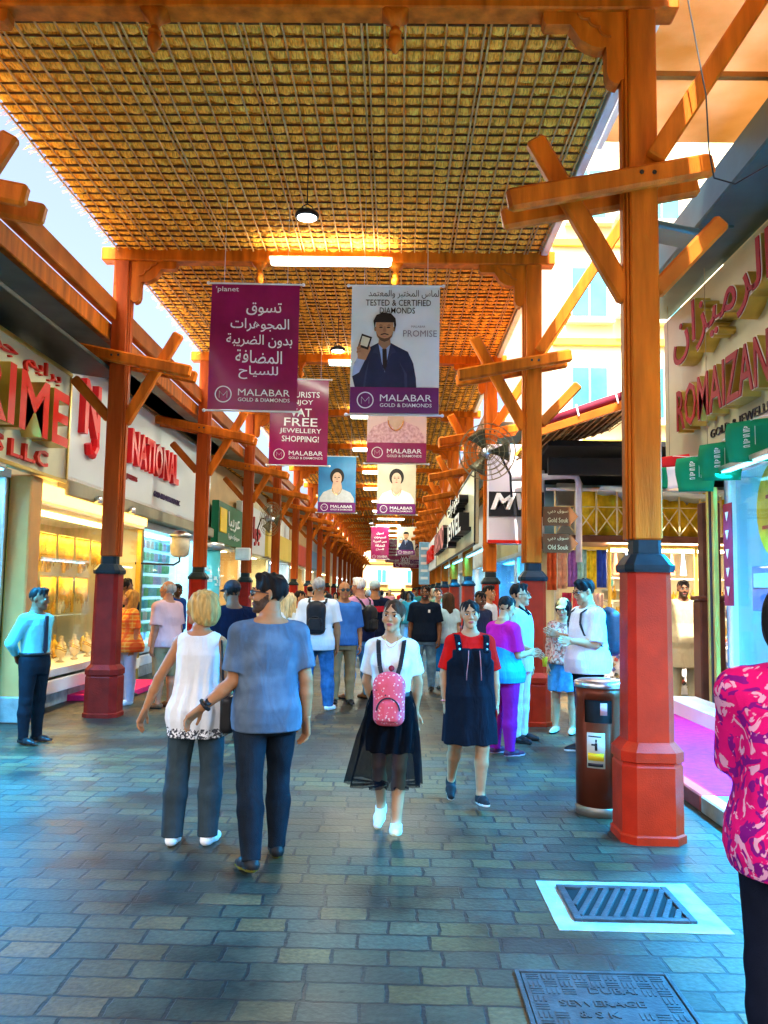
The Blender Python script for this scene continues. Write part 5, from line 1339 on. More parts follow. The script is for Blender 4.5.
m = MB(); m.lathe([(.20, .14), (.21, .18), (.12, .24), (.03, .27)], n=16); m.build('cap', M_STEEL, t, True)
m = MB(); m.tube([(0, 0, -.22), (0, 0, -.30), (-.1, 0, -.36), (-.8, 0, -.34)], .02, 7); m.build('bracket', M_BLACK, t, True)
t = thing('junction_box', 'small white junction box on the third left column', 'box', tuple(AT(243, 554, 20.35)))
m = MB(); m.box((0, 0, 0), (.36, .16, .30), None, .02); m.build('case', M_WHITE, t)
m = MB(); m.box((0, -.085, 0), (.30, .012, .24), None, .005); m.build('lid', mat('box_lid', (.66, .70, .70), .5), t)
# overhead cable at the right
t = thing('loose_cable', 'thin black cable drooping beside the big right column', 'cable'); pts = [AT(688, 0, 5.6), AT(706, 95, 5.6), AT(709, 150, 5.65), AT(714, 178, 5.7), AT(735, 184, 5.8), AT(768, 165, 5.9)]
m = MB(); m.tube(pts, .006, 5); m.build('cable', M_BLACK, t, True)

# ---- the litter bin
q = G(606, 818); t = thing('litter_bin', 'round brown litter bin with a steel top beside the red column', 'bin', (q.x, q.y+.16, 0))
M_BIN = mat('brown_bin_metal', (.17, .034, .014), .3, .35, .2, 3)
r_ = .185
m = MB(); n = 40; vs, fs = [], []; zs = [.04, .10, .12, .70, .86, .925, .93]
m.lathe([(r_+.004, 0), (r_+.004, .06), (r_, .065), (r_, .07)], n=n); m.build('foot_ring', mat('bin_foot', (.30, .26, .2), .4, .6, .2), t, True)
def front(a): return -2.45 < a < -1.32
m = MB(); n = 48; vs = []; zs = [.07, .69, .86, .95]
for z in zs: vs += [(r_*math.cos(2*math.pi*k/n-math.pi), r_*math.sin(2*math.pi*k/n-math.pi), z) for k in range(n)]
for i in range(3):
    for k in range(n):
        if i == 1 and front(2*math.pi*(k+.5)/n-math.pi): continue
        j = (k+1) % n; fs.append((i*n+k, i*n+j, (i+1)*n+j, (i+1)*n+k))
m.add(vs, fs); o = m.build('drum', M_BIN, t, True); md = o.modifiers.new('thickness', 'SOLIDIFY'); md.thickness = .006; md.offset = -1
m = MB(); m.lathe([(r_-.02, .1), (r_-.02, .94)], n=32); m.build('liner', mat('bin_liner_black', (.008, .008, .008), .8), t, True)
m = MB(); m.lathe([(r_+.008, .945), (r_+.012, .955), (r_+.012, .985), (r_*.9, 1.0), (r_*.3, 1.012), (0, 1.012)], n=48); m.build('lid', M_STEEL, t, True)
def arc_patch(nm, a0, a1, z0, z1, rr, M, par):
    m = MB(); k = 10; vs = []
    for i in range(k+1):
        a = a0+(a1-a0)*i/k; vs += [(rr*math.cos(a), rr*math.sin(a), z0), (rr*math.cos(a), rr*math.sin(a), z1), ((rr+.002)*math.cos(a), (rr+.002)*math.sin(a), z0), ((rr+.002)*math.cos(a), (rr+.002)*math.sin(a), z1)]
    fs = []
    for i in range(k): b = 4*i; fs += [(b+2, b+6, b+7, b+3), (b, b+1, b+5, b+4), (b+1, b+3, b+7, b+5), (b, b+4, b+6, b+2)]
    m.add(vs, fs); return m.build(nm, M, par, True)
lab = arc_patch('sticker', -2.35, -1.62, .36, .62, r_+.001, mat('sticker_grey', (.58, .58, .50), .5, 0, .05), t)
arc_patch('yellow_strip', -2.30, -1.67, .415, .47, r_+.0035, M_YEL, lab); arc_patch('print', -2.30, -1.70, .372, .395, r_+.0035, M_SIGNBLK, lab); arc_patch('print', -2.28, -1.76, .588, .597, r_+.0035, M_SIGNBLK, lab)
arc_patch('tidy_symbol', -2.02, -1.92, .49, .545, r_+.0035, M_SIGNBLK, lab); arc_patch('tidy_symbol', -2.00, -1.94, .55, .572, r_+.0035, M_SIGNBLK, lab); arc_patch('tidy_symbol', -2.16, -2.02, .525, .538, r_+.0035, M_SIGNBLK, lab)
arc_patch('pink_notice', -1.80, -1.52, .75, .84, r_-.004, mat('pink_card', (.72, .45, .55), .5), t)

# ================================================================ hanging banners
def cloth_mat(name, col, col2=None): return mat(name, col, .28, 0, .12, 1.6, .12, 5, col2=col2, coat=.3)
M_BMAR = cloth_mat('banner_maroon', (.19, .004, .050), (.34, .008, .10)); M_BPUR = cloth_mat('banner_purple', (.13, .008, .105), (.17, .012, .14))
M_BWHITE = cloth_mat('banner_pale_blue', (.74, .86, .92), (.86, .90, .93)); M_PRINTW = mat('print_white', (.85, .83, .85), .35, 0, .02)
M_NAVY = mat('print_navy', (.018, .024, .06), .4, 0, .2, 5); M_PBLACK = mat('print_black', (.02, .015, .014), .4, 0, .1); M_PSKIN = mat('print_skin', (.48, .24, .12), .4, 0, .15, 9); M_PGREY = mat('print_grey', (.25, .25, .3), .4)
def ell(cx, cz, a, b, n=24): return [(cx+a*math.cos(2*math.pi*i/n), cz+b*math.sin(2*math.pi*i/n)) for i in range(n)]
def arc_ring(m, cx, cz, r, w_, y):
    n = 36; vs = []
    for i in range(n):
        a = 2*math.pi*i/n; vs += [(cx+r*math.cos(a), y, cz+r*math.sin(a)), (cx+(r-w_)*math.cos(a), y, cz+(r-w_)*math.sin(a))]
    m.add(vs, [(2*i, 2*((i+1) % n), 2*((i+1) % n)+1, 2*i+1) for i in range(n)])
class Banner:
    def __init__(b, label, loc, W, H, rz, cm, seed=0, drop=.4, amp=1):
        b.t = thing('hanging_banner', label, 'banner', loc, R(rz), 'banners hanging over the walkway'); b.W, b.H = W, H; b.seed = seed; b.amp = amp
        m = MB(); nx, nz = 24, 30; vs = []
        for yo in (0, .004):
            for j in range(nz+1):
                for i in range(nx+1): vs.append((-W/2+W*i/nx, yo, -H/2+H*j/nz))
        fs = []; o = (nx+1)*(nz+1)
        for j in range(nz):
            for i in range(nx):
                k = j*(nx+1)+i; fs.append((k, k+1, k+nx+2, k+nx+1)); fs.append((o+k, o+k+nx+1, o+k+nx+2, o+k+1))
        m.add(vs, fs); b.put('cloth', m, cm, True)
        for z, nm in ((H/2+.012, 'top_rod'), (-H/2-.012, 'bottom_rod')):
            m = MB(); m.tube([(-W/2-.03, .002, z), (W/2+.03, .002, z)], .011, 8); m.lathe([(0, -.022), (.02, -.01), (.02, .01), (0, .022)], (-W/2-.04, .002, z), 8); m.lathe([(0, -.022), (.02, -.01), (.02, .01), (0, .022)], (W/2+.04, .002, z), 8); m.build(nm, M_WHITE, b.t)
        for x in (-W*.36, W*.36): m = MB(); m.tube([(x, .002, H/2+.02), (x, .002, H/2+drop)], .003, 4); m.build('hanging_wire', M_STEEL, b.t)
    def bend(b, v):
        x, y, z = v; s = b.seed
        return (x, y+b.amp*(.022*math.sin(4.2*x/b.W+s)*(.4+.6*(.5-z/b.H))+.010*math.sin(7*z/b.H+3*x+s)), z)
    def put(b, nm, m, M, smooth=False, parent=None):
        m.v = [b.bend(v) for v in m.v]; return m.build(nm, M, parent or b.t, smooth)
    def y(b, l): return -.0035*l
    def poly(b, pts, M, nm, l): m = MB(); m.prism(pts, (0, b.y(l), 0), (1, 0, 0), (0, 0, 1), (0, 1, 0), .002); return b.put(nm, m, M)
    def text(b, body, x, z, M, nm='lettering', l=3, **kw):
        m = MB(); put_text(m, body, (x, b.y(l), z), (1, 0, 0), (0, 0, 1), (0, -1, 0), **kw); return b.put(nm, m, M)
    def logo(b, z, x0=None, sc=1.0):
        W = b.W; m = MB(); cx = -W*.325; r = .095*W*sc
        arc_ring(m, cx, z, r, r*.13, b.y(3))
        for pa, pb in (((-.45, -.42), (-.45, .38)), ((-.45, .38), (0, -.15)), ((0, -.15), (.45, .38)), ((.45, .38), (.45, -.42))):
            m.bar((cx+pa[0]*r, b.y(3), z+pa[1]*r), (cx+pb[0]*r, b.y(3), z+pb[1]*r), .002, r*.16, up=(0, 1, 0) if abs(pa[0]-pb[0]) < .01 else (0, 1, 0), ch=.0005)
        b.put('round_emblem', m, M_PRINTW)
        b.text('MALABAR', W*.13, z+.028*W, M_PRINTW, 'brand_lettering', width=W*.58, height=.075*W)
        b.text('GOLD & DIAMONDS', W*.13, z-.055*W, M_PRINTW, 'brand_lettering', width=W*.58, height=.042*W, bold=.004)
def man(b, cx, zb, s, l=2):          # printed half figure of a man in a dark suit
    P = lambda pts: [(cx+x*s, zb+z*s) for x, z in pts]
    pm = lambda n, c: mat('print_'+n, c, .4, 0, .12, 9)
    b.poly(P([(-.42, 0), (-.46, .16), (-.43, .36), (-.33, .53), (-.20, .60), (-.09, .66), (.09, .66), (.20, .60), (.34, .53), (.42, .36), (.46, .14), (.47, 0)]), M_NAVY, 'printed_suit', l)
    b.poly(P([(-.30, 0), (-.27, .22), (-.22, .40), (-.25, .20), (-.27, 0)]), pm('fold', (.035, .045, .10)), 'printed_fold', l+1); b.poly(P([(.30, 0), (.29, .22), (.22, .38), (.33, .2), (.34, 0)]), pm('fold', (.035, .045, .10)), 'printed_fold', l+1)
    b.poly(P([(-.095, .655), (.095, .655), (.06, .42), (.012, .22), (-.05, .42)]), pm('shirt', (.35, .48, .75)), 'printed_shirt', l+1)
    b.poly(P([(-.03, .57), (.032, .57), (.045, .32), (.012, .23), (-.02, .32)]), M_PBLACK, 'printed_tie', l+2)
    for q in (-1, 1): b.poly(P([(q*.09, .655), (q*.17, .52), (q*.10, .50), (q*.012, .22), (q*.05, .45)][::q]), pm('lapel', (.028, .036, .085)), 'printed_lapel', l+2)
    b.poly(P([(-.07, .80), (.07, .80), (.09, .64), (.0, .55), (-.09, .64)]), pm('skin_shade', (.36, .17, .085)), 'printed_neck', l+2)
    b.poly(P([(-.145, .86), (-.165, .98), (-.12, 1.07), (-.02, 1.105), (.09, 1.09), (.155, 1.02), (.165, .92), (.145, .84), (.13, .96), (-.13, .96)]), M_PBLACK, 'printed_hair', l+4)
    b.poly(P([(-.125, .98), (.125, .98), (.13, .86), (.112, .755), (.06, .685), (0, .665), (-.06, .685), (-.112, .755), (-.13, .86)]), M_PSKIN, 'printed_face', l+3)
    b.poly(P([(-.128, .82), (-.108, .76), (-.06, .69), (0, .668), (.06, .69), (.108, .76), (.128, .82), (.10, .765), (.05, .73), (0, .72), (-.05, .73), (-.10, .765)]), pm('stubble', (.12, .06, .035)), 'printed_beard', l+4)
    b.poly(P([(-.055, .785), (0, .80), (.055, .785), (.06, .768), (0, .782), (-.06, .768)]), M_PBLACK, 'printed_moustache', l+4); b.poly(P([(-.035, .757), (.035, .757), (.02, .742), (-.02, .742)]), pm('mouth', (.42, .15, .11)), 'printed_mouth', l+5)
    b.poly(P([(-.012, .90), (.012, .90), (.025, .825), (0, .812), (-.025, .825)]), pm('skin_shade', (.36, .17, .085)), 'printed_nose', l+4)
    for q in (-1, 1):
        b.poly(P(ell(q*.055, .885, .026, .010)), M_PBLACK, 'printed_eye', l+4); b.poly(P([(q*.025, .912), (q*.06, .925), (q*.092, .91), (q*.06, .915)][::q]), M_PBLACK, 'printed_brow', l+4); b.poly(P(ell(q*.135, .86, .016, .035)), pm('skin_shade', (.36, .17, .085)), 'printed_ear', l+3)
    b.poly(P([(-.46, .16), (-.36, .22), (-.27, .42), (-.38, .46), (-.45, .30)]), pm('cuff', (.4, .52, .78)), 'printed_cuff', l+1)
    b.poly(P([(-.38, .42), (-.27, .40), (-.20, .56), (-.22, .64), (-.33, .68), (-.40, .58)]), M_PSKIN, 'printed_hand', l+2)
    b.poly(P([(-.385, .60), (-.235, .55), (-.18, .74), (-.33, .79)]), M_PBLACK, 'printed_box', l+3); b.poly(P([(-.355, .625), (-.25, .59), (-.21, .72), (-.32, .755)]), pm('card', (.7, .66, .5)), 'printed_card', l+4)
    for q in range(4): b.poly(P([(-.40+.012*q, .50+.04*q), (-.34, .515+.04*q), (-.34, .54+.04*q), (-.40+.012*q, .53+.04*q)]), pm('skin_shade', (.36, .17, .085)), 'printed_finger', l+5)
def woman(b, cx, zb, s, top, l=2, hair=None):
    P = lambda pts: [(cx+x*s, zb+z*s) for x, z in pts]
    b.poly(P([(-.46, 0), (-.46, .14), (-.36, .30), (-.12, .40), (.12, .40), (.36, .30), (.46, .14), (.46, 0)]), top, 'printed_blouse', l)
    b.poly(P(ell(0, .73, .19, .22)), hair or M_PBLACK, 'printed_hair', l+1)
    b.poly(P([(-.10, .60), (.10, .60), (.14, .40), (0, .24), (-.14, .40)]), mat('print_skin_light', (.60, .38, .27), .4, 0, .1, 9), 'printed_neck', l+2); b.poly(P(ell(0, .67, .125, .17)), mat('print_skin_light', (.60, .38, .27)), 'printed_face', l+3)
    for x in (-.05, .05): b.poly(P(ell(x, .70, .030, .012)), M_PBLACK, 'printed_eye', l+4)
    b.poly(P([(-.04, .59), (0, .603), (.04, .59), (0, .572)]), mat('print_lip', (.45, .08, .08), .4), 'printed_mouth', l+4)
    b.poly(P([(-.010, .70), (.010, .70), (.022, .637), (0, .628), (-.022, .637)]), mat('print_skin_fold', (.50, .29, .20), .4), 'printed_nose', l+4)
    for q in (-1, 1): b.poly(P([(q*.022, .735), (q*.055, .75), (q*.088, .733), (q*.055, .742)][::q]), M_PBLACK, 'printed_brow', l+4); b.poly(P([(q*.02, .84), (q*.125, .80), (q*.135, .66), (q*.165, .60), (q*.19, .75), (q*.10, .92)][::q]), hair or M_PBLACK, 'printed_hair', l+5)
    m = MB(); m.tube([(cx+s*.12*math.cos(a), b.y(l+4), zb+s*(.40-.16*math.sin(a))) for a in np.linspace(0, math.pi, 14)], .006*s+.002, 5); b.put('printed_necklace', m, M_GOLD)
Y1 = 9.3
p = AT(254, 347, Y1); b = Banner('maroon banner with white arabic writing at the front left', p, 1.0, 1.45, 1.5, M_BMAR, 0, ZC-p.z-.72)
b.text("'planet", -.32, .66, M_PRINTW, width=.26, height=.075, bold=.005)
for i, (tx, wd) in enumerate((('تسوق', .40), ('المجوهرات', .66), ('بدون الضريبة', .74), ('المضافة', .52), ('للسياح', .44))):
    b.text(ar(tx), .06 if i else .10, .44-.185*i, M_PRINTW, width=wd, height=.155, bold=.007)
b.logo(-.555)
p = AT(395, 350, Y1); b = Banner('pale banner showing a man in a dark suit holding a small box', p, 1.0, 1.47, -.5, M_BWHITE, 2, ZC-p.z-.73, 0)
W, H = 1.0, 1.47
b.poly([(-W/2+.003, -H/2+.003), (W/2-.003, -H/2+.003), (W/2-.003, -H/2+.30), (-W/2+.003, -H/2+.30)], M_BPUR, 'purple_band', 7)
man(b, -.12, -H/2+.30, .78, 2); b.logo(-H/2+.15)
for o in b.t.children:                                    # the emblem prints over the band
    if o.name.startswith(('round_emblem', 'brand_lettering')): o.location.y = -.018
b.text(ar('الماس المختبر والمعتمد'), .10, .645, M_PBLACK, width=.82, height=.10)
b.text('TESTED & CERTIFIED', .03, .545, M_PBLACK, width=.74, height=.072, bold=.005); b.text('DIAMONDS', .02, .455, M_PBLACK, width=.40, height=.07, bold=.005)
b.text('PROMISE', .28, .19, M_PGREY, width=.38, height=.075); b.text('MALABAR', .26, .27, M_PGREY, width=.16, height=.025)
Y2 = 14.0
p = AT(299, 422, Y2); b = Banner('maroon banner offering tax free jewellery shopping in english', p, .98, 1.46, 4, M_BMAR, 1, ZC-p.z-.73)
for tx, z, wd, h_ in (('TOURISTS', .47, .62, .10), ('ENJOY', .33, .40, .10), ('VAT', .165, .36, .14), ('FREE', .0, .56, .14), ('JEWELLERY', -.16, .70, .10), ('SHOPPING!', -.29, .62, .10)): b.text(tx, .03, z, M_PRINTW, width=wd, height=h_, bold=.006)
b.logo(-.56)
p = AT(397, 419, Y2); b = Banner('banner with a pink floral blouse above a dark maroon band', p, 1.0, 1.5, 0, mat('banner_blush', (.72, .48, .44), .35, 0, .1, 2), 3, ZC-p.z-.75, 0)
H = 1.5; woman(b, -.02, -H/2+.30, 1.05, mat('print_pink_floral', (.70, .30, .32), .4, 0, .3, 22, col2=(.80, .50, .52)), 2)
b.poly([(-.497, -H/2+.003), (.497, -H/2+.003), (.497, -H/2+.34), (-.497, -H/2+.34)], M_BMAR, 'maroon_band', 8); b.logo(-H/2+.17)
for o in b.t.children:
    if o.name.startswith(('round_emblem', 'brand_lettering')): o.location.y = -.021
def small(label, px, py, Y, W, H, cm, kind, seed, rz=0, topm=None, band=M_BPUR):
    p = AT(px, py, Y); b = Banner(label, p, W, H, rz, cm, seed, max(.05, ZC-p.z-H/2), 0 if kind in 'wm' else 1)
    if kind == 'w':
        woman(b, 0, -H/2+.24*W, .95*W*1.05, topm, 2); b.poly([(-W/2+.003, -H/2+.003), (W/2-.003, -H/2+.003), (W/2-.003, -H/2+.27*W), (-W/2+.003, -H/2+.27*W)], band, 'purple_band', 8)
    elif kind == 'm':
        man(b, 0, -H/2+.24*W, .95*W, 2); b.poly([(-W/2+.003, -H/2+.003), (W/2-.003, -H/2+.003), (W/2-.003, -H/2+.27*W), (-W/2+.003, -H/2+.27*W)], band, 'purple_band', 8)
    elif kind == 't':
        for i, wd in enumerate((.4, .66, .74, .52, .44)): b.text(ar(('تسوق', 'المجوهرات', 'بدون الضريبة', 'المضافة', 'للسياح')[i]), 0, H*(.3-.125*i), M_PRINTW, width=wd*W, height=.15*W, bold=.005)
    elif kind == 'e':
        for tx, z, wd in (('VAT', .22, .4), ('FREE', .08, .6), ('JEWELLERY', -.06, .7), ('SHOPPING!', -.18, .6)): b.text(tx, 0, z*H, M_PRINTW, width=wd*W, height=.11*W, bold=.005)
    b.logo(-H/2+.13*W)
    for o in b.t.children:
        if o.name.startswith(('round_emblem', 'brand_lettering')): o.location.y = -.021
small('blue backed banner of a woman in a pale grey blouse', 337, 484.5, 22.3, 1.0, 1.5, cloth_mat('banner_deep_blue', (.02, .13, .33), (.03, .24, .48)), 'w', 1, 3, mat('print_grey_blouse', (.5, .5, .52), .4, 0, .1, 12))
small('beige banner of a woman in a white blouse with a necklace', 396.5, 484, 22.3, 1.03, 1.62, cloth_mat('banner_beige', (.50, .42, .30), (.58, .50, .36)), 'w', 2, 0, mat('print_white_blouse', (.78, .76, .72), .4, 0, .05, 12))
small('small dark red banner of white arabic writing far down the walk', 380, 543, 46, .98, 1.75, M_BMAR, 't', 1)
small('small beige banner of a man in dark clothes far down the walk', 406, 541, 46, .98, 1.5, cloth_mat('banner_beige', (.5, .42, .3)), 'm', 2)
small('small dark red banner of english writing behind the farther beige one', 393, 551, 54, .98, 1.5, M_BMAR, 'e', 3)
small('small blush banner of a woman farthest to the right down the walk', 418, 553, 54, .98, 1.4, mat('banner_blush', (.72, .48, .44)), 'w', 4, 0, mat('print_pink_floral', (.7, .3, .32)))
small('lowest small dark red banner at the far end of the walk', 406, 561, 62, 1.9, 1.0, M_BMAR, 'e', 5)

# ================================================================ people
def spot(px, py, top):
    g = G(px, py); return (g.x, g.y, 0), AT(px, top, g.y).z
def pat(name, base, second, scale, lo, hi, third=None, kind='noise', rough=.85, warp=0):
    """printed cloth: blotches of a second (and third) dye on the base"""
    if name in MATS: return MATS[name]
    m = mat(name, base, rough, 0, .08, 9, .2, 200, spec=.05); crease(m); t = m.node_tree; b = t.nodes['Principled BSDF']
    tc = t.nodes.new('ShaderNodeTexCoord'); src = b.inputs['Base Color'].links[0].from_socket
    def layer(src, col, sc, lo, hi, off):
        mp = t.nodes.new('ShaderNodeMapping'); mp.inputs['Location'].default_value = (off, off*.7, off*.3); t.links.new(tc.outputs['Object'], mp.inputs[0])
        if kind == 'voronoi':
            n = t.nodes.new('ShaderNodeTexVoronoi'); n.inputs['Scale'].default_value = sc; o = n.outputs['Distance']
        else:
            n = t.nodes.new('ShaderNodeTexNoise'); n.inputs['Scale'].default_value = sc; n.inputs['Detail'].default_value = 2; n.inputs['Distortion'].default_value = warp; o = n.outputs['Fac']
        t.links.new(mp.outputs[0], n.inputs['Vector'])
        mr = t.nodes.new('ShaderNodeMapRange'); mr.inputs[1].default_value = lo; mr.inputs[2].default_value = hi; t.links.new(o, mr.inputs[0])
        mx = t.nodes.new('ShaderNodeMix'); mx.data_type = 'RGBA'; t.links.new(mr.outputs[0], mx.inputs[0]); t.links.new(src, mx.inputs[6]); mx.inputs[7].default_value = (*col, 1)
        return mx.outputs[2]
    s = layer(src, second, scale, lo, hi, 0)
    if third: s = layer(s, third, scale*1.35, hi if kind == 'voronoi' else lo+.04, (hi+.02) if kind == 'voronoi' else hi+.04, 3.7)
    t.links.new(s, b.inputs['Base Color']); return m
def plaid(name, a, b_, c):
    m = mat(name, a, .85, 0, .08, 9, .2, 200, spec=.2); t = m.node_tree; B = t.nodes['Principled BSDF']; src = B.inputs['Base Color'].links[0].from_socket
    tc = t.nodes.new('ShaderNodeTexCoord')
    for ax, col in (('X', b_), ('Z', c), ('Z', b_), ('X', c)):
        wv = t.nodes.new('ShaderNodeTexWave'); wv.bands_direction = ax; wv.inputs['Scale'].default_value = 5.5 if col is b_ else 3.1; wv.inputs['Distortion'].default_value = .4; t.links.new(tc.outputs['Object'], wv.inputs['Vector'])
        mr = t.nodes.new('ShaderNodeMapRange'); mr.inputs[1].default_value = .72; mr.inputs[2].default_value = .85; mr.inputs[4].default_value = .7; t.links.new(wv.outputs['Fac'], mr.inputs[0])
        mx = t.nodes.new('ShaderNodeMix'); mx.data_type = 'RGBA'; t.links.new(mr.outputs[0], mx.inputs[0]); t.links.new(src, mx.inputs[6]); mx.inputs[7].default_value = (*col, 1); src = mx.outputs[2]
    t.links.new(src, B.inputs['Base Color']); return m
def sheer(name, col, a):
    m = bpy.data.materials.new(name); t, b = nodes(m); b.inputs['Base Color'].default_value = (*col, 1); b.inputs['Roughness'].default_value = .8; b.inputs['Alpha'].default_value = a; b.inputs['Specular IOR Level'].default_value = 0; return m
NAVYT = fab('navy_trouser_cloth', (.016, .024, .034)); BLKC = fab('black_cloth', (.014, .015, .018)); DENIM = fab('blue_denim', (.035, .13, .30), .3, 14); LDENIM = fab('light_denim', (.14, .36, .66), .3, 12); MDENIM = fab('mid_denim', (.16, .30, .42), .3, 12)
WHT = fab('white_cotton', (.74, .76, .77), .05); KHAKI = fab('khaki_cloth', (.36, .27, .14)); LEATH = mat('black_leather', (.014, .014, .015), .3, 0, .2, 9); WSHOE = mat('white_shoe', (.78, .78, .76), .5, 0, .06, 9); SAND = mat('brown_leather', (.16, .07, .03), .5, 0, .2)
BPACK = mat('black_nylon', (.014, .015, .018), .5, 0, .25, 14, .2, 90)
BEHIND = {s: ((.32, .42, -1), (-.75, .35, -.55), (0, .3, -1)) for s in (1, -1)}

# 1 guard by the left showcase
L, h = spot(30, 743, 587)
f = Figure('security guard in pale turquoise shirt and dark tie with hands clasped behind', L, 72, h, 'm', 1.02, BEHIND, None, skin='brown', res=.008, head=(18, 4, 0)).body().top(fab('turquoise_shirt', (.16, .55, .60), .12), 1.85, .93, neck=.062, label=None).trousers(NAVYT, 1.02).shoes(LEATH).hair('short', 'black')
m = MB(); z = f.dz
m.prism([(-.022, 1.43), (.022, 1.43), (.032, 1.05), (0, 1.0), (-.032, 1.05)], (0, -.148, z), (1, 0, 0), (0, 0, 1), (0, 1, 0), .012); f.add('tie', m, fab('dark_tie', (.03, .04, .06)), False)
m = MB(); m.tube([(.176*math.cos(a), .134*math.sin(a), 1.0+z) for a in np.linspace(0, 2*math.pi, 25)], .019, 6, False); f.add('belt', m, LEATH)
# 2 woman in orange plaid
L, h = spot(124, 704, 589)
Figure('woman in orange plaid blouse and pale trousers gazing up at a window', L, -38, h, 'f', 1.12, {1: ((.12, .1, -1), (.02, -.25, -1)), -1: ((.12, .1, -1), (.02, -.25, -1))}, skin='pinkish', res=.009, head=(-22, -14, 0)).body().top(plaid('orange_plaid', (.72, .20, .02), (.75, .45, .10), (.62, .06, .02)), .8, .80, .026, flare=.03, loose=.03).trousers(fab('lilac_white_cloth', (.56, .55, .68), .08), wide=.01).shoes(WSHOE, M_SOLEW).hair('long', 'ginger')
# 3 man in pink polo
L, h = spot(163, 708, 580)
Figure('balding man in pale pink polo and khaki shorts facing left', L, -118, h, 'm', 1.14, {1: ((.12, .05, -1), (.04, -.15, -1)), -1: ((.12, .1, -1), (.02, -.2, -1))}, skin='pinkish', res=.009, head=(12, -5, 0)).body().top(fab('pale_pink_polo', (.68, .44, .46), .06), .85, .84, .022, loose=.02).trousers(KHAKI, 1.0, .56, .022).shoes(SAND, M_SOLEB).hair('bald', 'grey')
# 4 blonde woman in white lace top
L, h = spot(193, 842, 589)
f = Figure('blonde woman in white sleeveless lace hem top seen from behind', L, 176, h, 'f', 1.0, {1: ((.50, .06, -.9), (.36, .02, -.9), (-.2, -1, 0)), -1: ((.22, -.05, -1), (.02, -.28, -1))}, {1: ((.05, .12, -1), (.02, .10, -1), (.10, -1, 0)), -1: ((.05, -.02, -1), (.0, .12, -1), (.10, -1, .0))}, skin='tan', res=.0075, head=(66, -4, 0)).body()
f.top([fab('white_gauze', (.80, .82, .84), .05, 14, .4), pat('lace_cloth', (.80, .81, .83), (.06, .065, .08), 60, .46, .50)], 0, .735, .024, 'sleeveless_top', .088, 1.465, .006, flare=.0, loose=.01, vf=vfolds(.008, 13), mats=lambda c, f=f: (c[:, 2]-f.dz < .80).astype(int), label='white sleeveless gauze top with a lace hem')
f.trousers(fab('charcoal_trousers', (.035, .055, .066), .2, 9), 1.0, 1.0, .013, wide=.018).shoes(WSHOE, M_SOLEW, 'trainer').hair('bob', 'blonde')
m = MB(); dz = f.dz
m.tube([(-.15, .0, 1.43+dz), (-.185, .10, 1.36+dz), (-.20, .10, 1.15+dz), (-.225, .04, .98+dz)], .009, 6); m.tube([(-.15, .0, 1.43+dz), (-.19, -.10, 1.34+dz), (-.22, -.08, 1.12+dz), (-.225, -.02, .98+dz)], .009, 6); f.add('bag_strap', m, LEATH)
S_ = Solid(); S_.box((-.245, .02, .90+dz), (.055, .13, .13), .045, 0); P, Q = S_.surf(.009); link('shoulder_bag', mesh_of([(P, Q)], 'shoulder_bag', LEATH), f.root)
# 5 man in blue grey tee with sunglasses
L, h = spot(262, 862, 571)
f = Figure('bearded man in blue grey tee and sunglasses reaching to the blonde woman', L, 203, h, 'm', 1.03, {1: ((.10, -.02, -1), (.68, -.22, -.62), (-.3, -.6, -.4)), -1: ((.20, .12, -1), (.06, -.10, -1))}, {1: ((.05, .22, -1), (.02, .34, -1), (.14, -1, -.10)), -1: ((.04, -.20, -1), (.0, .02, -1), (.16, -1, .05))}, beard='black', skin='tan', res=.0075, head=(66, -2, 0)).body()
f.top(pat('washed_blue_tee', (.075, .108, .155), (.11, .155, .215), 7, .42, .62), .78, .80, .018, 'tee_shirt', .076, amp=.013, loose=.012).trousers(fab('black_jeans', (.018, .026, .036), .35, 7, .4), .98, 1.0, .016, amp=.011).shoes(mat('black_trainer', (.012, .012, .012), .5), mat('olive_sole', (.16, .15, .02), .6), 'trainer').hair('short', 'black').glasses()
S, E, Wr, d, th = f.arm[1]; q = Vector(Wr)-Vector(d)*.03; Mx = Vector(d).to_track_quat('Z', 'Y').to_matrix()
m = MB(); m.tube([q+Mx @ Vector((.036*math.cos(a), .034*math.sin(a), 0)) for a in np.linspace(0, 2*math.pi, 19)], .012, 6, False); f.add('watch_strap', m, M_SOLEB)
m = MB(); m.lathe([(0, .034), (.022, .034), (.024, .045), (.02, .049), (0, .049)], (q.x, q.y, q.z), 14, Rm=Vector((-.3, .75, .5)).to_track_quat('Z', 'Y').to_matrix()); f.add('watch_face', m, M_BLACK)
# 6 man in dark cap and navy tee half hidden
L, h = spot(228, 742, 580)
Figure('man in dark cap and navy tee standing behind the blonde woman', L, -150, h, 'm', 1.12, skin='brown', res=.009, head=(10, 10, 0)).body().top(fab('dark_navy_tee', (.010, .014, .035)), .8, .85, .022).trousers(BLKC).shoes(LEATH).hair('cap', 'black').cap(mat('dark_cap', (.02, .02, .024), .7, 0, .6, 30))
# 7,8 two women behind the man in the tee
L, h = spot(286, 708, 592)
Figure('woman with curly pale blonde hair just behind the blue grey tee', L, 180, h, 'f', 1.05, skin='fair', res=.010).body().top(WHT, .7, .86).trousers(LDENIM).shoes(WSHOE).hair('curly', 'paleblonde')
L, h = spot(298, 700, 590)
Figure('dark haired woman in pale blouse facing right beside the rucksack man', L, 80, h, 'f', 1.05, skin='tan', res=.010).body().top(fab('pale_aqua', (.5, .66, .70), .06), .8, .84).trousers(NAVYT).shoes(LEATH).hair('tied', 'black')
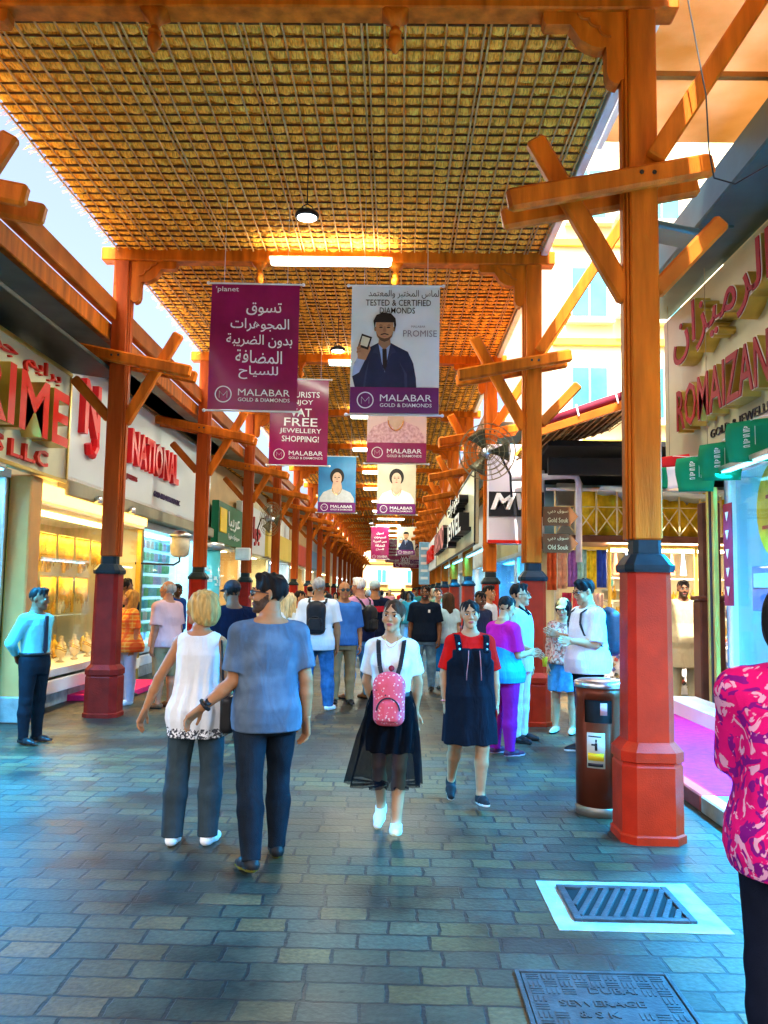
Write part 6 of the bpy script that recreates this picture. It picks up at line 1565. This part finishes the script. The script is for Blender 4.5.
# 9 man with black rucksack seen from behind
L, h = spot(316, 710, 577)
f = Figure('grey haired man in white shirt and jeans with black rucksack seen from behind', L, 178, h, 'm', 1.14, {1: ((.22, .05, -1), (.02, -.2, -1)), -1: ((.24, .02, -1), (.02, -.15, -1))}, {1: ((.10, 0, -1), (.05, .02, -1), (.35, -1, 0)), -1: ((.10, 0, -1), (.05, .02, -1), (.35, -1, 0))}, skin='tan', res=.008).body().top(WHT, .8, .80, .024, amp=.007, loose=.03).trousers(DENIM, .98, 1, .018, amp=.009, wide=.015).shoes(WSHOE, M_SOLEW).hair('short', 'grey').backpack(BPACK, BPACK, size=(.125, .07, .205), z=1.21)
# 10 man in blue shirt and khaki
L, h = spot(342, 704, 581)
Figure('man in sunglasses with bright blue shirt and khaki trousers', L, 12, h, 'm', 1.05, skin='tan', res=.010).body().top(fab('bright_blue_shirt', (.05, .18, .52), .15), 1.0, .84).trousers(KHAKI).shoes(LEATH).hair('bald', 'darkgrey').glasses()
# 11 white haired man
L, h = spot(357, 699, 577)
f = Figure('white haired man in navy and pink polo and light jeans facing left', L, -128, h, 'm', 1.14, {1: ((.10, .15, -1), (.02, -.3, -1)), -1: ((.12, .15, -1), (.02, -.3, -1))}, {1: ((.04, -.12, -1), (.02, .02, -1), (.12, -1, 0)), -1: ((.04, .10, -1), (.02, .12, -1), (.12, -1, 0))}, skin='pinkish', res=.009).body()
f.top([fab('navy_polo', (.014, .02, .06)), fab('pink_yoke', (.66, .30, .48)), fab('grey_yoke', (.38, .42, .48))], .8, .84, .022, 'polo', amp=.006, loose=.03, mats=lambda c, f=f: np.where(c[:, 2]-f.dz > 1.36, 1, np.where((c[:, 2]-f.dz > 1.29) & (np.abs(c[:, 0]) < .3), 2, 0))).trousers(LDENIM, .98, 1, .018, amp=.01).shoes(SAND, M_SOLEB).hair('short', 'white').glasses().backpack(BPACK, BPACK, size=(.12, .065, .18), z=1.15)
# 12 man in cap and striped top
L, h = spot(373, 690, 580)
f = Figure('man in pale cap and navy top with a red chest stripe seen from behind', L, 176, h, 'm', 1.16, skin='tan', res=.010).body()
f.top([fab('navy_stripe_top', (.014, .02, .05)), fab('red_stripe', (.50, .02, .04))], .85, .82, .024, 'striped_top', mats=lambda c, f=f: ((c[:, 2]-f.dz > 1.25) & (c[:, 2]-f.dz < 1.34)).astype(int)).trousers(MDENIM).shoes(LEATH).hair('crop', 'grey').cap(fab('pale_cap', (.5, .66, .72)))
# 13 man in navy polo walking
L, h = spot(424, 692, 585)
f = Figure('man in navy polo and faded jeans walking up the middle', L, -8, h, 'm', 1.06, {1: ((.20, .05, -1), (.02, -.3, -1)), -1: ((.2, .15, -1), (.02, -.1, -1))}, {1: ((.03, .08, -1), (0, .22, -1), (.1, -1, -.1)), -1: ((.03, -.14, -1), (0, .04, -1), (.1, -1, .05))}, beard='black', skin='brown', res=.009).body().top(fab('deep_navy_polo', (.012, .022, .045)), .85, .82, .022).trousers(MDENIM, .98, 1, .016, amp=.01).shoes(LEATH).hair('crop', 'black')
m = MB(); m.box((.085, -.152, 1.32+f.dz), (.035, .006, .05), None, .002); f.add('chest_emblem', m, M_FW, False)
# 14 young woman with the pink rucksack on her chest
L, h = spot(389, 834, 601)
f = Figure('young woman in white tee and sheer black skirt wearing a pink rucksack in front', L, -4, h, 'f', 1.0, {1: ((.22, .30, -1), (-.10, .22, -1), (0, .3, -1)), -1: ((.22, .30, -1), (-.30, .34, -1), (0, .3, -1))}, {1: ((-.04, -.20, -1), (-.04, -.02, -1), (.05, -1, .2)), -1: ((.0, .16, -1), (-.02, .52, -1), (.08, -1, -.4))}, skin='asian', res=.0070, head=(-10, 0, 4)).body()
f.top(fab('white_tee', (.80, .81, .80), .04), .72, .93, .013, 'tee_shirt', .074, 1.462, .004, cutfront=.055, loose=.01).skirt(BLKC, 1.04, .60, flare=.0, amp=.004, name='underskirt', off=.016)
f.skirt(sheer('black_tulle', (.006, .006, .008), .72), 1.05, .34, flare=.085, amp=.022, n=11, name='tulle_skirt', off=.026, shift=(-.055, .03), thick='open')
f.shoes(WSHOE, mat('cream_sole', (.72, .70, .45), .6), 'trainer').hair('tied', 'brown')
PINKP = pat('pink_speckled_fabric', (.86, .52, .50), (.12, .05, .06), 30, .34, .26, (.75, .10, .14), 'voronoi')
f.backpack(PINKP, BPACK, True, (.118, .065, .185), z=1.0)
m = MB(); z = f.dz
for s in (1, -1): m.lathe([(0, 0), (.021, .001), (.023, .004), (.0, .006)], (.012, -.168, 1.255+z-.05*(s < 0)-.02), 14, Rm=Matrix.Rotation(R(90), 3, 'X'))
f.add('hung_sunglasses', m, mat('red_lens', (.30, .03, .05), .15, 0, .2))
m = MB(); m.tube([(.05*math.cos(a), -.078-.028*math.sin(a)-.01, 1.462+z-.075*math.sin(a)) for a in np.linspace(0, math.pi, 14)], .0022, 5); f.add('necklace', m, M_GOLD)
# 15 woman in red tee and black pinafore
L, h = spot(469, 806, 602)
f = Figure('woman in red tee under a short black pinafore walking towards the viewer', L, 4, h, 'f', 1.16, {1: ((.24, .05, -1), (.06, -.12, -1)), -1: ((.26, .06, -1), (-.04, -.16, -1))}, {1: ((-.02, -.30, -1), (-.03, .02, -1), (.12, -1, .12)), -1: ((.03, .18, -1), (.02, .62, -1), (.10, -1, -.55))}, skin='asian', res=.0072, head=(-3, 0, -3)).body()
f.top(fab('bright_red_tee', (.66, .012, .010), .06), .86, 1.0, .012, 'tee_shirt', .072, 1.468, .004)
T = Solid(); dz = f.dz
s0 = min(q for q in f.sec if q[0]-dz > .83); w1 = s0[3]; T.loft([(z, cx, cy, max(a, w1*.93), b) for z, cx, cy, a, b in f.sec if .83 < z-dz < 1.36]+[(.52+dz, 0, 0, s0[3]+.016, s0[4]+.02)], .034, k=.05)
for s in (1, -1): T.el((s*.068, -.085, 1.265+dz), (.092, .088, .09), k=.05)
T.disp = lambda X, Y, Z: .005*np.sin(8*np.arctan2(Y, X)+2*Z)+folds(4, .003)(X, Y, Z)
T.cut(lambda X, Y, Z: Z-(1.335+dz)+0*X+0*Y); T.cut(lambda X, Y, Z: np.abs(X)-(.165+.12*np.clip((1.25+dz-Z)/.1, 0, 1))+0*Y)
P, Q = T.surf(.0072); link('pinafore_dress', mesh_of([(P, Q)], 'pinafore_dress', fab('black_pinafore', (.012, .016, .026), .2)), f.root)
for s in (1, -1):
    m = MB(); m.bar((s*.115, -.165, 1.30+dz), (s*.128, -.09, 1.435+dz), .055, .014, up=(0, -1, .3)); m.bar((s*.128, -.09, 1.435+dz), (s*.125, .06, 1.45+dz), .055, .014); m.bar((s*.125, .06, 1.45+dz), (s*.115, .14, 1.3+dz), .055, .014, up=(0, 1, .3)); f.add('shoulder_strap', m, fab('black_pinafore', (.012, .016, .026)), False)
for s in (1, -1):
    for q in ((s*.118, -.180, 1.33+dz), (s*.122, -.156, 1.375+dz)): m = MB(); m.lathe([(0, 0), (.010, .002), (0, .005)], q, 10, Rm=Matrix.Rotation(R(90), 3, 'X')); f.add('button', m, M_STEEL)
for x in (-.045, .05):
    m = MB(); m.tube([(x, -.205, 1.32+dz), (x*1.1, -.222, 1.24+dz), (x*1.3, -.20, 1.13+dz), (x*1.35, -.20, 1.07+dz)], .0035, 5); f.add('drawstring', m, fab('pink_cord', (.62, .22, .22)))
f.shoes(mat('black_canvas', (.014, .014, .016), .7), M_SOLEW, 'canvas_shoe').hair('tied', 'black')
S, E, Wr, d, th = f.arm[-1]; Mx = Vector(d).to_track_quat('Z', 'Y').to_matrix(); q = Vector(Wr)-Vector(d)*.02
m = MB(); m.tube([q+Mx @ Vector((.036*math.cos(a), .034*math.sin(a), 0)) for a in np.linspace(0, 2*math.pi, 17)], .006, 5, False); f.add('bracelet', m, mat('pink_bangle', (.7, .3, .35), .4))
S, E, Wr, d, th = f.arm[1]; q = Vector(Wr)+Vector(d)*.10
t = thing('mobile_phone', 'red phone held low by the woman in the black pinafore', 'phone', tuple(f.root.matrix_basis @ (q+Vector((-.02, -.03, -.02)))), 0)
m = MB(); m.box((0, 0, 0), (.012, .075, .15), Matrix.Rotation(.3, 3, 'X'), .004); m.build('case', mat('red_phone', (.3, .02, .02), .3), t)
# 16,17 two men behind
L, h = spot(478, 704, 590)
Figure('man with lowered head behind the woman in the red tee', L, 30, h, 'm', 1.0, skin='brown', res=.010, head=(0, 22, 0)).body().top(fab('grey_navy_shirt', (.03, .035, .06)), .85, .84).trousers(NAVYT).shoes(LEATH).hair('crop', 'black')
L, h = spot(488, 694, 585)
Figure('man in pale shirt partly hidden behind the magenta tee', L, 60, h, 'm', 1.0, skin='tan', res=.010).body().top(fab('ice_white_shirt', (.6, .68, .74), .05), 1.8, .84).trousers(NAVYT).shoes(LEATH).hair('short', 'black')
# 18 woman in magenta
L, h = spot(503, 755, 595)
f = Figure('short haired woman in magenta and blue top with magenta trousers', L, 128, h, 'f', 1.18, {1: ((.10, -.12, -1), (-.25, -.95, .05)), -1: ((.12, -.15, -1), (-.2, -.95, .08))}, skin='asian', res=.008, head=(0, 24, 0)).body()
f.top([fab('magenta_tee', (.55, .015, .30), .08), fab('blue_panel', (.03, .26, .60), .08)], .85, .80, .024, 'tee_shirt', loose=.03, mats=lambda c, f=f: ((c[:, 2]-f.dz < 1.16+.5*(np.abs(c[:, 1])-.1)) & (np.abs(c[:, 0]) < .5)).astype(int)).trousers(fab('magenta_trousers', (.30, .012, .20), .1), .98, 1, .016, amp=.009).shoes(mat('dark_maroon_shoe', (.06, .01, .03), .5), mat('pink_sole', (.7, .4, .5), .6)).hair('short', 'black')
q = f.root.matrix_basis @ Vector((0, -.42, 1.10+f.dz)); t = thing('mobile_phone', 'dark phone held up by the woman in magenta', 'phone', tuple(q)); m = MB(); m.box((0, 0, 0), (.012, .075, .15), Matrix.Rotation(.9, 3, 'Y'), .004); m.build('case', M_BLACK, t)
# 19 man in grey polo and white trousers
L, h = spot(519, 741, 583)
f = Figure('man in pale grey polo and white trousers looking right', L, 62, h, 'm', 1.06, {1: ((.1, .05, -1), (.02, -.25, -1)), -1: ((.12, .05, -1), (0, -.9, -.3))}, skin='asian', res=.008, head=(20, 0, 0)).body().top(fab('pale_grey_polo', (.46, .54, .60), .07), .85, .95, .022, 'polo', loose=.015).trousers(fab('white_trousers', (.70, .72, .68), .06), 1.02, 1, .016, amp=.009, wide=.012).shoes(LEATH, M_SOLEB).hair('short', 'black').glasses(False)
m = MB(); m.tube([(.188*math.cos(a), .145*math.sin(a), 1.0+f.dz) for a in np.linspace(0, 2*math.pi, 25)], .020, 6, False); f.add('belt', m, LEATH)
m = MB()
for s in (1, -1): m.bar((s*.075, -.02, 1.50+f.dz), (s*.02, -.125, 1.40+f.dz), .05, .012, up=(0, -1, .5))
f.add('collar', m, BLKC, False)
# 20 woman in floral shirt and denim skirt
L, h = spot(564, 733, 598)
f = Figure('woman in cream cap with floral shirt and denim skirt by the second right column', L, -25, h, 'f', 1.05, {1: ((.15, -.2, -1), (-.3, -.8, .3)), -1: ((.15, .1, -1), (.0, -.35, -1))}, skin='asian', res=.008, head=(0, 12, 0)).body().top(pat('floral_beige_cloth', (.55, .40, .30), (.22, .10, .07), 26, .48, .56, (.62, .20, .14)), 1.7, .90, .024, loose=.03).skirt(fab('denim_skirt', (.08, .24, .38), .25, 14), 1.02, .55, flare=.01).shoes(mat('beige_flats', (.6, .48, .36), .5), M_SOLEB).hair('bob', 'black').cap(fab('cream_cap', (.70, .58, .24)))
q = f.root.matrix_basis @ Vector((-.2, -.20, .93+f.dz)); t = thing('drink_cup', 'small yellow drink cup held by the woman in the denim skirt', 'cup', tuple(q)); m = MB(); m.lathe([(.025, -.06), (.035, .05), (.036, .055)], n=14); m.build('cup', M_YEL, t, True)
# 21 man in white tee with dark rucksack behind the bin
L, h = spot(588, 753, 578)
f = Figure('man in white tee and glasses with navy rucksack behind the waste bin', L, -74, h, 'm', 1.12, {1: ((.10, -.10, -1), (-.2, -.95, .12)), -1: ((.14, -.15, -1), (-.3, -.9, .30))}, skin='asian', res=.008, head=(0, 14, 0)).body().top(WHT, .92, .80, .024, 'tee_shirt', amp=.008, loose=.03).trousers(NAVYT, .98, 1, .016).shoes(LEATH, M_SOLEW).hair('short', 'black').glasses(False).backpack(mat('navy_nylon', (.012, .022, .035), .45, 0, .3, 12, .2, 80), BPACK, size=(.15, .085, .23), z=1.20)
# 22 man in beige kurta at the stall
L, h = Vector((4.55, 13.5, 0)), AT(684, 580, 13.5).z
f = Figure('man in long beige tunic standing between the columns by the alley stall', L, -6, h, 'm', 1.05, beard='black', skin='brown', res=.010).body().top(fab('beige_kurta', (.56, .46, .26), .08), 1.9, .50, .026, 'tunic', loose=.02, flare=.02).skirt(fab('beige_kurta', (.56, .46, .26)), .95, .50, flare=.03, name='tunic_skirt').trousers(fab('beige_kurta', (.56, .46, .26)), .95).shoes(LEATH).hair('short', 'black')
# 23 woman in pink flowered top cut by the right edge
f = Figure('woman in bright pink flowered top and dark trousers at the right edge', (1.335, 2.86, 0), 168, 1.70, 'm', 1.06, {1: ((-.06, -.42, -1), (-.5, -.8, .05)), -1: ((.2, .04, -1), (.05, -.12, -1))}, skin='tan', res=.008, head=(-12, 0, 0)).body().top(pat('pink_flowered_cloth', (.66, .008, .16), (.20, .008, .19), 11, .53, .55, (.72, .34, .50), warp=1.8), 1.0, .80, .026, 'blouse', .066, 1.478, .006, loose=.05, flare=.02).trousers(fab('dark_navy_trousers', (.012, .016, .032), .2), .98, 1, .014, wide=.008).shoes(LEATH).hair('bob', 'black')
# 24 people at the middle distance
def stroller(px, py, top, label, rz, sex, shirt, legs, hair, hc, skin, sl=.85, skirt=False, cap=None, fat=1.05, head=(0, 0, 0), walk=0):
    L, h = spot(px, py, top); lg = None
    if walk: lg = {1: ((.03, -.14*walk, -1), (0, .05, -1), (.1, -1, 0)), -1: ((.03, .10*walk, -1), (0, .28, -1), (.1, -1, -.1))}
    f = Figure(label, L, rz, h, sex, fat, None, lg, skin=skin, res=.013, head=head).body(hands=False).top(shirt, sl, .84, .024)
    f.skirt(legs, 1.0, .35, flare=.04) if skirt else f.trousers(legs)
    f.shoes(LEATH).hair(hair, hc)
    if cap: f.cap(cap)
    return f
stroller(121, 697, 578, 'dark haired person half hidden behind the left red column', 150, 'm', NAVYT, NAVYT, 'short', 'black', 'brown')
stroller(173, 672, 583, 'man in deep blue shirt looking down by the far left window', 60, 'm', fab('deep_blue_shirt', (.012, .05, .20)), NAVYT, 'crop', 'black', 'brown', 1.5, head=(0, 18, 0))
stroller(437, 678, 588, 'person in pale blue clothes right of the navy polo man', 10, 'f', fab('sky_top', (.35, .58, .75)), WHT, 'tied', 'brown', 'fair', .8, walk=1)
stroller(447, 690, 592, 'woman in white top and bright blue skirt beside the right columns', 200, 'f', fab('aqua_white_top', (.5, .7, .75)), fab('bright_blue_skirt', (.02, .22, .55)), 'long', 'brown', 'fair', .6, True)
# 25 the crowd farther along: each person apart
rg = random.Random(21)
cw = [('navy', (.015, .02, .05)), ('black', (.015, .015, .017)), ('white', (.7, .72, .72)), ('maroon', (.22, .02, .04)), ('teal', (.03, .20, .22)), ('orange', (.55, .18, .03)), ('pink', (.6, .25, .32)), ('grey', (.25, .26, .28)), ('sky blue', (.25, .45, .65)), ('olive', (.16, .17, .06)), ('yellow', (.65, .48, .06)), ('red', (.5, .02, .02))]
slots = [(x, y) for y in (20, 22, 24.5, 27, 30, 33.5, 37.5, 42, 47.5, 54) for x in (-2.3, -1.45, -.55, .35, 1.1)]
hairs = ['short', 'crop', 'tied', 'bob', 'short', 'long', 'bald', 'short']
for i, (x, y) in enumerate(slots):
    if rg.random() < (.22 if y < 31 else .06): continue
    if y < 22 and x > .2: continue
    sx = rg.choice('mmf'); cn, cc = cw[(i*5+i//12) % 12]; bn, bc = rg.choice(cw[:3]+cw[7:10]); hr = rg.choice(['tied', 'bob', 'long'] if sx == 'f' else ['short', 'crop', 'short', 'bald'])
    rz = rg.choice((0, 0, 180, 180, 10, -15, 165, 200)); col = rg.choice(['black', 'black', 'brown', 'grey' if sx == 'm' else 'black', 'blonde' if i % 3 == 0 else 'black'])
    place_ = ('left of the middle', 'near the left row', 'along the middle', 'right of the middle', 'near the right row')[[-1.45, -2.3, -.55, .35, 1.1].index(x)]
    row_ = ORD[[20, 22, 24.5, 27, 30, 33.5, 37.5, 42, 47.5, 54].index(y)]
    lab = '%s in %s top, %s rank of the distant crowd, %s' % ('woman' if sx == 'f' else 'man', cn, row_, place_)
    wk = rg.choice((0, 1, -1)); lg = {1: ((.03, -.14*wk, -1), (0, .12, -1), (.1, -1, 0)), -1: ((.03, .12*wk, -1), (0, .2, -1), (.1, -1, 0))}
    f = Figure(lab, (x+rg.uniform(-.25, .25), y+rg.uniform(-.7, .7), 0), rz+rg.uniform(-12, 12), rg.uniform(1.66, 1.82) if sx == 'm' else rg.uniform(1.58, 1.70), sx, rg.uniform(1, 1.15), None, lg, skin=rg.choice(['tan', 'brown', 'fair', 'brown', 'asian']), res=.018 if y < 32 else .026, group='people in the distant crowd').body(hands=False)
    f.top(fab('crowd_'+cn.replace(' ', '_'), cc), .85, .84, .026).trousers(fab('crowd_'+bn.replace(' ', '_'), bc)).shoes(LEATH).hair(hr, col)
